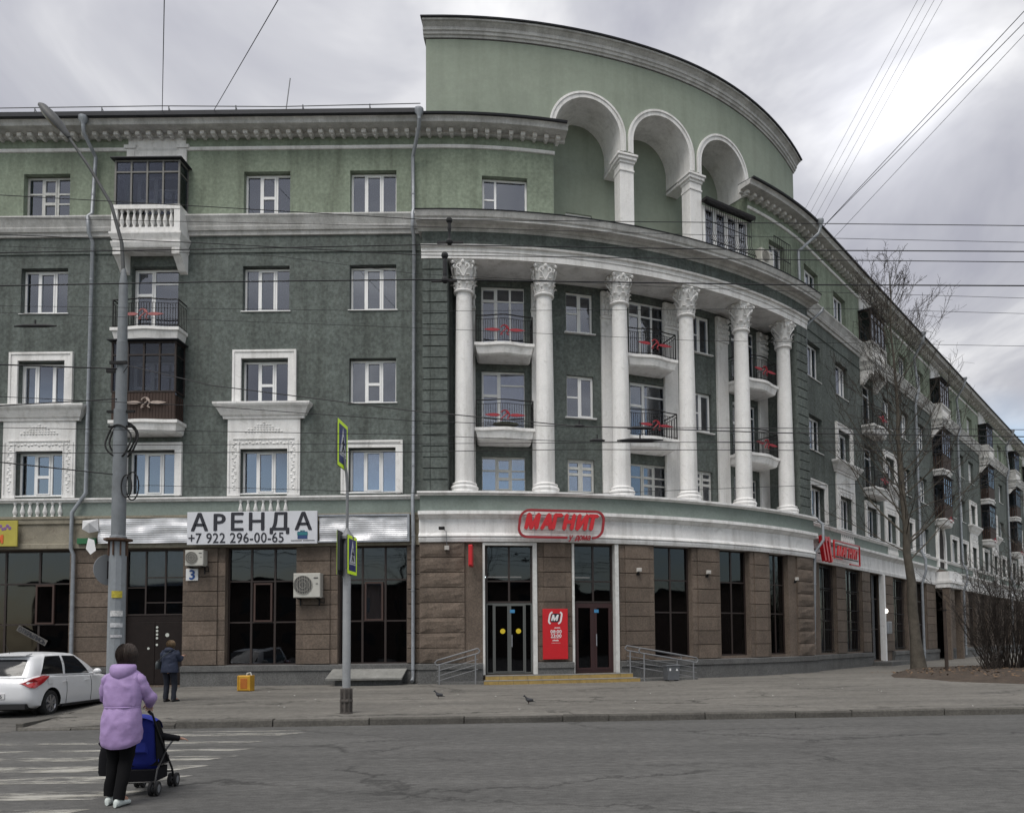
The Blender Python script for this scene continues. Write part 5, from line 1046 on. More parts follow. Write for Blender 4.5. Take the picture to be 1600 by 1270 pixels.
# ------------------------------------------------------------------ street furniture
ARMM = mat('dark_lamp_arm', (0.075, 0.078, 0.08), 0.6, 0.2, 3); POLEM = mat('grey_lamp_post_paint', (0.185, 0.20, 0.215), 0.6, 0.15, 2.5, dirt=(0.10, 0.10, 0.10), dirtamt=0.4, dirtscale=3); RUST = mat('rusty_bracket', (0.10, 0.055, 0.035), 0.8, 0.3, 8)
px, py = -10.56, 18.05; pz = gz(px, py) - 0.05
t = thing('street_lamp', (px, py, pz), 'tall grey street lamp post with a curved arm in front of the left shops', 'street lamp')
WB = Matrix.Translation((px, py, pz))
lo = mat('patched_post_sleeve', (0.24, 0.26, 0.28), 0.6, 0.12, 3, dirt=(0.13, 0.13, 0.125), dirtamt=0.5, dirtscale=3)
link('sleeve', MB().lathe([(0.205, 0), (0.205, 0.05), (0.19, 0.06), (0.178, 4.05), (0.16, 4.06)], 10).mesh('sleeve', lo, 30), t, WB)
link('pole', MB().lathe([(0.15, 4.05), (0.15, 4.3), (0.145, 7.0), (0.146, 7.02), (0.122, 7.03), (0.115, 8.6), (0.117, 8.62), (0.105, 8.63), (0.092, 10.0), (0.05, 10.35), (0.03, 10.4)], 12).mesh('pole', POLEM, 30), t, WB)
b = MB(); b.lathe([(0.20, 3.92), (0.30, 3.95), (0.30, 3.99), (0.2, 4.0)], 10)
for k in range(8): a = 2 * pi * k / 8; b.box(-0.02, 0.02, -0.012, 0.012, 3.6, 3.95, Matrix.Translation((0.19 * math.cos(a), 0.19 * math.sin(a), 0)) @ Matrix.Rotation(a, 4, 'Z'))
link('collar', b.mesh('collar', RUST), t, WB)
arm = [(0, 0, 10.2), (-0.05, -0.02, 11.0), (-0.28, -0.08, 11.9), (-0.72, -0.2, 12.7), (-1.10, -0.27, 13.28), (-1.26, -0.3, 13.5)]; link('arm', MB().tube(arm, [0.045, 0.042, 0.04, 0.036, 0.034, 0.034], 8).mesh('arm', ARMM, 50), t, WB)
hd = Matrix.Translation((-1.18, -0.29, 13.38)) @ Matrix.Scale(1.12, 4) @ Matrix.Rotation(math.radians(50), 4, 'Y') @ Matrix.Rotation(pi, 4, 'Z')
b = MB(); rings = []
for x, w, h in ((0, 0.05, 0.05), (0.08, 0.10, 0.08), (0.25, 0.13, 0.10), (0.32, 0.17, 0.12), (0.6, 0.19, 0.13), (0.85, 0.15, 0.10), (0.95, 0.07, 0.05)): rings.append([WB @ hd @ Vector((x, w * math.cos(a), h * max(-0.35, math.sin(a)))) for a in [2 * pi * k / 14 for k in range(14)]])
b.loft(rings); build('lamp_head', b, ARMM, t, None, 50)
build('lens', MB().ball((0, 0, 0), (0.30, 0.145, 0.06), 12, 6, WB @ hd @ Matrix.Translation((0.60, 0, -0.035))), mat('lamp_lens', (0.22, 0.20, 0.14), 0.3), t, None, 60)
for z, w, h, col in ((2.62, 0.22, 0.16, (0.5, 0.42, 0.05)), (2.2, 0.26, 0.13, (0.6, 0.6, 0.6)), (1.95, 0.26, 0.10, (0.55, 0.56, 0.58)), (1.72, 0.24, 0.06, (0.5, 0.5, 0.52))):
    b = MB(); a0 = -pi / 2 + 0.5; n = 5; V = []
    for k in range(n + 1):
        a = a0 + (k / n - 0.5) * w / 0.19; V += [(0.196 * math.cos(a), 0.196 * math.sin(a), z), (0.196 * math.cos(a), 0.196 * math.sin(a), z + h)]
    b.add(V, [(2 * k, 2 * k + 2, 2 * k + 3, 2 * k + 1) for k in range(n)]); link('paper_notice', b.mesh('paper_notice', mat('notice_%d' % int(z * 100), col, 0.8, 0.3, 20)), t, WB)
b = MB()
for k, (zc_, rr_, yy) in enumerate(((6.35, 0.36, 0.1), (6.25, 0.32, -0.12), (6.4, 0.28, 0.16), (5.25, 0.30, 0.14), (5.2, 0.24, -0.1))):
    if k < 3: b.tube([(0.02 + rr_ * 0.9 * math.cos(a), yy + 0.05 * math.sin(3 * a), zc_ + rr_ * 1.15 * math.sin(a)) for a in [2 * pi * j / 24 for j in range(25)]], 0.022, 5)
    else: b.tube([(0.22 + rr_ * 0.5 * math.cos(a), yy, zc_ + rr_ * 1.1 * math.sin(a)) for a in [2 * pi * j / 18 for j in range(19)]], 0.016, 5)
link('cable_coil', b.mesh('cable_coil', BLACK, 50), t, WB)
for q in ((-0.32, 0.32, -0.03, 0.03, 6.95, 7.0), (-0.28, 0.3, -0.03, 0.03, 6.6, 6.64), (-0.2, 0.2, -0.16, -0.12, 8.05, 8.12), (-0.35, -0.1, -0.03, 0.03, 7.9, 8.0)): link('cable_bracket', MB().box(*q).mesh('cable_bracket', IRON), t, WB)
t2 = thing('round_road_sign', (px - 0.32, py - 0.02, pz + 3.0), 'round road sign seen from behind, fixed to the lamp post', 'sign')
Wr = WB @ Matrix.Translation((-0.24, 0.05, 3.28)) @ Matrix.Rotation(math.radians(62), 4, 'Z') @ Matrix.Rotation(pi / 2, 4, 'X')
link('disc', MB().lathe([(0.34, 0), (0.36, 0.01), (0.36, 0.03), (0.33, 0.03)], 24).mesh('disc', mat('sign_back_grey', (0.20, 0.21, 0.22), 0.5)), t2, Wr); link('clamp', MB().box(-0.05, 0.05, -0.2, 0.2, 0.03, 0.06).box(-0.02, 0.02, -0.02, 0.02, 0.05, 0.2).mesh('clamp', IRON), t2, Wr)
# crossing sign pole
px, py = -4.98, 17.05; pz = gz(px, py) - 0.03; WB = Matrix.Translation((px, py, pz))
t = thing('sign_pole', (px, py, pz), 'grey steel pole with a ribbed foot carrying the crossing signs', 'pole')
link('pole', MB().lathe([(0.088, 0.3), (0.084, 3.80), (0.07, 3.82)], 14).mesh('pole', mat('grey_sign_pole', (0.27, 0.28, 0.29), 0.5, 0.12, 3, dirt=(0.12, 0.12, 0.12), dirtamt=0.4, dirtscale=5), 40), t, WB)
link('cap', MB().lathe([(0.06, 3.76), (0.15, 3.80), (0.15, 3.86), (0.11, 3.9), (0.04, 4.02), (0.03, 4.05)], 12).mesh('cap', STEEL, 40), t, WB)
link('upper_rod', MB().tube([(0, 0, 3.9), (0, 0, 4.9), (-0.02, 0, 5.25), (-0.09, 0, 5.62), (-0.1, 0, 5.7)], 0.032, 8).mesh('upper_rod', STEEL, 50), t, WB)
b = MB(); b.lathe([(0.14, 0), (0.14, 0.05), (0.10, 0.06), (0.11, 0.26), (0.14, 0.28), (0.14, 0.32), (0.10, 0.34), (0.115, 0.56), (0.09, 0.58)], 12)
for k in range(8): a = 2 * pi * k / 8; b.box(-0.015, 0.015, -0.02, 0.02, 0.02, 0.56, Matrix.Translation((0.115 * math.cos(a), 0.115 * math.sin(a), 0)) @ Matrix.Rotation(a, 4, 'Z'))
link('foot', b.mesh('foot', mat('rusty_foot', (0.085, 0.075, 0.068), 0.8, 0.3, 10), 30), t, WB)
LIME = mat('fluorescent_sign_border', (0.52, 0.72, 0.02), 0.4, emit=((0.5, 0.75, 0.02), 0.12)); SBLUE = mat('sign_blue', (0.015, 0.03, 0.16), 0.4); SWHITE = mat('sign_white', (0.6, 0.62, 0.66), 0.4); SBACK = mat('sign_back', (0.045, 0.047, 0.05), 0.5)
def cross_sign(loc, rz, w, h, label, back=False):
    t = thing('pedestrian_crossing_sign', loc, label, 'road sign', 'pedestrian crossing signs'); Wc = Matrix.Translation(loc) @ Matrix.Rotation(rz, 4, 'Z')
    link('panel', MB().bbox(-w / 2, w / 2, 0, 0.02, 0, h, 0.006).box(-w / 2 + 0.02, w / 2 - 0.02, 0.021, 0.05, 0.1, h - 0.1).mesh('panel', SBACK), t, Wc); link('border', MB().box(-w / 2 + 0.003, w / 2 - 0.003, -0.004, 0, 0.003, h - 0.003).mesh('border', LIME), t, Wc)
    q = 0.12 * w; link('field', MB().box(-w / 2 + q, w / 2 - q, -0.008, -0.004, q, h - q).mesh('field', SBLUE), t, Wc)
    c0 = h * 0.55; tr = [(-w * 0.33, c0 - h * 0.30), (w * 0.33, c0 - h * 0.30), (0, c0 + h * 0.32)]; link('triangle', MB().prism(tr, -0.012, -0.008).mesh('triangle', SWHITE), t, Wc)
    b = MB(); k = w / 0.7
    b.ball((0.02 * k, -0.013, c0 + 0.1 * k), (0.035 * k, 0.003, 0.035 * k), 8, 4)
    for pts in (((0, 0.06), (-0.01, -0.06)), ((-0.01, -0.06), (0.07, -0.2)), ((-0.01, -0.06), (-0.08, -0.2)), ((0, 0.04), (0.07, -0.04)), ((0, 0.04), (-0.07, -0.03))): b.tube([(x * k, -0.014, c0 + z * k) for x, z in pts], 0.016 * k, 4)
    for j in range(4): b.box(-0.18 * k + j * 0.1 * k, -0.12 * k + j * 0.1 * k, -0.014, -0.012, c0 - 0.27 * h, c0 - 0.25 * h)
    link('walking_figure', b.mesh('walking_figure', INK), t, Wc)
cross_sign((px - 0.09, py - 0.06, pz + 5.35), math.radians(90), 0.72, 1.02, 'upper yellow-edged pedestrian crossing sign on the thin curved rod')
cross_sign((px + 0.13, py - 0.06, pz + 3.02), math.radians(88), 0.62, 0.84, 'lower yellow-edged pedestrian crossing sign on the thick pole, facing right')
Wc = (px - 0.12, py - 0.02, pz + 3.0)
cross_sign(Wc, math.radians(272), 0.70, 0.96, 'dark back of the crossing sign on the left of the thick pole')
# yellow canister by the plinth
p = (-9.75, 23.25); pz2 = gz(*p); Wb = Matrix.Translation((p[0], p[1], pz2)) @ Matrix.Rotation(-0.12, 4, 'Z')
t = thing('yellow_canister', (p[0], p[1], pz2), 'yellow and orange canister box standing on the pavement by the wall', 'canister')
YEL = mat('yellow_plastic', (0.50, 0.27, 0.02), 0.6, 0.15, 6); ORG = mat('orange_plastic', (0.42, 0.13, 0.015), 0.6, 0.15, 6)
link('body', MB().bbox(-0.20, 0.20, -0.12, 0.12, 0.0, 0.46, 0.03).mesh('body', YEL), t, Wb); link('front_panel', MB().bbox(-0.11, 0.11, -0.128, -0.10, 0.07, 0.38, 0.01).mesh('front_panel', ORG), t, Wb)
for x in (-0.205, 0.165): link('edge_strap', MB().bbox(x, x + 0.04, -0.135, 0.1, 0.01, 0.45, 0.008).mesh('edge_strap', YEL), t, Wb)
link('handle', MB().tube([(0.02, 0, 0.45), (0.03, 0, 0.52), (0.14, 0, 0.54), (0.17, 0, 0.45)], 0.018, 6).mesh('handle', mat('white_rag', (0.6, 0.6, 0.58), 0.9)), t, Wb)
# goods seen through the shop windows
for u, z, r3, col, lab in ((-6.15, 1.12, (0.28, 0.2, 0.26), (0.03, 0.22, 0.02), 'bright green bag lying inside the left shop window'), (-1.95, 1.08, (0.35, 0.2, 0.14), (0.015, 0.10, 0.08), 'teal bundle lying inside the right shop window'), (-5.55, 1.1, (0.4, 0.2, 0.18), (0.09, 0.09, 0.085), 'grey bundle beside the green bag inside the shop window')):
    b = MB(); b.ball((0, 0, 0), r3, 14, 9); b.v = [tuple(Vector(v) * (1 + 0.35 * mnoise.noise(Vector(v) * 5 + Vector((u, 0, 0))))) for v in b.v]; o_ = build('bundle', b, mat('bundle_%d' % int(-u * 100), col, 0.8, 0.3, 9), None, PW(u, -0.45, z), 70, label=lab, cat='bundle')
o_ = build('cardboard_box', MB().bbox(-0.2, 0.2, -0.12, 0.15, 0, 0.26, 0.008).box(-0.03, 0.03, -0.125, -0.12, 0, 0.26), mat('cardboard', (0.14, 0.09, 0.055), 0.9), None, PW(-4.95, -0.42, 1.0), label='small cardboard box standing inside the left shop window', cat='box')
# ------------------------------------------------------------------ overhead wires
WIRE = mat('black_wire', (0.012, 0.012, 0.014), 0.7)
def wire(pts, r_, label, sag=0.0, group='overhead wires'):
    P = []
    for a, c in zip(pts[:-1], pts[1:]):
        n = 10
        for k in range(n):
            t = k / n; q = Vector(a).lerp(Vector(c), t); q.z -= sag * 4 * t * (1 - t); P.append(q)
    P.append(Vector(pts[-1])); build('overhead_wire', MB().tube(P, r_, 4), WIRE, label=label, cat='wire', group=group)
def strand(r_, pts, lab, grp): build('overhead_wire', MB().tube(pts, r_ * 0.68, 4), WIRE, label=lab, cat='wire', group=grp)
for lab, (r_, pts) in zip(['uppermost dark wire, falling across the fifth-floor windows and level on the right', 'dark level wire just above the white entablature', 'thickest level wire, crossing the column capitals', 'dark wire along the underside of the white entablature', 'very thin wire between the two uppermost wires', 'very thin wire falling from the belt course to the capitals', 'hair-thin wire crossing the upper half of the columns', 'hair-thin wire crossing the fourth-floor balcony slabs'], (
    (0.009, [(-14.23, 11.0, 8.55), (-8.24, 11.0, 8.15), (-5.19, 11.0, 7.94), (-2.15, 11.0, 7.72), (6.5, 11.0, 7.53), (12.5, 11.0, 7.39)]),
    (0.012, [(-14.37, 11.2, 7.36), (-8.37, 11.2, 7.4), (-5.28, 11.2, 7.42), (-2.19, 11.2, 7.45), (3.05, 11.2, 7.31), (6.6, 11.2, 7.25), (12.6, 11.2, 7.14)]),
    (0.013, [(-13.46, 10.0, 6.32), (-7.46, 10.0, 6.34), (-4.71, 10.0, 6.36), (-1.96, 10.0, 6.36), (0.05, 10.0, 6.31), (2.71, 10.0, 6.24), (5.88, 10.0, 6.19), (11.88, 10.0, 6.09)]),
    (0.009, [(-13.92, 10.6, 7.7), (-7.93, 10.6, 7.35), (-5.0, 10.6, 7.19), (-2.07, 10.6, 6.99), (2.88, 10.6, 6.87), (6.24, 10.6, 6.8), (12.24, 10.6, 6.68)]),
    (0.006, [(-14.53, 11.4, 8.25), (-8.53, 11.4, 8.04), (-2.42, 11.4, 7.84), (3.11, 11.4, 7.61), (6.73, 11.4, 7.49), (12.72, 11.4, 7.29)]),
    (0.005, [(-14.66, 11.6, 7.99), (-8.67, 11.6, 7.71), (-4.5, 11.6, 7.51), (-2.37, 11.6, 7.21), (1.79, 11.6, 6.94), (6.81, 11.6, 6.73), (12.8, 11.6, 6.47)]),
    (0.005, [(-14.57, 11.5, 6.88), (-8.57, 11.5, 6.74), (-2.44, 11.5, 6.59), (3.88, 11.5, 6.56), (6.74, 11.5, 6.45), (12.74, 11.5, 6.22)]),
    (0.005, [(-14.41, 11.3, 6.85), (-8.42, 11.3, 6.55), (-2.4, 11.3, 6.26), (1.73, 11.3, 6.02), (6.6, 11.3, 5.88), (12.6, 11.3, 5.7)]))): strand(r_, pts, lab, 'upper overhead wires')
for lab, (r_, pts) in zip(['top wire of the lower bundle, falling from the left across the third floor', 'second wire of the lower bundle, below the third-floor windows', 'third wire of the lower bundle, nearly level', 'level wire of the lower bundle just above the second-floor windows', 'lowest sagging wire, running right from the lamp post past the second-floor windows'], (
    (0.01, [(-17.12, 15.0, 6.84), (-11.13, 15.0, 6.5), (-7.03, 15.0, 6.26), (-3.18, 15.0, 5.94), (0.04, 15.0, 5.78), (8.7, 15.0, 5.63), (14.7, 15.0, 5.53)]),
    (0.009, [(-17.18, 15.1, 6.1), (-11.18, 15.1, 5.92), (-7.07, 15.1, 5.8), (-3.2, 15.1, 5.69), (0.03, 15.1, 5.52), (8.74, 15.1, 5.37), (14.74, 15.1, 5.27)]),
    (0.008, [(-17.25, 15.2, 5.63), (-11.25, 15.2, 5.59), (-3.22, 15.2, 5.54), (8.8, 15.2, 5.47), (14.8, 15.2, 5.44)]),
    (0.01, [(-17.09, 15.0, 5.44), (-11.1, 15.0, 5.39), (-3.18, 15.0, 5.33), (0.03, 15.0, 5.34), (8.68, 15.0, 5.21), (14.68, 15.0, 5.11)]),
    (0.007, [(-10.4, 18.0, 5.35), (-8.85, 16.3, 5.0), (-3.2, 15.1, 4.55), (0.02, 15.1, 4.49), (4.86, 15.1, 4.62), (8.71, 15.1, 4.67), (14.71, 15.1, 4.74)]))): strand(r_, pts, lab, 'lower overhead wires')
strand(0.015, [(-10.5, 18.0, 7.6), (-10.5, 18.0, 8.0), (-10.27, 17.8, 8.1), (-7.97, 17.0, 7.35), (-3.31, 15.6, 6.32), (0.04, 15.3, 5.88), (4.07, 15.3, 5.7), (8.87, 15.3, 5.57), (14, 15.3, 5.45)], 'thick black cable running from the lamp post down to the right', None)
wire([(-10.5, 18.0, 8.1), (-24, 12.5, 6.9)], 0.016, 'black cable leaving the lamp post to the left edge, higher one', group=None); wire([(-10.5, 18.0, 7.4), (-22, 11.0, 4.4)], 0.013, 'black cable leaving the lamp post steeply down to the left', group=None)
wire([(-10.5, 18.0, 5.6), (-24, 14.0, 6.6)], 0.014, 'black cable with a thick splice at the lower left of the lamp post', group=None)
wire([path(-9.05, 0.4, 19.6), (-7.54, 14.0, 14.39 + 0.0), (-5.0, 9.3, 12.2)], 0.010, 'single wire rising straight up into the sky from the left roof', group=None); wire([path(-7.35, 0.4, 19.6), (-5.01, 14.0, 14.36), (-3.0, 10.3, 12.7)], 0.010, 'slanting wire rising into the sky from the middle of the left roof', group=None)
for k, (a_, c_) in enumerate((((11.08, 34, 19.84), (14.06, 22, 20.7)), ((11.08, 34, 19.84), (14.04, 22, 20.31)), ((11.89, 35, 19.86), (14.03, 22, 19.98)))):
    a_, c_ = Vector(a_), Vector(c_); wire([a_, c_, c_ + (c_ - a_) * 0.4], 0.016 if k < 2 else 0.011, ('upper', 'middle', 'lower thinner')[k] + ' dark wire slanting from the right roof to the upper right corner', group='wires from the right roof')
for k in range(4):
    a_, c_ = Vector((10.94 + 0.18 * k, 36, 21.78 - 0.3 * k)), Vector((11.94 + 0.28 * k, 25, 23.46)); wire([a_, c_, c_ + (c_ - a_) * 0.4], 0.007, ('leftmost', 'second', 'third', 'rightmost')[k] + ' faint thin wire rising steeply beside the end of the parapet', group='faint wires beside the parapet')
def fitting(loc, label, pts, r_):
    t = thing('wire_insulator', loc, label, 'insulator', 'trolley wire fittings'); b = MB(); b.tube([Vector(loc) + Vector(q) for q in pts], r_, 7); build('rod', b, WIRE, t)
    for q in (pts[0], pts[-1]): build('cap', MB().ball(Vector(loc) + Vector(q), (max(r_) * 1.6 if isinstance(r_, list) else r_ * 1.6,) * 3, 8, 6), WIRE, t)
fitting((-1.78, 11.1, 7.44), 'black wire hanger in front of the white entablature, left end', [(0, 0, 0.32), (0, 0, 0.2), (0, 0, 0.12), (0, 0, 0)], [0.02, 0.03, 0.015, 0.02]); fitting((-1.68, 10.1, 6.40), 'red-brown wire hanger below the entablature at the left', [(0, 0, 0.33), (0, 0, 0.25), (0, 0, 0.08), (0, 0, 0)], [0.015, 0.03, 0.03, 0.02])
build('bar', MB().box(-1.96, -1.58, 11.1, 11.13, 7.42, 7.45), WIRE, bpy.data.objects['wire_insulator']); build('bar', MB().box(-1.86, -1.52, 10.1, 10.13, 6.38, 6.41), WIRE, bpy.data.objects['wire_insulator.001'])
for (x, y, z, lab, L_) in ((0.1, 15.1, 5.82, 'small black wire clamp before the second portico bay', 0.22), (0.45, 15.2, 5.56, 'larger black clamp and loop before the second portico bay', 0.3), (1.28, 15.1, 5.53, 'long black splice on the wire before the third column', 0.9), (1.28, 15.0, 5.74, 'short thick splice on the wire before the third column', 0.5), (-10.2, 14.6, 7.72, 'black splice on the cable left of the lamp post', 0.8)):
    t = thing('wire_clamp', (x, y, z), lab, 'clamp', 'clamps and splices on the wires'); build('body', MB().tube([(x - L_ / 2, y, z), (x - L_ / 4, y, z + 0.01), (x + L_ / 4, y, z + 0.005), (x + L_ / 2, y, z)], [0.014, 0.034, 0.034, 0.014], 7), WIRE, t); build('stud', MB().tube([(x, y, z), (x, y, z + 0.12)], 0.016, 6), WIRE, t)
# roof aerial and vent
t = thing('roof_aerial', path(-5.0, 0.2, 19.4), 'thin leaning rod aerial on the left roof', 'aerial'); build('rod', MB().tube([path(-5.05, 0.1, 19.3), path(-4.85, 0.1, 21.0)], 0.018, 5), STEEL, t); build('foot', MB().pbox(-5.15, -4.95, 0.0, 0.2, 19.4, 19.47), STEEL, t)
t = thing('roof_vent', path(-10.0, -0.2, 19.6), 'small dark roof vent with a pitched cap on the left roof', 'vent'); build('box', MB().pbox(-10.35, -9.65, -0.5, 0.1, 19.35, 19.72), ROOFM, t); build('cap', MB().sweep(-10.5, -9.5, [(0.2, 19.72), (-0.2, 19.90), (-0.6, 19.72)]), ROOFM, t)
# ------------------------------------------------------------------ trees, bushes, bed
BARK = mat('grey_brown_bark', (0.115, 0.100, 0.080), 0.95, 0.3, 4, 1.0, 25, dirt=(0.04, 0.036, 0.03), dirtamt=0.6, dirtscale=5, fine=0.3); TWIG = mat('dark_twigs', (0.052, 0.044, 0.039), 0.95, 0.3, 6, spec=0.2)
def branch_pts(p, d, L_, n, rnd, up, wig):
    pts = [Vector(p)]; d = Vector(d).normalized()
    for k in range(n):
        d = (d + Vector((rnd.gauss(0, wig), rnd.gauss(0, wig), rnd.gauss(0, wig) + up))).normalized(); pts.append(pts[-1] + d * L_ / n)
    return pts
def bare_tree(name, base, H, r0_, lean, seed, label, group, n_main, spread, sub, twigs, start=0.18, detail=True, top_bias=0.75):
    rnd = random.Random(seed); base = Vector(base)
    t = thing(name, base, label, 'tree', group); tp = []; tr = []; n = 14
    for k in range(n + 1):
        f = k / n; tp.append(base + Vector((lean[0] * math.sin(f * pi / 2), lean[1] * f, H * f)) + Vector((rnd.gauss(0, 0.05), rnd.gauss(0, 0.05), 0)) * (1 if k else 0)); tr.append(r0_ * ((1 - f) ** 1.35) + 0.014 + (0.10 * r0_ / 0.25 if k == 0 else 0))
    build('trunk', MB().tube(tp, tr, 10), BARK, t, smooth=60)
    lb = MB(); tw = MB()
    for i in range(n_main):
        f = start + (0.97 - start) * ((i + rnd.random()) / n_main) ** 0.9
        k = min(n - 1, int(f * n)); p = tp[k].lerp(tp[k + 1], f * n - k); az = i * 2.4 + rnd.gauss(0, 0.5)
        L_ = H * spread * (1.0 - top_bias * f) * rnd.uniform(0.7, 1.15); el = rnd.uniform(0.35, 0.75) + 0.35 * f
        pts = branch_pts(p, (math.cos(az) * math.cos(el), math.sin(az) * math.cos(el), math.sin(el)), L_, 7, rnd, 0.06, 0.09); rb = max(0.014, 0.30 * tr[k] * (0.5 + 0.5 * rnd.random()))
        lb.tube(pts, [rb * (1 - 0.86 * j / 7) for j in range(8)], 5, cap=False)
        for j in range(sub):
            g = 0.2 + 0.8 * (j + rnd.random()) / sub; kk = min(6, int(g * 7)); q = pts[kk].lerp(pts[kk + 1], g * 7 - kk); dm = (pts[kk + 1] - pts[kk]).normalized()
            dv = (dm + Vector((rnd.gauss(0, 0.6), rnd.gauss(0, 0.6), rnd.gauss(0.15, 0.4)))).normalized(); Ls = L_ * 0.40 * (1.15 - 0.7 * g) * rnd.uniform(0.6, 1.2)
            sp = branch_pts(q, dv, Ls, 4, rnd, 0.07, 0.14); rs = max(0.008, rb * 0.34 * (1 - 0.6 * g)); tw.tube(sp, [rs, rs * 0.8, rs * 0.6, rs * 0.45, rs * 0.3], 4, cap=False)
            for m_ in range(twigs):
                h = 0.15 + 0.85 * (m_ + rnd.random()) / twigs; ki = min(3, int(h * 4)); w = sp[ki].lerp(sp[ki + 1], h * 4 - ki)
                dv2 = ((sp[ki + 1] - sp[ki]).normalized() + Vector((rnd.gauss(0, 0.7), rnd.gauss(0, 0.7), rnd.gauss(0.2, 0.45)))).normalized()
                tw.tube(branch_pts(w, dv2, Ls * rnd.uniform(0.22, 0.5), 2, rnd, 0.1, 0.18), [max(0.0055, rs * 0.45), max(0.005, rs * 0.4), 0.004], 3, cap=False)
    build('limbs', lb, BARK, t, smooth=60); build('crown', tw, TWIG, t)
    return t
def leafless_bush(base, H, R_, stems, seed, label, group, mt=None, sub=12):
    rnd = random.Random(seed); t = thing('bare_bush', base, label, 'bush', group); b = MB(); tw = MB()
    for i in range(stems):
        a = rnd.uniform(0, 2 * pi); rr_ = R_ * 0.28 * math.sqrt(rnd.random()); p = Vector(base) + Vector((rr_ * math.cos(a), rr_ * math.sin(a), -0.05)); out = rnd.uniform(0.05, 0.6); a2 = a + rnd.gauss(0, 0.5)
        pts = branch_pts(p, (math.cos(a2) * out, math.sin(a2) * out, 1), H * rnd.uniform(0.6, 1.05), 7, rnd, 0.0, 0.10); r_ = rnd.uniform(0.012, 0.035); b.tube(pts, [r_ * (1 - 0.85 * k / 7) for k in range(8)], 4, cap=False)
        for j in range(sub):
            g = 0.2 + 0.8 * rnd.random(); k = min(6, int(g * 7)); q = pts[k].lerp(pts[k + 1], g * 7 - k); d = ((pts[k + 1] - pts[k]).normalized() + Vector((rnd.gauss(0, 0.7), rnd.gauss(0, 0.7), rnd.gauss(0.1, 0.3)))); sp = branch_pts(q, d, H * rnd.uniform(0.08, 0.24), 3, rnd, 0.05, 0.2); tw.tube(sp, [0.009, 0.007, 0.005, 0.003], 3, cap=False)
            for _ in range(3):
                q2 = sp[1].lerp(sp[3], rnd.random()); tw.tube(branch_pts(q2, (rnd.gauss(0, 1), rnd.gauss(0, 1), rnd.gauss(0.3, 0.6)), H * rnd.uniform(0.03, 0.09), 2, rnd, 0, 0.2), [0.005, 0.004, 0.003], 3, cap=False)
    build('stems', b, mt or TWIG, t); build('twigs', tw, mt or TWIG, t)
bz = 0.36
b = MB(); out_ = [(10.2, 26.4), (11.4, 24.2), (13.2, 22.9), (20, 22.6), (40, 24), (60, 40), (50, 52), (30, 42), (20, 36.5), (14.2, 33.4), (12.4, 31.0), (10.9, 28.4)]; cx_, cy_ = 24, 32
V = [(cx_, cy_, bz + 0.12)]; F = []; n = len(out_)
for k, (f, dz) in enumerate(((0.55, 0.10), (0.94, 0.06), (1.0, -0.12))):
    for x, y in out_: V.append((cx_ + (x - cx_) * f + 0.1 * math.sin(x * 7), cy_ + (y - cy_) * f, bz + dz))
for i in range(n): F.append((0, 1 + i, 1 + (i + 1) % n))
for r_ in range(2):
    for i in range(n): F.append((1 + r_ * n + i, 1 + (r_ + 1) * n + i, 1 + (r_ + 1) * n + (i + 1) % n, 1 + r_ * n + (i + 1) % n))
b.add(V, F); build('planting_bed', b, EARTH, kind='structure', smooth=60)
rnd = random.Random(5); b = MB()
for k in range(2600):
    x, y = rnd.uniform(10.2, 34), rnd.uniform(22.9, 38)
    if y - 22.6 < (13.5 - x) * 1.4 or y > 28.4 + (x - 10.9) * 0.95: continue
    a = rnd.uniform(0, pi); s_ = rnd.uniform(0.03, 0.08); z = bz + 0.09 + rnd.uniform(0, 0.03); tl = rnd.uniform(-0.03, 0.03); ca, sa = math.cos(a) * s_, math.sin(a) * s_
    b.add([(x - ca, y - sa, z), (x + sa * 0.5, y - ca * 0.5, z + tl), (x + ca, y + sa, z + 0.01), (x - sa * 0.5, y + ca * 0.5, z - tl)], [(0, 1, 2, 3)])
build('fallen_leaves', b, mat('dry_leaves', (0.16, 0.105, 0.065), 0.95, 0.4, 3), kind='stuff', label='dry brown leaves scattered over the bare planting bed', cat='leaves')
bare_tree('bare_tree', (14.05, 32.4, bz + 0.05), 16.7, 0.225, (-0.62, 0.2), 21, 'tall bare tree with a leaning trunk in front of the right wing', None, 66, 0.42, 10, 7, 0.26)
bare_tree('bare_tree', (22.6, 36.0, bz), 12.5, 0.18, (0.3, 0), 33, 'bare tree reaching in from the right edge of the picture', None, 34, 0.46, 9, 7, 0.15)
leafless_bush((17.2, 31.2, bz), 4.8, 3.0, 95, 4, 'large dense bare bush at the right edge on the planting bed', 'bare bushes on the planting bed')
leafless_bush((19.6, 30.2, bz), 4.6, 3.0, 85, 8, 'second dense bare bush cut by the right picture edge', 'bare bushes on the planting bed')
leafless_bush((15.6, 29.8, bz), 1.3, 1.0, 22, 9, 'low loose bare bush left of the large bush', 'bare bushes on the planting bed', sub=6)
t = thing('marker_post', (13.92, 29.66, bz), 'thin dark wooden post standing in the planting bed', 'post'); build('post', MB().tube([(13.92, 29.66, bz - 0.1), (13.9, 29.66, bz + 2.7)], [0.07, 0.055], 7), mat('dark_wood_post', (0.05, 0.035, 0.028), 0.9, 0.3, 6), t); build('tie', MB().tube([(13.91, 29.66, bz + 2.3), (13.91, 29.66, bz + 2.36)], 0.075, 8), IRON, t)
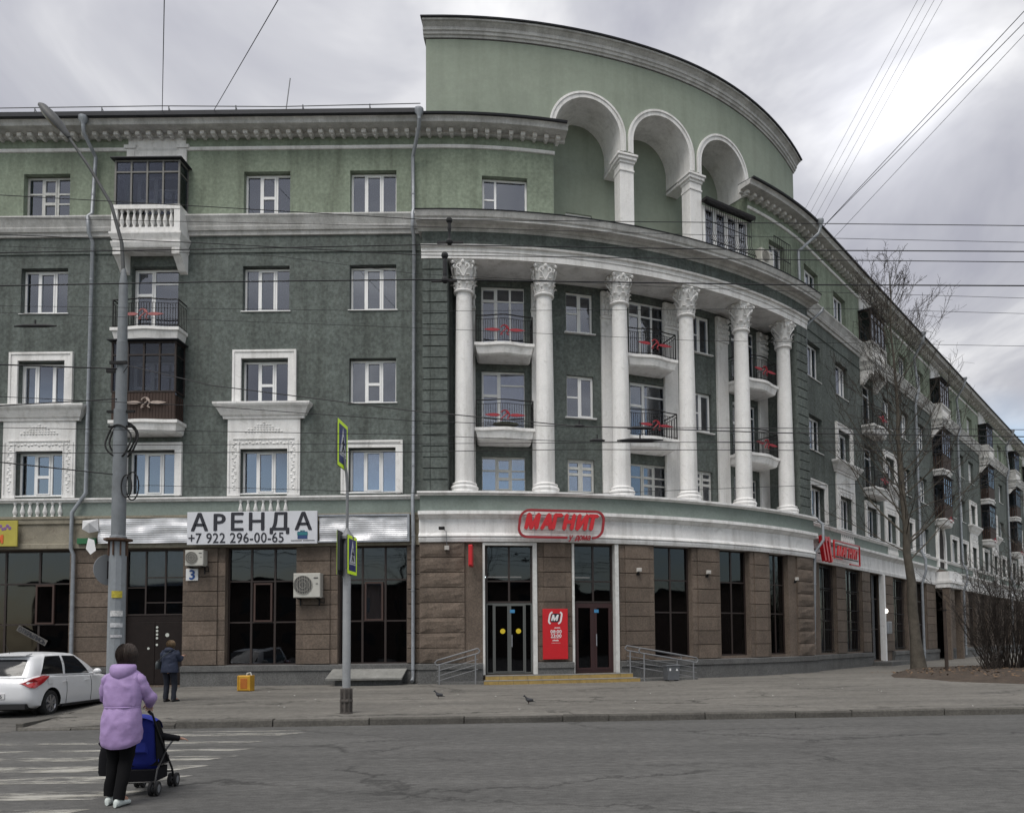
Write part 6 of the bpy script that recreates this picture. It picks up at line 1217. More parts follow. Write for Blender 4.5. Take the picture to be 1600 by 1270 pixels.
# far side of the street behind the camera: trees mirrored in the shop windows, buildings added to shape the reflections
for k, (x, y, H) in enumerate(((-22, -17, 11), (-15, -14, 12), (-9, -19, 11), (-3, -13, 12), (3.5, -18, 12), (10, -14, 11), (17, -19, 12), (25, -15, 12))):
    bare_tree('street_tree', (x, y, 0), H, 0.22, (0.3 * math.sin(k * 2), 0), 50 + k, ('first', 'second', 'third', 'fourth', 'fifth', 'sixth', 'seventh', 'eighth')[k] + ' bare tree from the left in the row mirrored in the shop windows', 'trees across the road', 22, 0.42, 6, 4, 0.2)
for k, (x, y, H) in enumerate(((30, 2, 12), (35, 11, 13), (27, -7, 11), (41, 17, 13), (33, -14, 12), (48, 24, 13))):
    bare_tree('street_tree', (x, y, 0), H, 0.22, (0.3 * math.sin(k * 2), 0), 80 + k, ('first', 'second', 'third', 'fourth', 'fifth', 'sixth')[k] + ' bare tree of the side street, mirrored in the curved shop windows', 'trees of the side street', 24, 0.42, 6, 4, 0.2)
t = thing('added_side_building', (66, -10, 0), 'plain unseen building added off the side street to shape the curved shop window reflections', 'building'); build('wall', MB().box(66, 80, -60, 22, 0, 8.0), mat('brick_far', (0.16, 0.12, 0.10), 0.9, 0.2, 1), t); build('roof', MB().box(65.5, 80.5, -60.5, 22.5, 8.0, 8.4), ROOFM, t)  # unseen block added to cover the bare horizon reflected in the curved panes
t = thing('added_facing_building', (0, -34, 0), 'long plain unseen building added across the road to darken the shop window reflections', 'building')  # unseen, added to keep the bright horizon out of the lower shop panes
build('wall', MB().box(-60, 60, -46, -34, 0, 8.2), mat('brick_far', (0.16, 0.12, 0.10), 0.9, 0.2, 1), t); build('roof', MB().prism([(-61, 8.2), (61, 8.2), (61, 8.6), (-61, 8.6)], -46.6, -33.4), ROOFM, t)
wm = MB().box(-0.7, 0.7, 0, 0.05, 0, 1.6).mesh('window', mat('far_window', (0.05, 0.055, 0.065), 0.2))
for i in range(28):
    for j in range(2): link('window', wm, t, Matrix.Translation((-57 + i * 4.2, -33.99, 1.6 + j * 3.6)))
# ------------------------------------------------------------------ parked hatchback
def car(loc, rz):
    CARW = mat('white_car_paint', (0.80, 0.81, 0.83), 0.35, 0.02, 2, spec=0.5, coat=0.6); CGO = mat('dark_car_window', (0.012, 0.013, 0.015), 0.06, spec=0.5); CG = glass_mat('car_glass', (0.02, 0.022, 0.025), 1.3, 0.02); TRIM = mat('black_trim', (0.012, 0.012, 0.013), 0.6); RIM = mat('alloy_rim', (0.42, 0.42, 0.44), 0.35, metal=0.8); LRED = mat('tail_lamp_red', (0.40, 0.008, 0.012), 0.15, coat=1.0); TYRE = mat('tyre', (0.018, 0.018, 0.019), 0.85)
    Wc = Matrix.Translation(loc) @ Matrix.Rotation(rz, 4, 'Z')
    t = thing('parked_car', loc, 'white hatchback parked nose to the building at the left edge', 'car', None, rz)
    # lower body, x forward (rear at 0, front at 4.25), y half width
    st = [(0.00, 0.60, 0.42, 0.74, 0.60), (0.05, 0.74, 0.34, 0.86, 0.70), (0.14, 0.80, 0.25, 0.93, 0.76), (0.35, 0.835, 0.22, 0.97, 0.80), (0.8, 0.845, 0.20, 0.97, 0.81), (1.4, 0.85, 0.20, 0.955, 0.815), (2.1, 0.85, 0.20, 0.94, 0.815), (2.8, 0.848, 0.20, 0.925, 0.81), (3.1, 0.845, 0.20, 0.915, 0.80), (3.5, 0.835, 0.20, 0.86, 0.77), (3.85, 0.80, 0.22, 0.78, 0.71), (4.08, 0.72, 0.26, 0.69, 0.62), (4.2, 0.60, 0.32, 0.60, 0.52), (4.25, 0.45, 0.40, 0.54, 0.42)]
    rings = []
    for x, hw, z0, z1, ht in st:
        prof = [(0, z0), (hw * 0.86, z0), (hw * 0.97, z0 + 0.06), (hw, z0 + 0.2 * (z1 - z0) + 0.05), (hw * 1.005, z0 + 0.55 * (z1 - z0)), (hw * 0.99, z0 + 0.78 * (z1 - z0)), (ht * 1.01, z1 - 0.04), (ht * 0.94, z1), (0, z1 + 0.025)]
        rings.append([(x, y, z) for y, z in prof] + [(x, -y, z) for y, z in prof[-2:0:-1]])
    bm_ = MB(); bm_.loft(rings); me = bm_.mesh('body', [CARW, TRIM], 40)
    # wheel arches cut out
    tmp = bpy.data.objects.new('tmp', me); COL.objects.link(tmp); cut = MB()
    for x in (0.78, 3.38):
        for s_ in (-1, 1): cut.tube([(x, s_ * 0.52, 0.305), (x, s_ * 1.0, 0.305)], 0.375, 28)
    cme = cut.mesh('cut', TRIM); co = bpy.data.objects.new('cut', cme); COL.objects.link(co)
    md = tmp.modifiers.new('b', 'BOOLEAN'); md.object = co; md.operation = 'DIFFERENCE'; md.solver = 'EXACT'
    dg = bpy.context.evaluated_depsgraph_get(); dg.update(); me2 = bpy.data.meshes.new_from_object(tmp.evaluated_get(dg)); me2.name = 'body'
    bpy.data.objects.remove(tmp); bpy.data.objects.remove(co)
    body = link('body', me2, t, Wc)
    # greenhouse: ring at the belt line and ring at the roof, pillars and panes between
    belt = [(0.10, 0.0, 0.93), (0.10, 0.45, 0.93), (0.16, 0.70, 0.94), (0.44, 0.765, 0.965), (0.50, 0.77, 0.965), (1.32, 0.79, 0.955), (1.40, 0.79, 0.953), (2.42, 0.785, 0.93), (2.52, 0.78, 0.928), (3.02, 0.72, 0.92), (3.22, 0.45, 0.93), (3.28, 0.0, 0.935)]
    roof = [(0.46, 0.0, 1.42), (0.46, 0.42, 1.415), (0.50, 0.55, 1.40), (0.78, 0.585, 1.445), (0.92, 0.595, 1.465), (1.42, 0.605, 1.475), (1.50, 0.605, 1.475), (1.92, 0.595, 1.465), (2.0, 0.59, 1.46), (2.22, 0.55, 1.42), (2.32, 0.36, 1.435), (2.34, 0.0, 1.44)]
    def cr(P, f):                                         # Catmull-Rom through the key points
        k = min(len(P) - 2, int(f)); t_ = f - k; a, b_, c, d = (Vector(P[max(0, k - 1)]), Vector(P[k]), Vector(P[k + 1]), Vector(P[min(len(P) - 1, k + 2)]))
        return 0.5 * ((2 * b_) + (c - a) * t_ + (2 * a - 5 * b_ + 4 * c - d) * t_ ** 2 + (3 * b_ - a - 3 * c + d) * t_ ** 3)
    ctr = Vector((1.45, 0, 1.15))
    def S_(f, t_, off=0.0):
        p = cr(belt, f).lerp(cr(roof, f), t_); d = Vector((p.x - 1.45, p.y * 2.2, 0)); d.normalize()
        return p + d * (0.035 * math.sin(pi * t_) + off)
    NF = 66; NT = 6
    for s_ in (-1, 1):
        sh = MB(); V = [(lambda p: (p.x, p.y * s_, p.z))(S_(11 * a / NF, c / NT)) for a in range(NF + 1) for c in range(NT + 1)]
        sh.add(V, [(a * (NT + 1) + c, (a + 1) * (NT + 1) + c, (a + 1) * (NT + 1) + c + 1, a * (NT + 1) + c + 1) for a in range(NF) for c in range(NT)])
        for g0, g1 in ((1, 0.93), (0.93, 0.82), (0.82, 0.6), (0.6, 0.3), (0.3, 0.0)):
            for a in range(NF):
                p, q = cr(roof, 11 * a / NF), cr(roof, 11 * (a + 1) / NF)
                f_ = lambda v, g: (1.33 + (v.x - 1.33) * g, v.y * g * s_, v.z + (1.525 - v.z) * (1 - g ** 2.4))
                sh.add([f_(p, g0), f_(q, g0), f_(q, g1), f_(p, g1)], [(0, 1, 2, 3)])
        me = sh.mesh('roof', CARW); bm2 = bmesh.new(); bm2.from_mesh(me); bmesh.ops.remove_doubles(bm2, verts=bm2.verts, dist=0.002); bmesh.ops.recalc_face_normals(bm2, faces=bm2.faces); bm2.to_mesh(me); bm2.free()
        me.polygons.foreach_set('use_smooth', [True] * len(me.polygons)); me.set_sharp_from_angle(angle=math.radians(60)); link('roof', me, t, Wc)
        for f0, f1, t0_, t1_ in ((0.0, 1.25, 0.10, 0.86), (3.25, 4.95, 0.06, 0.90), (5.98, 8.0, 0.06, 0.90), (9.15, 11.0, 0.05, 0.92)):
            pn = MB(); n_ = 14; V = []
            for a in range(n_ + 1):
                for c in range(5):
                    fr = a / n_; tt = t0_ + (t1_ - t0_) * c / 4
                    if f0 == 3.25: tt = t0_ + (t1_ - t0_) * c / 4 * min(1, 0.25 + fr * 2.2)
                    p = S_(f0 + (f1 - f0) * fr, tt, 0.006); V.append((p.x, p.y * s_, p.z))
            pn.add(V, [(a * 5 + c, (a + 1) * 5 + c, (a + 1) * 5 + c + 1, a * 5 + c + 1) for a in range(n_) for c in range(4)]); link('window_pane', pn.mesh('window_pane', CGO, 60), t, Wc)
    link('hatch_seam', MB().tube([(0.07, y, z) for y, z in ((-0.62, 0.90), (-0.60, 0.66), (-0.45, 0.62), (0.45, 0.62), (0.60, 0.66), (0.62, 0.90))], 0.006, 4).mesh('hatch_seam', TRIM), t, Wc)
    link('fuel_flap', MB().bbox(0.62, 0.80, -0.856, -0.84, 0.76, 0.90, 0.004).mesh('fuel_flap', CARW), t, Wc)
    link('wiper', MB().tube([(0.12, 0.0, 0.98), (0.10, -0.30, 1.02)], 0.008, 5).mesh('wiper', TRIM), t, Wc)
    link('spoiler', MB().prism([(0.32, 1.43), (0.56, 1.46), (0.56, 1.49), (0.32, 1.45)], -0.5, 0.5).mesh('spoiler', CARW), t, Wc)
    link('aerial', MB().tube([(0.55, 0, 1.48), (0.40, 0, 1.70)], 0.006, 5).mesh('aerial', TRIM), t, Wc)
    for s_ in (-1, 1):
        P = [(-0.01, 0.60, 0.80), (0.03, 0.74, 0.71), (0.14, 0.815, 0.69), (0.40, 0.848, 0.81), (0.64, 0.838, 0.95), (0.48, 0.80, 0.97), (0.12, 0.765, 0.91)]
        cc = (sum(q[0] for q in P) / 7, sum(q[1] for q in P) / 7 + 0.075, sum(q[2] for q in P) / 7); b = MB(); n_ = len(P)
        b.add([(x, (y + 0.03) * s_, z) for x, y, z in P] + [(x + 0.05, (y - 0.10) * s_, z) for x, y, z in P] + [((x + cc[0]) / 2 - 0.02, ((y + 0.03 + cc[1]) / 2 + 0.012) * s_, (z + cc[2]) / 2) for x, y, z in P] + [(cc[0] - 0.03, cc[1] * s_, cc[2])], [(k, (k + 1) % n_, n_ + (k + 1) % n_, n_ + k) for k in range(n_)] + [(k, (k + 1) % n_, 2 * n_ + (k + 1) % n_, 2 * n_ + k) for k in range(n_)] + [(2 * n_ + k, 2 * n_ + (k + 1) % n_, 3 * n_) for k in range(n_)])
        link('tail_lamp', b.mesh('tail_lamp', LRED, 40), t, Wc)
        b = MB(); b.loft([[(x, y * s_, z) for x, y, z in ((3.72, 0.80, 0.70), (4.02, 0.70, 0.60), (4.10, 0.62, 0.66), (3.80, 0.70, 0.80))], [(x, (y - 0.05) * s_, z) for x, y, z in ((3.72, 0.80, 0.70), (4.02, 0.70, 0.60), (4.10, 0.62, 0.66), (3.80, 0.70, 0.80))]]); link('headlight', b.mesh('headlight', mat('headlamp_glass', (0.6, 0.62, 0.65), 0.1)), t, Wc)
        b = MB(); b.ball((2.60, s_ * 0.93, 1.0), (0.075, 0.10, 0.075), 10, 8); b.box(2.58, 2.62, min(s_ * 0.76, s_ * 0.9), max(s_ * 0.76, s_ * 0.9), 0.95, 0.985); link('mirror', b.mesh('mirror', CARW, 50), t, Wc)
        for xd in (1.22, 2.18): link('door_handle', MB().bbox(xd, xd + 0.17, s_ * 0.868 - 0.012, s_ * 0.868 + 0.012, 0.79, 0.815, 0.004).mesh('door_handle', CARW), t, Wc)
        for xd, z0_ in ((1.36, 0.27), (2.46, 0.27)): link('door_seam', MB().tube([(xd, s_ * 0.848, z0_), (xd + 0.02, s_ * 0.858, 0.55), (xd + 0.02, s_ * 0.852, 0.75), (xd + 0.01, s_ * 0.815, 0.915)], 0.006, 4).mesh('door_seam', TRIM), t, Wc)
        link('side_skirt', MB().bbox(1.2, 2.95, s_ * 0.835 - 0.02, s_ * 0.835 + 0.02, 0.19, 0.25, 0.01).mesh('side_skirt', TRIM), t, Wc)
        for x in (0.78, 3.38):
            Ww = Wc @ Matrix.Translation((x, s_ * 0.745, 0.305)) @ Matrix.Rotation(-s_ * pi / 2, 4, 'X')
            w = link('wheel', None, t, Ww)
            link('tyre', cached('tyre', lambda: MB().lathe([(0.19, -0.08), (0.27, -0.095), (0.30, -0.075), (0.308, -0.03), (0.308, 0.03), (0.30, 0.075), (0.27, 0.095), (0.205, 0.085), (0.2, 0.05), (0.19, 0.0)], 28).mesh('tyre', TYRE, 50)), w, Ww)
            def rim():
                b = MB(); b.lathe([(0.2, 0.03), (0.212, 0.075), (0.2, 0.085), (0.19, 0.07), (0.18, 0.03)], 26)
                for k in range(7): a = 2 * pi * k / 7; b.box(0.03, 0.195, -0.026, 0.026, 0.055, 0.085, Matrix.Rotation(a, 4, 'Z'))
                b.lathe([(0.06, 0.04), (0.06, 0.088), (0.03, 0.095)], 14); return b.mesh('rim', RIM, 40)
            link('rim', cached('rim', rim), w, Ww); link('wheel_well', cached('well', lambda: MB().lathe([(0.36, -0.19), (0.36, -0.10), (0.2, -0.09)], 20).mesh('wheel_well', TRIM)), w, Ww)
    for x0_, x1_, z0_, z1_ in ((-0.022, 0.0, 0.46, 0.58),): link('number_plate', MB().box(x0_, x1_, -0.26, 0.26, z0_, z1_).mesh('number_plate', mat('plate_white', (0.6, 0.6, 0.6), 0.5)), t, Wc)
    put_text(t, Wc @ Matrix.Translation((-0.024, -0.14, 0.52)) @ Matrix.Rotation(-pi / 2, 4, 'Z'), '196', 0.12, 0.002, INK, name='plate_digit')
    b = MB(); b.box(-0.005, 0.2, -0.7, 0.7, 0.22, 0.34); link('bumper_insert', b.mesh('bumper_insert', TRIM), t, Wc)
    link('underbody', MB().box(0.35, 3.9, -0.68, 0.68, 0.17, 0.30).mesh('underbody', TRIM), t, Wc)
car((-13.28, 17.95, 0.02), math.radians(94))
# ------------------------------------------------------------------ people
def skin_body(name, joints, edges, root, m_, Wm, parent, sub=2):
    me = bpy.data.meshes.new(name); me.from_pydata([j[0] for j in joints], edges, []); o = bpy.data.objects.new(name, me); COL.objects.link(o)
    md = o.modifiers.new('skin', 'SKIN'); md.use_smooth_shade = True
    if not me.skin_vertices: bpy.context.view_layer.objects.active = o
    sv_ = me.skin_vertices[0].data
    for k, (p, r_) in enumerate(joints): sv_[k].radius = (r_, r_) if not isinstance(r_, tuple) else r_; sv_[k].use_root = (k == root)
    s2 = o.modifiers.new('sub', 'SUBSURF'); s2.levels = sub; s2.render_levels = sub
    dg = bpy.context.evaluated_depsgraph_get(); dg.update(); me2 = bpy.data.meshes.new_from_object(o.evaluated_get(dg)); bpy.data.objects.remove(o)
    me2.name = name; me2.materials.clear(); me2.materials.append(m_); me2.polygons.foreach_set('use_smooth', [True] * len(me2.polygons))
    return link(name, me2, parent, Wm)
SKINM = mat('skin', (0.40, 0.23, 0.165), 0.6)
def ell(c, rx, ry, n=20, wob=0.0, seed=0, rot=0.0):
    out_ = []
    for k in range(n):
        a = 2 * pi * k / n; w = 1 + wob * mnoise.noise(Vector((math.cos(a) * 1.7, math.sin(a) * 1.7, c[2] * 5 + seed))); x, y = rx * math.cos(a) * w, ry * math.sin(a) * w
        out_.append((c[0] + x * math.cos(rot) - y * math.sin(rot), c[1] + x * math.sin(rot) + y * math.cos(rot), c[2]))
    return out_
def limb(pts, rad, n=12, wob=0.06, seed=1):
    b = MB(); P = []; R_ = []
    for i in range(len(pts) - 1):
        for k in range(6): t = k / 6; P.append(Vector(pts[i]).lerp(Vector(pts[i + 1]), t)); R_.append((rad[i] + (rad[i + 1] - rad[i]) * t) * (1 + wob * 0.9 * mnoise.noise(Vector((i + t, seed, k * 0.0)) * 4.3)))
    P.append(Vector(pts[-1])); R_.append(rad[-1]); b.tube(P, R_, n)
    c = [tuple(Vector(v) * 1.0 + Vector((mnoise.noise(Vector(v) * 9 + Vector((seed, 0, 0))), mnoise.noise(Vector(v) * 9 + Vector((0, seed, 0))), 0)) * wob * 0.25) for v in b.v]; b.v = c
    return b
def hand(base, d, curl, size=1.0):
    """five fingered hand as joints/edges for the skin modifier: returns list of (pos, r), edges (relative to base at index 0)"""
    d = Vector(d).normalized(); side = d.cross(Vector((0, 0, 1))); side = side.normalized() if side.length > 0.1 else Vector((1, 0, 0)); dn = side.cross(d).normalized()
    J = [(Vector(base) + d * 0.045 * size, 0.026 * size)]; E_ = []
    for k, (off, L_) in enumerate(((-0.032, 0.062), (-0.011, 0.075), (0.011, 0.078), (0.032, 0.07))):
        p = Vector(base) + d * 0.085 * size + side * off * size; J.append((p, 0.0105 * size)); E_.append((0, len(J) - 1)); q = p + (d * math.cos(curl * 0.6) - dn * math.sin(curl * 0.6)) * L_ * 0.5 * size; J.append((q, 0.0095 * size)); E_.append((len(J) - 2, len(J) - 1)); w = q + (d * math.cos(curl * 1.5) - dn * math.sin(curl * 1.5)) * L_ * 0.5 * size; J.append((w, 0.008 * size)); E_.append((len(J) - 2, len(J) - 1))
    p = Vector(base) + d * 0.035 * size - side * 0.045 * size; J.append((p, 0.012 * size)); E_.append((0, len(J) - 1)); q = p + (d * 0.7 - side * 0.4 - dn * 0.4).normalized() * 0.045 * size; J.append((q, 0.0095 * size)); E_.append((len(J) - 2, len(J) - 1))
    return J, E_
def person_body(name, J, parent, Wm, hands):
    """J: dict of joint -> (pos, r)"""
    names = list(J); idx = {n: i for i, n in enumerate(names)}; joints = [(Vector(J[n][0]), J[n][1]) for n in names]
    E_ = [(idx[a], idx[c]) for a, c in (('pelvis', 'chest'), ('chest', 'neck'), ('neck', 'head0'), ('head0', 'head1'), ('chest', 'shl'), ('shl', 'ell'), ('ell', 'wrl'), ('chest', 'shr'), ('shr', 'elr'), ('elr', 'wrr'), ('pelvis', 'hipl'), ('hipl', 'knl'), ('knl', 'anl'), ('anl', 'tol'), ('pelvis', 'hipr'), ('hipr', 'knr'), ('knr', 'anr'), ('anr', 'tor'))]
    for w, e, curl, size in hands:
        hj, he = hand(J[w][0], Vector(J[w][0]) - Vector(J[e][0]), curl, size); o = len(joints); joints += hj; E_ += [(idx[w], o)] + [(a + o, c + o) for a, c in he]
    return skin_body(name, joints, E_, idx['pelvis'], SKINM, Wm, parent)
def face(parent, Wm, c, s_, hairm):
    b = MB(); b.ball((c[0], c[1] + 0.098 * s_, c[2] - 0.01 * s_), (0.014 * s_, 0.022 * s_, 0.022 * s_), 8, 6); b.ball((c[0], c[1] + 0.085 * s_, c[2] - 0.055 * s_), (0.026 * s_, 0.012 * s_, 0.008 * s_), 8, 5)
    for q in (-1, 1): b.ball((c[0] + q * 0.086 * s_, c[1] - 0.002, c[2] - 0.005), (0.014 * s_, 0.025 * s_, 0.034 * s_), 8, 6)
    link('facial_features', b.mesh('facial_features', SKINM, 60), parent, Wm)
    b = MB()
    for q in (-1, 1): b.ball((c[0] + q * 0.032 * s_, c[1] + 0.086 * s_, c[2] + 0.018 * s_), (0.012 * s_, 0.008 * s_, 0.008 * s_), 8, 5)
    link('eyes', b.mesh('eyes', mat('dark_eye', (0.03, 0.02, 0.015), 0.2), 60), parent, Wm)
def hair(parent, Wm, c, rad, m_, drop, seed):
    b = MB(); b.ball((0, 0, 0), 1.0, 48, 26); V = []
    for x, y, z in b.v:
        k = 1 + 0.07 * mnoise.noise(Vector((x * 4, y * 4, z * 1.5 + seed))) + 0.07 * mnoise.noise(Vector((x * 12, y * 12, z * 1.6 + seed)))
        px_, py_, pz_ = x * rad[0] * k, y * rad[1] * k, z * rad[2] * k
        if y > 0.35 and z < 0.45: px_ *= 0.8; py_ *= 0.62; pz_ = max(pz_, 0.2 * rad[2])         # open round the face
        if y < 0.3 and z < -0.3: pz_ -= drop * (-z - 0.3); px_ *= 0.92
        V.append((c[0] + px_, c[1] + py_, c[2] + pz_))
    b.v = V; rnd = random.Random(seed)
    for _ in range(420):                                  # loose strands combed down from the crown
        a = rnd.uniform(0, 2 * pi)
        if math.sin(a) > 0.55: continue
        pts = []; top = rnd.uniform(0.2, 1.2); end = rnd.uniform(-0.75, -0.35)
        for k in range(6):
            t = top + (end - top) * k / 5; rr_ = 1.03 + 0.03 * rnd.random(); q = Vector((math.cos(a) * math.cos(t) * rad[0], math.sin(a) * math.cos(t) * rad[1], math.sin(t) * rad[2])) * rr_
            if t < -0.3: q.z -= drop * (-math.sin(t) - 0.3); q.x *= 0.95
            a += rnd.gauss(0, 0.03); pts.append((c[0] + q.x, c[1] + q.y, c[2] + q.z))
        b.tube(pts, [0.0035, 0.004, 0.004, 0.0035, 0.003, 0.0015], 3, cap=False)
    link('hair', b.mesh('hair', m_, 60), parent, Wm)
def cloth(keys, n, amp, seed, sub=5, hem=0.0, kx=(5, 5, 9)):
    """loft through (z, rx, ry, cy) keys with folds pushed into the surface"""
    rows = []
    for i in range(len(keys) - 1):
        for k in range(sub):
            t = k / sub; rows.append([a + (c - a) * t for a, c in zip(keys[i], keys[i + 1])])
    rows.append(list(keys[-1])); z0 = keys[0][0]; z1 = keys[-1][0]; rings = []
    for z, rx, ry, cy in rows:
        ring = []
        for k in range(n):
            a = 2 * pi * k / n; ca, sa = math.cos(a), math.sin(a); P_ = Vector((ca * 0.2 * kx[0], sa * 0.15 * kx[1], z * kx[2] + seed)); P2 = Vector((ca * 2.4 + z * 2, sa * 2.4, z * 2.2 + seed * 2))
            f = 1 - abs(mnoise.noise(P_ * 2.2)) * 2.2; d = amp * (f * 0.8 + 0.9 * mnoise.noise(P2)); fade = min(1, (z1 - z) / 0.08)
            ring.append((rx * ca + ca * d * fade, cy + ry * sa + sa * d * fade, z + (0.05 * abs(ca) ** 3 - (0.03 if sa < 0 else 0)) * max(0, 1 - (z - z0) / 0.12) * hem))
        rings.append(ring)
    return MB().loft(rings, cap=False)
# woman in the lilac jacket, seen from behind, pushing a stroller
wx, wy = -4.72, 8.2; Ww = Matrix.Translation((wx, wy, 0.005)) @ Matrix.Rotation(math.radians(8), 4, 'Z') @ Matrix.Diagonal((0.88, 0.94, 1.0, 1.0))
w1 = thing('person', (wx, wy, 0), 'person in lilac hooded jacket and black trousers pushing a stroller, seen from behind', 'person', None, math.radians(8))
J = dict(pelvis=((0, 0, 0.90), 0.13), chest=((0, 0.03, 1.22), 0.135), neck=((0.0, 0.05, 1.41), 0.055), head0=((0.01, 0.075, 1.50), 0.072), head1=((0.015, 0.085, 1.575), 0.07), shl=((-0.155, 0.04, 1.29), 0.045), ell=((-0.225, 0.10, 1.10), 0.045), wrl=((-0.15, 0.33, 1.00), 0.03), shr=((0.155, 0.04, 1.29), 0.045), elr=((0.27, 0.10, 1.08), 0.045), wrr=((0.17, 0.33, 1.00), 0.03), hipl=((-0.09, 0.0, 0.82), 0.085), knl=((-0.10, 0.06, 0.46), 0.06), anl=((-0.13, 0.02, 0.12), 0.042), tol=((-0.13, 0.16, 0.05), 0.035), hipr=((0.09, -0.01, 0.82), 0.085), knr=((0.05, 0.02, 0.46), 0.06), anr=((0.03, -0.12, 0.10), 0.042), tor=((0.06, 0.03, 0.04), 0.035))
person_body('body', J, w1, Ww, [('wrl', 'ell', 1.5, 1.0), ('wrr', 'elr', 1.5, 1.0)])
LIL = mat('lilac_raincoat', (0.36, 0.25, 0.48), 0.62, 0.08, 5, bump=0.35, bscale=13); BLKT = mat('black_trousers', (0.007, 0.007, 0.008), 0.95, spec=0.15); SHOE = mat('pale_sneaker', (0.55, 0.60, 0.58), 0.6); HAIRB = mat('dark_brown_hair', (0.038, 0.023, 0.016), 0.5, 0.5, 30, bump=0.8, bscale=60)
b = cloth(((0.61, 0.205, 0.152, 0.0), (0.63, 0.214, 0.162, 0.0), (0.74, 0.220, 0.170, 0.0), (0.85, 0.214, 0.165, 0.0), (0.95, 0.198, 0.148, 0.005), (1.0, 0.184, 0.136, 0.01), (1.02, 0.190, 0.140, 0.01), (1.12, 0.200, 0.148, 0.015), (1.22, 0.206, 0.146, 0.025), (1.30, 0.200, 0.132, 0.035), (1.345, 0.172, 0.11, 0.042), (1.385, 0.120, 0.088, 0.05), (1.42, 0.072, 0.07, 0.055)), 72, 0.012, 3, 6, 1.0, (5, 5, 3.2))
link('jacket', b.mesh('jacket', LIL, 70), w1, Ww)
for s_, e, w in ((-1, 'ell', 'wrl'), (1, 'elr', 'wrr')):
    sh = J['shl' if s_ < 0 else 'shr'][0]; link('sleeve', limb([(s_ * 0.115, 0.035, 1.315), (s_ * 0.172, 0.04, 1.265), (s_ * 0.205, 0.06, 1.18), J[e][0], Vector(J[e][0]).lerp(Vector(J[w][0]), 0.45), Vector(J[e][0]).lerp(Vector(J[w][0]), 0.92)], [0.058, 0.074, 0.073, 0.066, 0.058, 0.046], 22, 0.12, 2).mesh('sleeve', LIL, 70), w1, Ww)
b = MB(); rings = []                                      # hood lying on the shoulders
for k in range(15):
    a = pi * 1.08 + (pi * 0.84) * k / 14 - pi * 0.0; t = math.sin(pi * k / 14); c = Vector((0.125 * math.cos(a), 0.05 + 0.105 * math.sin(a), 1.405 - 0.03 * t)); r_ = 0.028 + 0.045 * t; rad = Vector((math.cos(a), math.sin(a), 0))
    rings.append([c + rad * (r_ * 0.9 * math.cos(q)) + Vector((0, 0, r_ * 1.25 * math.sin(q) - 0.02 * t)) for q in [2 * pi * j / 12 for j in range(12)]])
b.loft(rings); link('hood', b.mesh('hood', LIL, 70), w1, Ww)
link('waist_cord', MB().tube([(0.192 * math.cos(a), 0.01 + 0.144 * math.sin(a), 1.0) for a in [2 * pi * k / 30 for k in range(31)]], 0.007, 5).mesh('waist_cord', LIL, 60), w1, Ww)
for s_, h, k, a in ((-1, 'hipl', 'knl', 'anl'), (1, 'hipr', 'knr', 'anr')): link('trouser_leg', limb([(J[h][0][0], J[h][0][1], 0.85), (J[h][0][0], J[h][0][1], 0.74), J[k][0], Vector(J[a][0]) + Vector((0, 0, -0.03))], [0.105, 0.104, 0.075, 0.058], 14, 0.06, 4).mesh('trouser_leg', BLKT, 70), w1, Ww)
def shoe(parent, Wm, an, to, m_, s_=1.0):
    an, to = Vector(an), Vector(to); d = Vector((to.x - an.x, to.y - an.y, 0)).normalized(); q = Vector((-d.y, d.x, 0)); b = MB(); rings = []
    c0 = Vector((an.x, an.y, 0)) - d * 0.06 * s_
    for t, wd, h in ((0, 0.022, 0.06), (0.02, 0.034, 0.085), (0.08, 0.038, 0.095), (0.14, 0.040, 0.075), (0.19, 0.044, 0.06), (0.23, 0.040, 0.05), (0.255, 0.022, 0.035)):
        rings.append([c0 + d * t * s_ + q * wd * s_ * math.cos(a) + Vector((0, 0, (h / 2 + h / 2 * math.sin(a)) * s_)) for a in [2 * pi * k / 12 for k in range(12)]])
    b.loft(rings); link('shoe', b.mesh('shoe', m_, 60), parent, Wm)
shoe(w1, Ww, J['anl'][0], J['tol'][0], SHOE); shoe(w1, Ww, J['anr'][0], J['tor'][0], SHOE)
face(w1, Ww, (0.012, 0.085, 1.535), 1.0, None); hair(w1, Ww, (0.012, 0.062, 1.54), (0.112, 0.120, 0.118), HAIRB, 0.11, 2)
# stroller
sx, sy = -5.06, 9.0; Ws = Matrix.Translation((sx, sy, 0.005)) @ Matrix.Rotation(math.radians(9), 4, 'Z'); NV = mat('black_stroller_fabric', (0.010, 0.010, 0.012), 0.95, spec=0.15); BLU = mat('royal_blue_fabric', (0.012, 0.025, 0.26), 0.75, 0.12, 6, bump=0.2, bscale=12); FRM = mat('black_frame_tube', (0.02, 0.02, 0.022), 0.45)
Ws = Ws @ Matrix.Translation((0.20, -0.12, 0)) @ Matrix.Scale(0.9, 4)
s1 = thing('stroller', Ws.translation, 'blue and black folding stroller on paired small wheels', 'stroller', None, math.radians(9))
b = MB()
for q in (-1, 1):
    b.tube([(q * 0.20, -0.50, 1.02), (q * 0.20, -0.40, 0.98), (q * 0.20, -0.18, 0.72), (q * 0.20, 0.30, 0.24), (q * 0.20, 0.36, 0.12)], 0.013, 7); b.tube([(q * 0.20, -0.30, 0.12), (q * 0.20, -0.22, 0.30), (q * 0.20, 0.10, 0.52), (q * 0.20, 0.34, 0.60)], 0.012, 7); b.tube([(q * 0.20, -0.12, 0.34), (q * 0.2, 0.22, 0.34)], 0.010, 6)
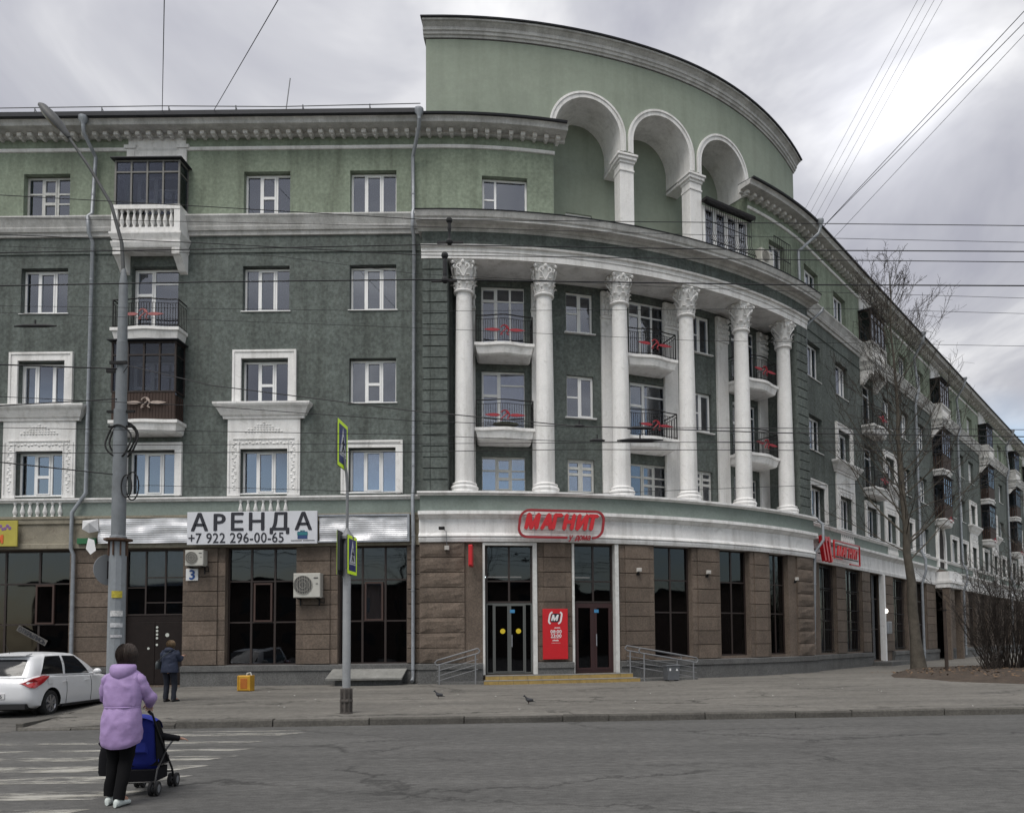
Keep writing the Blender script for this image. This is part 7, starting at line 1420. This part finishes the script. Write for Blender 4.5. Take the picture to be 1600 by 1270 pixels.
b.tube([(-0.2, -0.28, 0.16), (0.2, -0.28, 0.16)], 0.011, 6); b.tube([(-0.2, 0.33, 0.2), (0.2, 0.33, 0.2)], 0.011, 6); link('frame', b.mesh('frame', FRM, 50), s1, Ws)
for q in (-1, 1): link('handle_grip', MB().tube([(q * 0.20, -0.52, 1.03), (q * 0.20, -0.42, 0.99)], 0.018, 8).mesh('handle_grip', BLACK, 50), s1, Ws)
for q in (-1, 1):
    for y in (-0.30, 0.36):
        for d_ in (-0.035, 0.035):
            Wq = Ws @ Matrix.Translation((q * 0.20 + d_, y, 0.085)) @ Matrix.Rotation(pi / 2, 4, 'Y'); w = link('wheel', None, s1, Wq)
            link('tyre', cached('swt', lambda: MB().lathe([(0.055, -0.014), (0.085, -0.016), (0.088, 0), (0.085, 0.016), (0.055, 0.014)], 20).mesh('tyre', BLACK, 50)), w, Wq); link('hub', cached('swh', lambda: MB().lathe([(0.05, -0.017), (0.02, -0.02), (0.02, 0.02), (0.05, 0.017)], 12).mesh('hub', STEEL, 40)), w, Wq)
        link('axle', MB().tube([(q * 0.20 - 0.05, y, 0.085), (q * 0.20 + 0.05, y, 0.085)], 0.010, 6).mesh('axle', FRM), s1, Ws)
b = MB(); rings = []                                      # padded blue back, leaning towards the pusher
for t, hw, th in ((0, 0.10, 0.02), (0.04, 0.16, 0.05), (0.2, 0.185, 0.065), (0.5, 0.19, 0.06), (0.8, 0.185, 0.05), (0.95, 0.17, 0.04), (1.0, 0.13, 0.015)):
    c = Vector((0, -0.08 - 0.20 * t, 0.26 + 0.66 * t)); rings.append([c + Vector((hw * math.copysign(abs(math.cos(a)) ** 0.6, math.cos(a)), th * math.sin(a), 0)) for a in [2 * pi * k / 20 for k in range(20)]])
b.loft(rings); link('back_panel', b.mesh('back_panel', BLU, 60), s1, Ws)
link('back_pocket', MB().bbox(-0.10, 0.10, -0.255, -0.2, 0.50, 0.72, 0.02).mesh('back_pocket', BLU), s1, Ws @ Matrix.Translation((-0.01, 0.005, 0)))
b = MB(); rings = []                                      # folded hood
for k in range(9):
    a = 0.2 + 1.9 * k / 8; rings.append([Vector((q, -0.24 + 0.26 * math.cos(a) * (1 - 0.3 * abs(q / 0.2) ** 2) + 0.02, 0.76 + 0.22 * math.sin(a) * (1 - 0.35 * abs(q / 0.2) ** 2))) for q in [-0.2 + 0.4 * j / 10 for j in range(11)]])
V = [p for r_ in rings for p in r_]; b.add(V, [(i * 11 + j, i * 11 + j + 1, (i + 1) * 11 + j + 1, (i + 1) * 11 + j) for i in range(8) for j in range(10)]); link('canopy', b.mesh('canopy', BLU, 70), s1, Ws)
b = MB(); b.loft([[Vector((x, y, z)) for x, y in ((-0.18, -0.16), (0.18, -0.16), (0.18, 0.24), (-0.18, 0.24))] for z in (0.34, 0.42)]); b.loft([[Vector((-0.18, y, z)), Vector((0.18, y, z)), Vector((0.18, y + 0.06, z)), Vector((-0.18, y + 0.06, z))] for y, z in ((-0.10, 0.36), (-0.24, 0.84))]); link('seat', b.mesh('seat', NV), s1, Ws)
b = MB(); b.loft([[Vector((x, y, z)) for x, y in ((-0.17, -0.26), (0.17, -0.26), (0.17, 0.22), (-0.17, 0.22))] for z in (0.15, 0.30)], cap=True); link('basket', b.mesh('basket', NV), s1, Ws)
for q in (-1, 1): link('side_wing', MB().prism([(-0.2, 0.42), (0.10, 0.42), (0.02, 0.7), (-0.16, 0.9), (-0.28, 0.86)], -0.006, 0.006).mesh('side_wing', NV), s1, Ws @ Matrix.Translation((q * 0.185, 0, 0)) @ Matrix.Rotation(pi / 2, 4, 'Z'))
bg_ = MB(); rings = [[Vector((-0.30 + hw * math.cos(a), -0.42 + 0.06 * math.sin(a), z)) for a in [2 * pi * k / 14 for k in range(14)]] for z, hw in ((0.28, 0.07), (0.32, 0.085), (0.5, 0.08), (0.60, 0.06), (0.62, 0.04))]
t = thing('carrier_bag', Ws @ Vector((-0.30, -0.42, 0.28)), 'black carrier bag hanging from the stroller handle', 'bag'); bg_.loft(rings); link('sack', bg_.mesh('sack', NV, 60), t, Ws); link('handle', MB().tube([(-0.34, -0.42, 0.60), (-0.38, -0.43, 0.66), (-0.30, -0.46, 0.70), (-0.24, -0.44, 0.62)], 0.010, 6).mesh('handle', NV), t, Ws)
# child in the stroller, one arm stretched out to the right
ch = thing('person', Ws @ Vector((0, 0.0, 0.42)), 'small child in dark clothes sitting in the stroller, arm stretched out', 'person', None, math.radians(9))
JC = dict(pelvis=((0, 0.0, 0.48), 0.075), chest=((0, -0.06, 0.66), 0.075), neck=((0, -0.06, 0.75), 0.035), head0=((0, -0.05, 0.81), 0.06), head1=((0, -0.045, 0.87), 0.058), shl=((-0.10, -0.05, 0.71), 0.035), ell=((-0.13, 0.08, 0.62), 0.028), wrl=((-0.06, 0.17, 0.60), 0.02), shr=((0.10, -0.05, 0.70), 0.035), elr=((0.24, 0.05, 0.66), 0.03), wrr=((0.36, 0.10, 0.635), 0.02), hipl=((-0.05, 0.05, 0.48), 0.05), knl=((-0.07, 0.24, 0.50), 0.038), anl=((-0.07, 0.30, 0.32), 0.028), tol=((-0.07, 0.38, 0.30), 0.026), hipr=((0.05, 0.05, 0.48), 0.05), knr=((0.07, 0.24, 0.50), 0.038), anr=((0.07, 0.30, 0.32), 0.028), tor=((0.07, 0.38, 0.30), 0.026))
person_body('body', JC, ch, Ws, [('wrr', 'elr', 0.5, 0.62), ('wrl', 'ell', 0.9, 0.62)])
for s_, e, w in (('shl', 'ell', 'wrl'), ('shr', 'elr', 'wrr')): link('sleeve', limb([JC[s_][0], JC[e][0], Vector(JC[e][0]).lerp(Vector(JC[w][0]), 0.95)], [0.055, 0.046, 0.036], 10, 0.05).mesh('sleeve', NV, 70), ch, Ws)
b = MB(); b.loft([ell((0, -0.045, z), rx, ry, 20, 0.04) for z, rx, ry in ((0.44, 0.12, 0.11), (0.55, 0.125, 0.11), (0.68, 0.115, 0.095), (0.74, 0.07, 0.06))]); link('jacket', b.mesh('jacket', NV, 70), ch, Ws)
for h, k, a in (('hipl', 'knl', 'anl'), ('hipr', 'knr', 'anr')): link('trouser_leg', limb([JC[h][0], JC[k][0], JC[a][0]], [0.062, 0.05, 0.038], 10, 0.05).mesh('trouser_leg', NV, 70), ch, Ws)
b = MB(); b.ball((0, -0.045, 0.86), (0.083, 0.088, 0.085), 16, 10); link('hat', b.mesh('hat', NV, 60), ch, Ws); face(ch, Ws, (0, -0.045, 0.84), 0.78, None)
# woman in the navy coat before the entrance
bx, by = -10.38, 20.1; bzz = gz(bx, by); Wb = Matrix.Translation((bx, by, bzz)) @ Matrix.Rotation(math.radians(-6), 4, 'Z')
w2 = thing('person', (bx, by, bzz), 'person in navy hooded coat walking towards the dark entrance door with a shoulder bag', 'person', None, math.radians(-6))
J2 = dict(pelvis=((0, 0, 0.86), 0.12), chest=((0, 0.02, 1.15), 0.125), neck=((0, 0.03, 1.33), 0.05), head0=((0.0, 0.05, 1.42), 0.07), head1=((0, 0.055, 1.49), 0.066), shl=((-0.16, 0.02, 1.26), 0.055), ell=((-0.20, 0.03, 1.02), 0.042), wrl=((-0.17, 0.16, 0.90), 0.028), shr=((0.16, 0.02, 1.26), 0.055), elr=((0.22, 0.08, 1.06), 0.042), wrr=((0.20, 0.22, 1.14), 0.028), hipl=((-0.085, 0, 0.78), 0.08), knl=((-0.09, 0.03, 0.44), 0.056), anl=((-0.09, -0.02, 0.10), 0.04), tol=((-0.10, 0.12, 0.04), 0.033), hipr=((0.085, 0.02, 0.78), 0.08), knr=((0.10, 0.06, 0.44), 0.056), anr=((0.12, 0.0, 0.09), 0.04), tor=((0.14, 0.14, 0.04), 0.033))
person_body('body', J2, w2, Wb, [('wrl', 'ell', 0.7, 1.0), ('wrr', 'elr', 0.9, 1.0)])
NAVY = mat('navy_coat', (0.018, 0.026, 0.055), 0.75, 0.12, 6, bump=0.2, bscale=14)
b = cloth(((0.74, 0.215, 0.16, 0), (0.76, 0.22, 0.165, 0), (0.9, 0.205, 0.155, 0), (1.0, 0.19, 0.14, 0.005), (1.12, 0.198, 0.145, 0.01), (1.22, 0.195, 0.13, 0.02), (1.28, 0.165, 0.10, 0.025), (1.33, 0.09, 0.075, 0.03)), 40, 0.012, 7, 4); link('coat', b.mesh('coat', NAVY, 70), w2, Wb)
for e, w, s_ in (('ell', 'wrl', -1), ('elr', 'wrr', 1)): link('sleeve', limb([(s_ * 0.135, 0.02, 1.27), (s_ * 0.18, 0.02, 1.2), J2[e][0], Vector(J2[e][0]).lerp(Vector(J2[w][0]), 0.9)], [0.078, 0.078, 0.06, 0.044], 12, 0.07, 3).mesh('sleeve', NAVY, 70), w2, Wb)
b = MB(); b.ball((0, -0.045, 1.31), (0.125, 0.085, 0.075), 16, 8); link('hood', b.mesh('hood', NAVY, 60), w2, Wb)
for h, k, a in (('hipl', 'knl', 'anl'), ('hipr', 'knr', 'anr')): link('trouser_leg', limb([(J2[h][0][0], 0, 0.82), J2[k][0], Vector(J2[a][0]) + Vector((0, 0, -0.03))], [0.10, 0.07, 0.056], 12, 0.06, 6).mesh('trouser_leg', mat('dark_jeans', (0.012, 0.015, 0.025), 0.9), 70), w2, Wb)
shoe(w2, Wb, J2['anl'][0], J2['tol'][0], BLACK); shoe(w2, Wb, J2['anr'][0], J2['tor'][0], BLACK)
face(w2, Wb, (0, 0.055, 1.45), 1.0, None); hair(w2, Wb, (0, 0.035, 1.46), (0.10, 0.105, 0.105), mat('dark_blond_hair', (0.16, 0.105, 0.055), 0.7, 0.4, 14), 0.03, 5)
t = thing('shoulder_bag', Wb @ Vector((-0.26, -0.05, 0.85)), 'grey shoulder bag at the left hip of the person in navy', 'bag'); b = MB(); b.loft([[Vector((-0.26 + 0.055 * math.cos(a), -0.04 + hw * math.sin(a), z)) for a in [2 * pi * k / 14 for k in range(14)]] for z, hw in ((0.83, 0.10), (0.86, 0.14), (0.98, 0.13), (1.03, 0.09))]); link('pouch', b.mesh('pouch', mat('grey_leather', (0.055, 0.065, 0.068), 0.5), 60), t, Wb); link('strap', MB().tube([(-0.26, -0.12, 1.02), (-0.12, -0.17, 1.12), (0.08, -0.13, 1.28), (0.12, 0.0, 1.34), (-0.05, 0.15, 1.2), (-0.26, 0.06, 1.02)], 0.010, 5).mesh('strap', mat('grey_leather', (0.055, 0.065, 0.068), 0.5)), t, Wb)
# pigeons on the pavement
PIG = mat('dark_pigeon_feathers', (0.028, 0.03, 0.036), 0.7, 0.3, 20); 
def pigeon(x, y, rz, label):
    z = gz(x, y) + 0.01; Wp = Matrix.Translation((x, y, z)) @ Matrix.Rotation(rz, 4, 'Z') @ Matrix.Translation((0, 0, -0.02)) @ Matrix.Scale(0.85, 4); t = thing('pigeon', (x, y, z), label, 'pigeon', 'pigeons on the pavement', rz)
    b = MB(); rings = []                                  # one continuous body: beak, head, neck, breast, tail along x
    for px_, pz_, w, h in ((-0.150, 0.238, 0.002, 0.002), (-0.135, 0.240, 0.008, 0.008), (-0.125, 0.246, 0.020, 0.022), (-0.105, 0.248, 0.026, 0.028), (-0.085, 0.235, 0.025, 0.03), (-0.075, 0.205, 0.032, 0.038), (-0.055, 0.165, 0.052, 0.056), (-0.01, 0.140, 0.062, 0.060), (0.05, 0.125, 0.054, 0.048), (0.10, 0.108, 0.034, 0.028), (0.15, 0.092, 0.026, 0.012), (0.21, 0.075, 0.028, 0.006)): rings.append([Vector((px_, w * math.cos(a), pz_ + h * math.sin(a))) for a in [2 * pi * k / 12 for k in range(12)]])
    b.loft(rings); link('body', b.mesh('body', PIG, 60), t, Wp)
    for q in (-1, 1):
        b = MB(); b.ball((0.035, q * 0.052, 0.138), (0.105, 0.014, 0.038), 12, 6, None); link('wing', b.mesh('wing', mat('grey_wing', (0.05, 0.052, 0.06), 0.7, 0.3, 20), 60), t, Wp)
        b = MB(); b.tube([(0.0, q * 0.025, 0.09), (0.008, q * 0.026, 0.045), (-0.005, q * 0.026, 0.004)], [0.012, 0.005, 0.004], 6)
        for a in (-0.5, 0, 0.5, pi): b.tube([(-0.005, q * 0.026, 0.005), (-0.005 - 0.03 * math.cos(a), q * 0.026 + 0.03 * math.sin(a), 0.002)], 0.003, 4)
        link('leg', b.mesh('leg', mat('pigeon_leg', (0.06, 0.03, 0.03), 0.7)), t, Wp)
pigeon(-3.55, 20.2, math.radians(10), 'dark pigeon standing on the pavement before the left ramp railing'); pigeon(-1.15, 18.6, math.radians(15), 'dark pigeon nearer the kerb, before the entrance steps')
# litter on the pavement
for k in range(26):
    x, y = random.uniform(-10.5, 9), random.uniform(16.4, 23.5)
    if k == 0: lit = MB()
    a = random.uniform(0, pi); s_ = random.uniform(0.015, 0.045); z = gz(x, y) + 0.04; ca, sa = math.cos(a) * s_, math.sin(a) * s_; lit.add([(x - ca, y - sa, z), (x + sa, y - ca, z + 0.01), (x + ca, y + sa, z), (x - sa, y + ca, z + 0.012)], [(0, 1, 2, 3)])
build('paper_scraps', lit, mat('paper_scrap', (0.5, 0.5, 0.48), 0.9), kind='stuff', label='tiny pale scraps of paper littering the pavement', cat='litter')
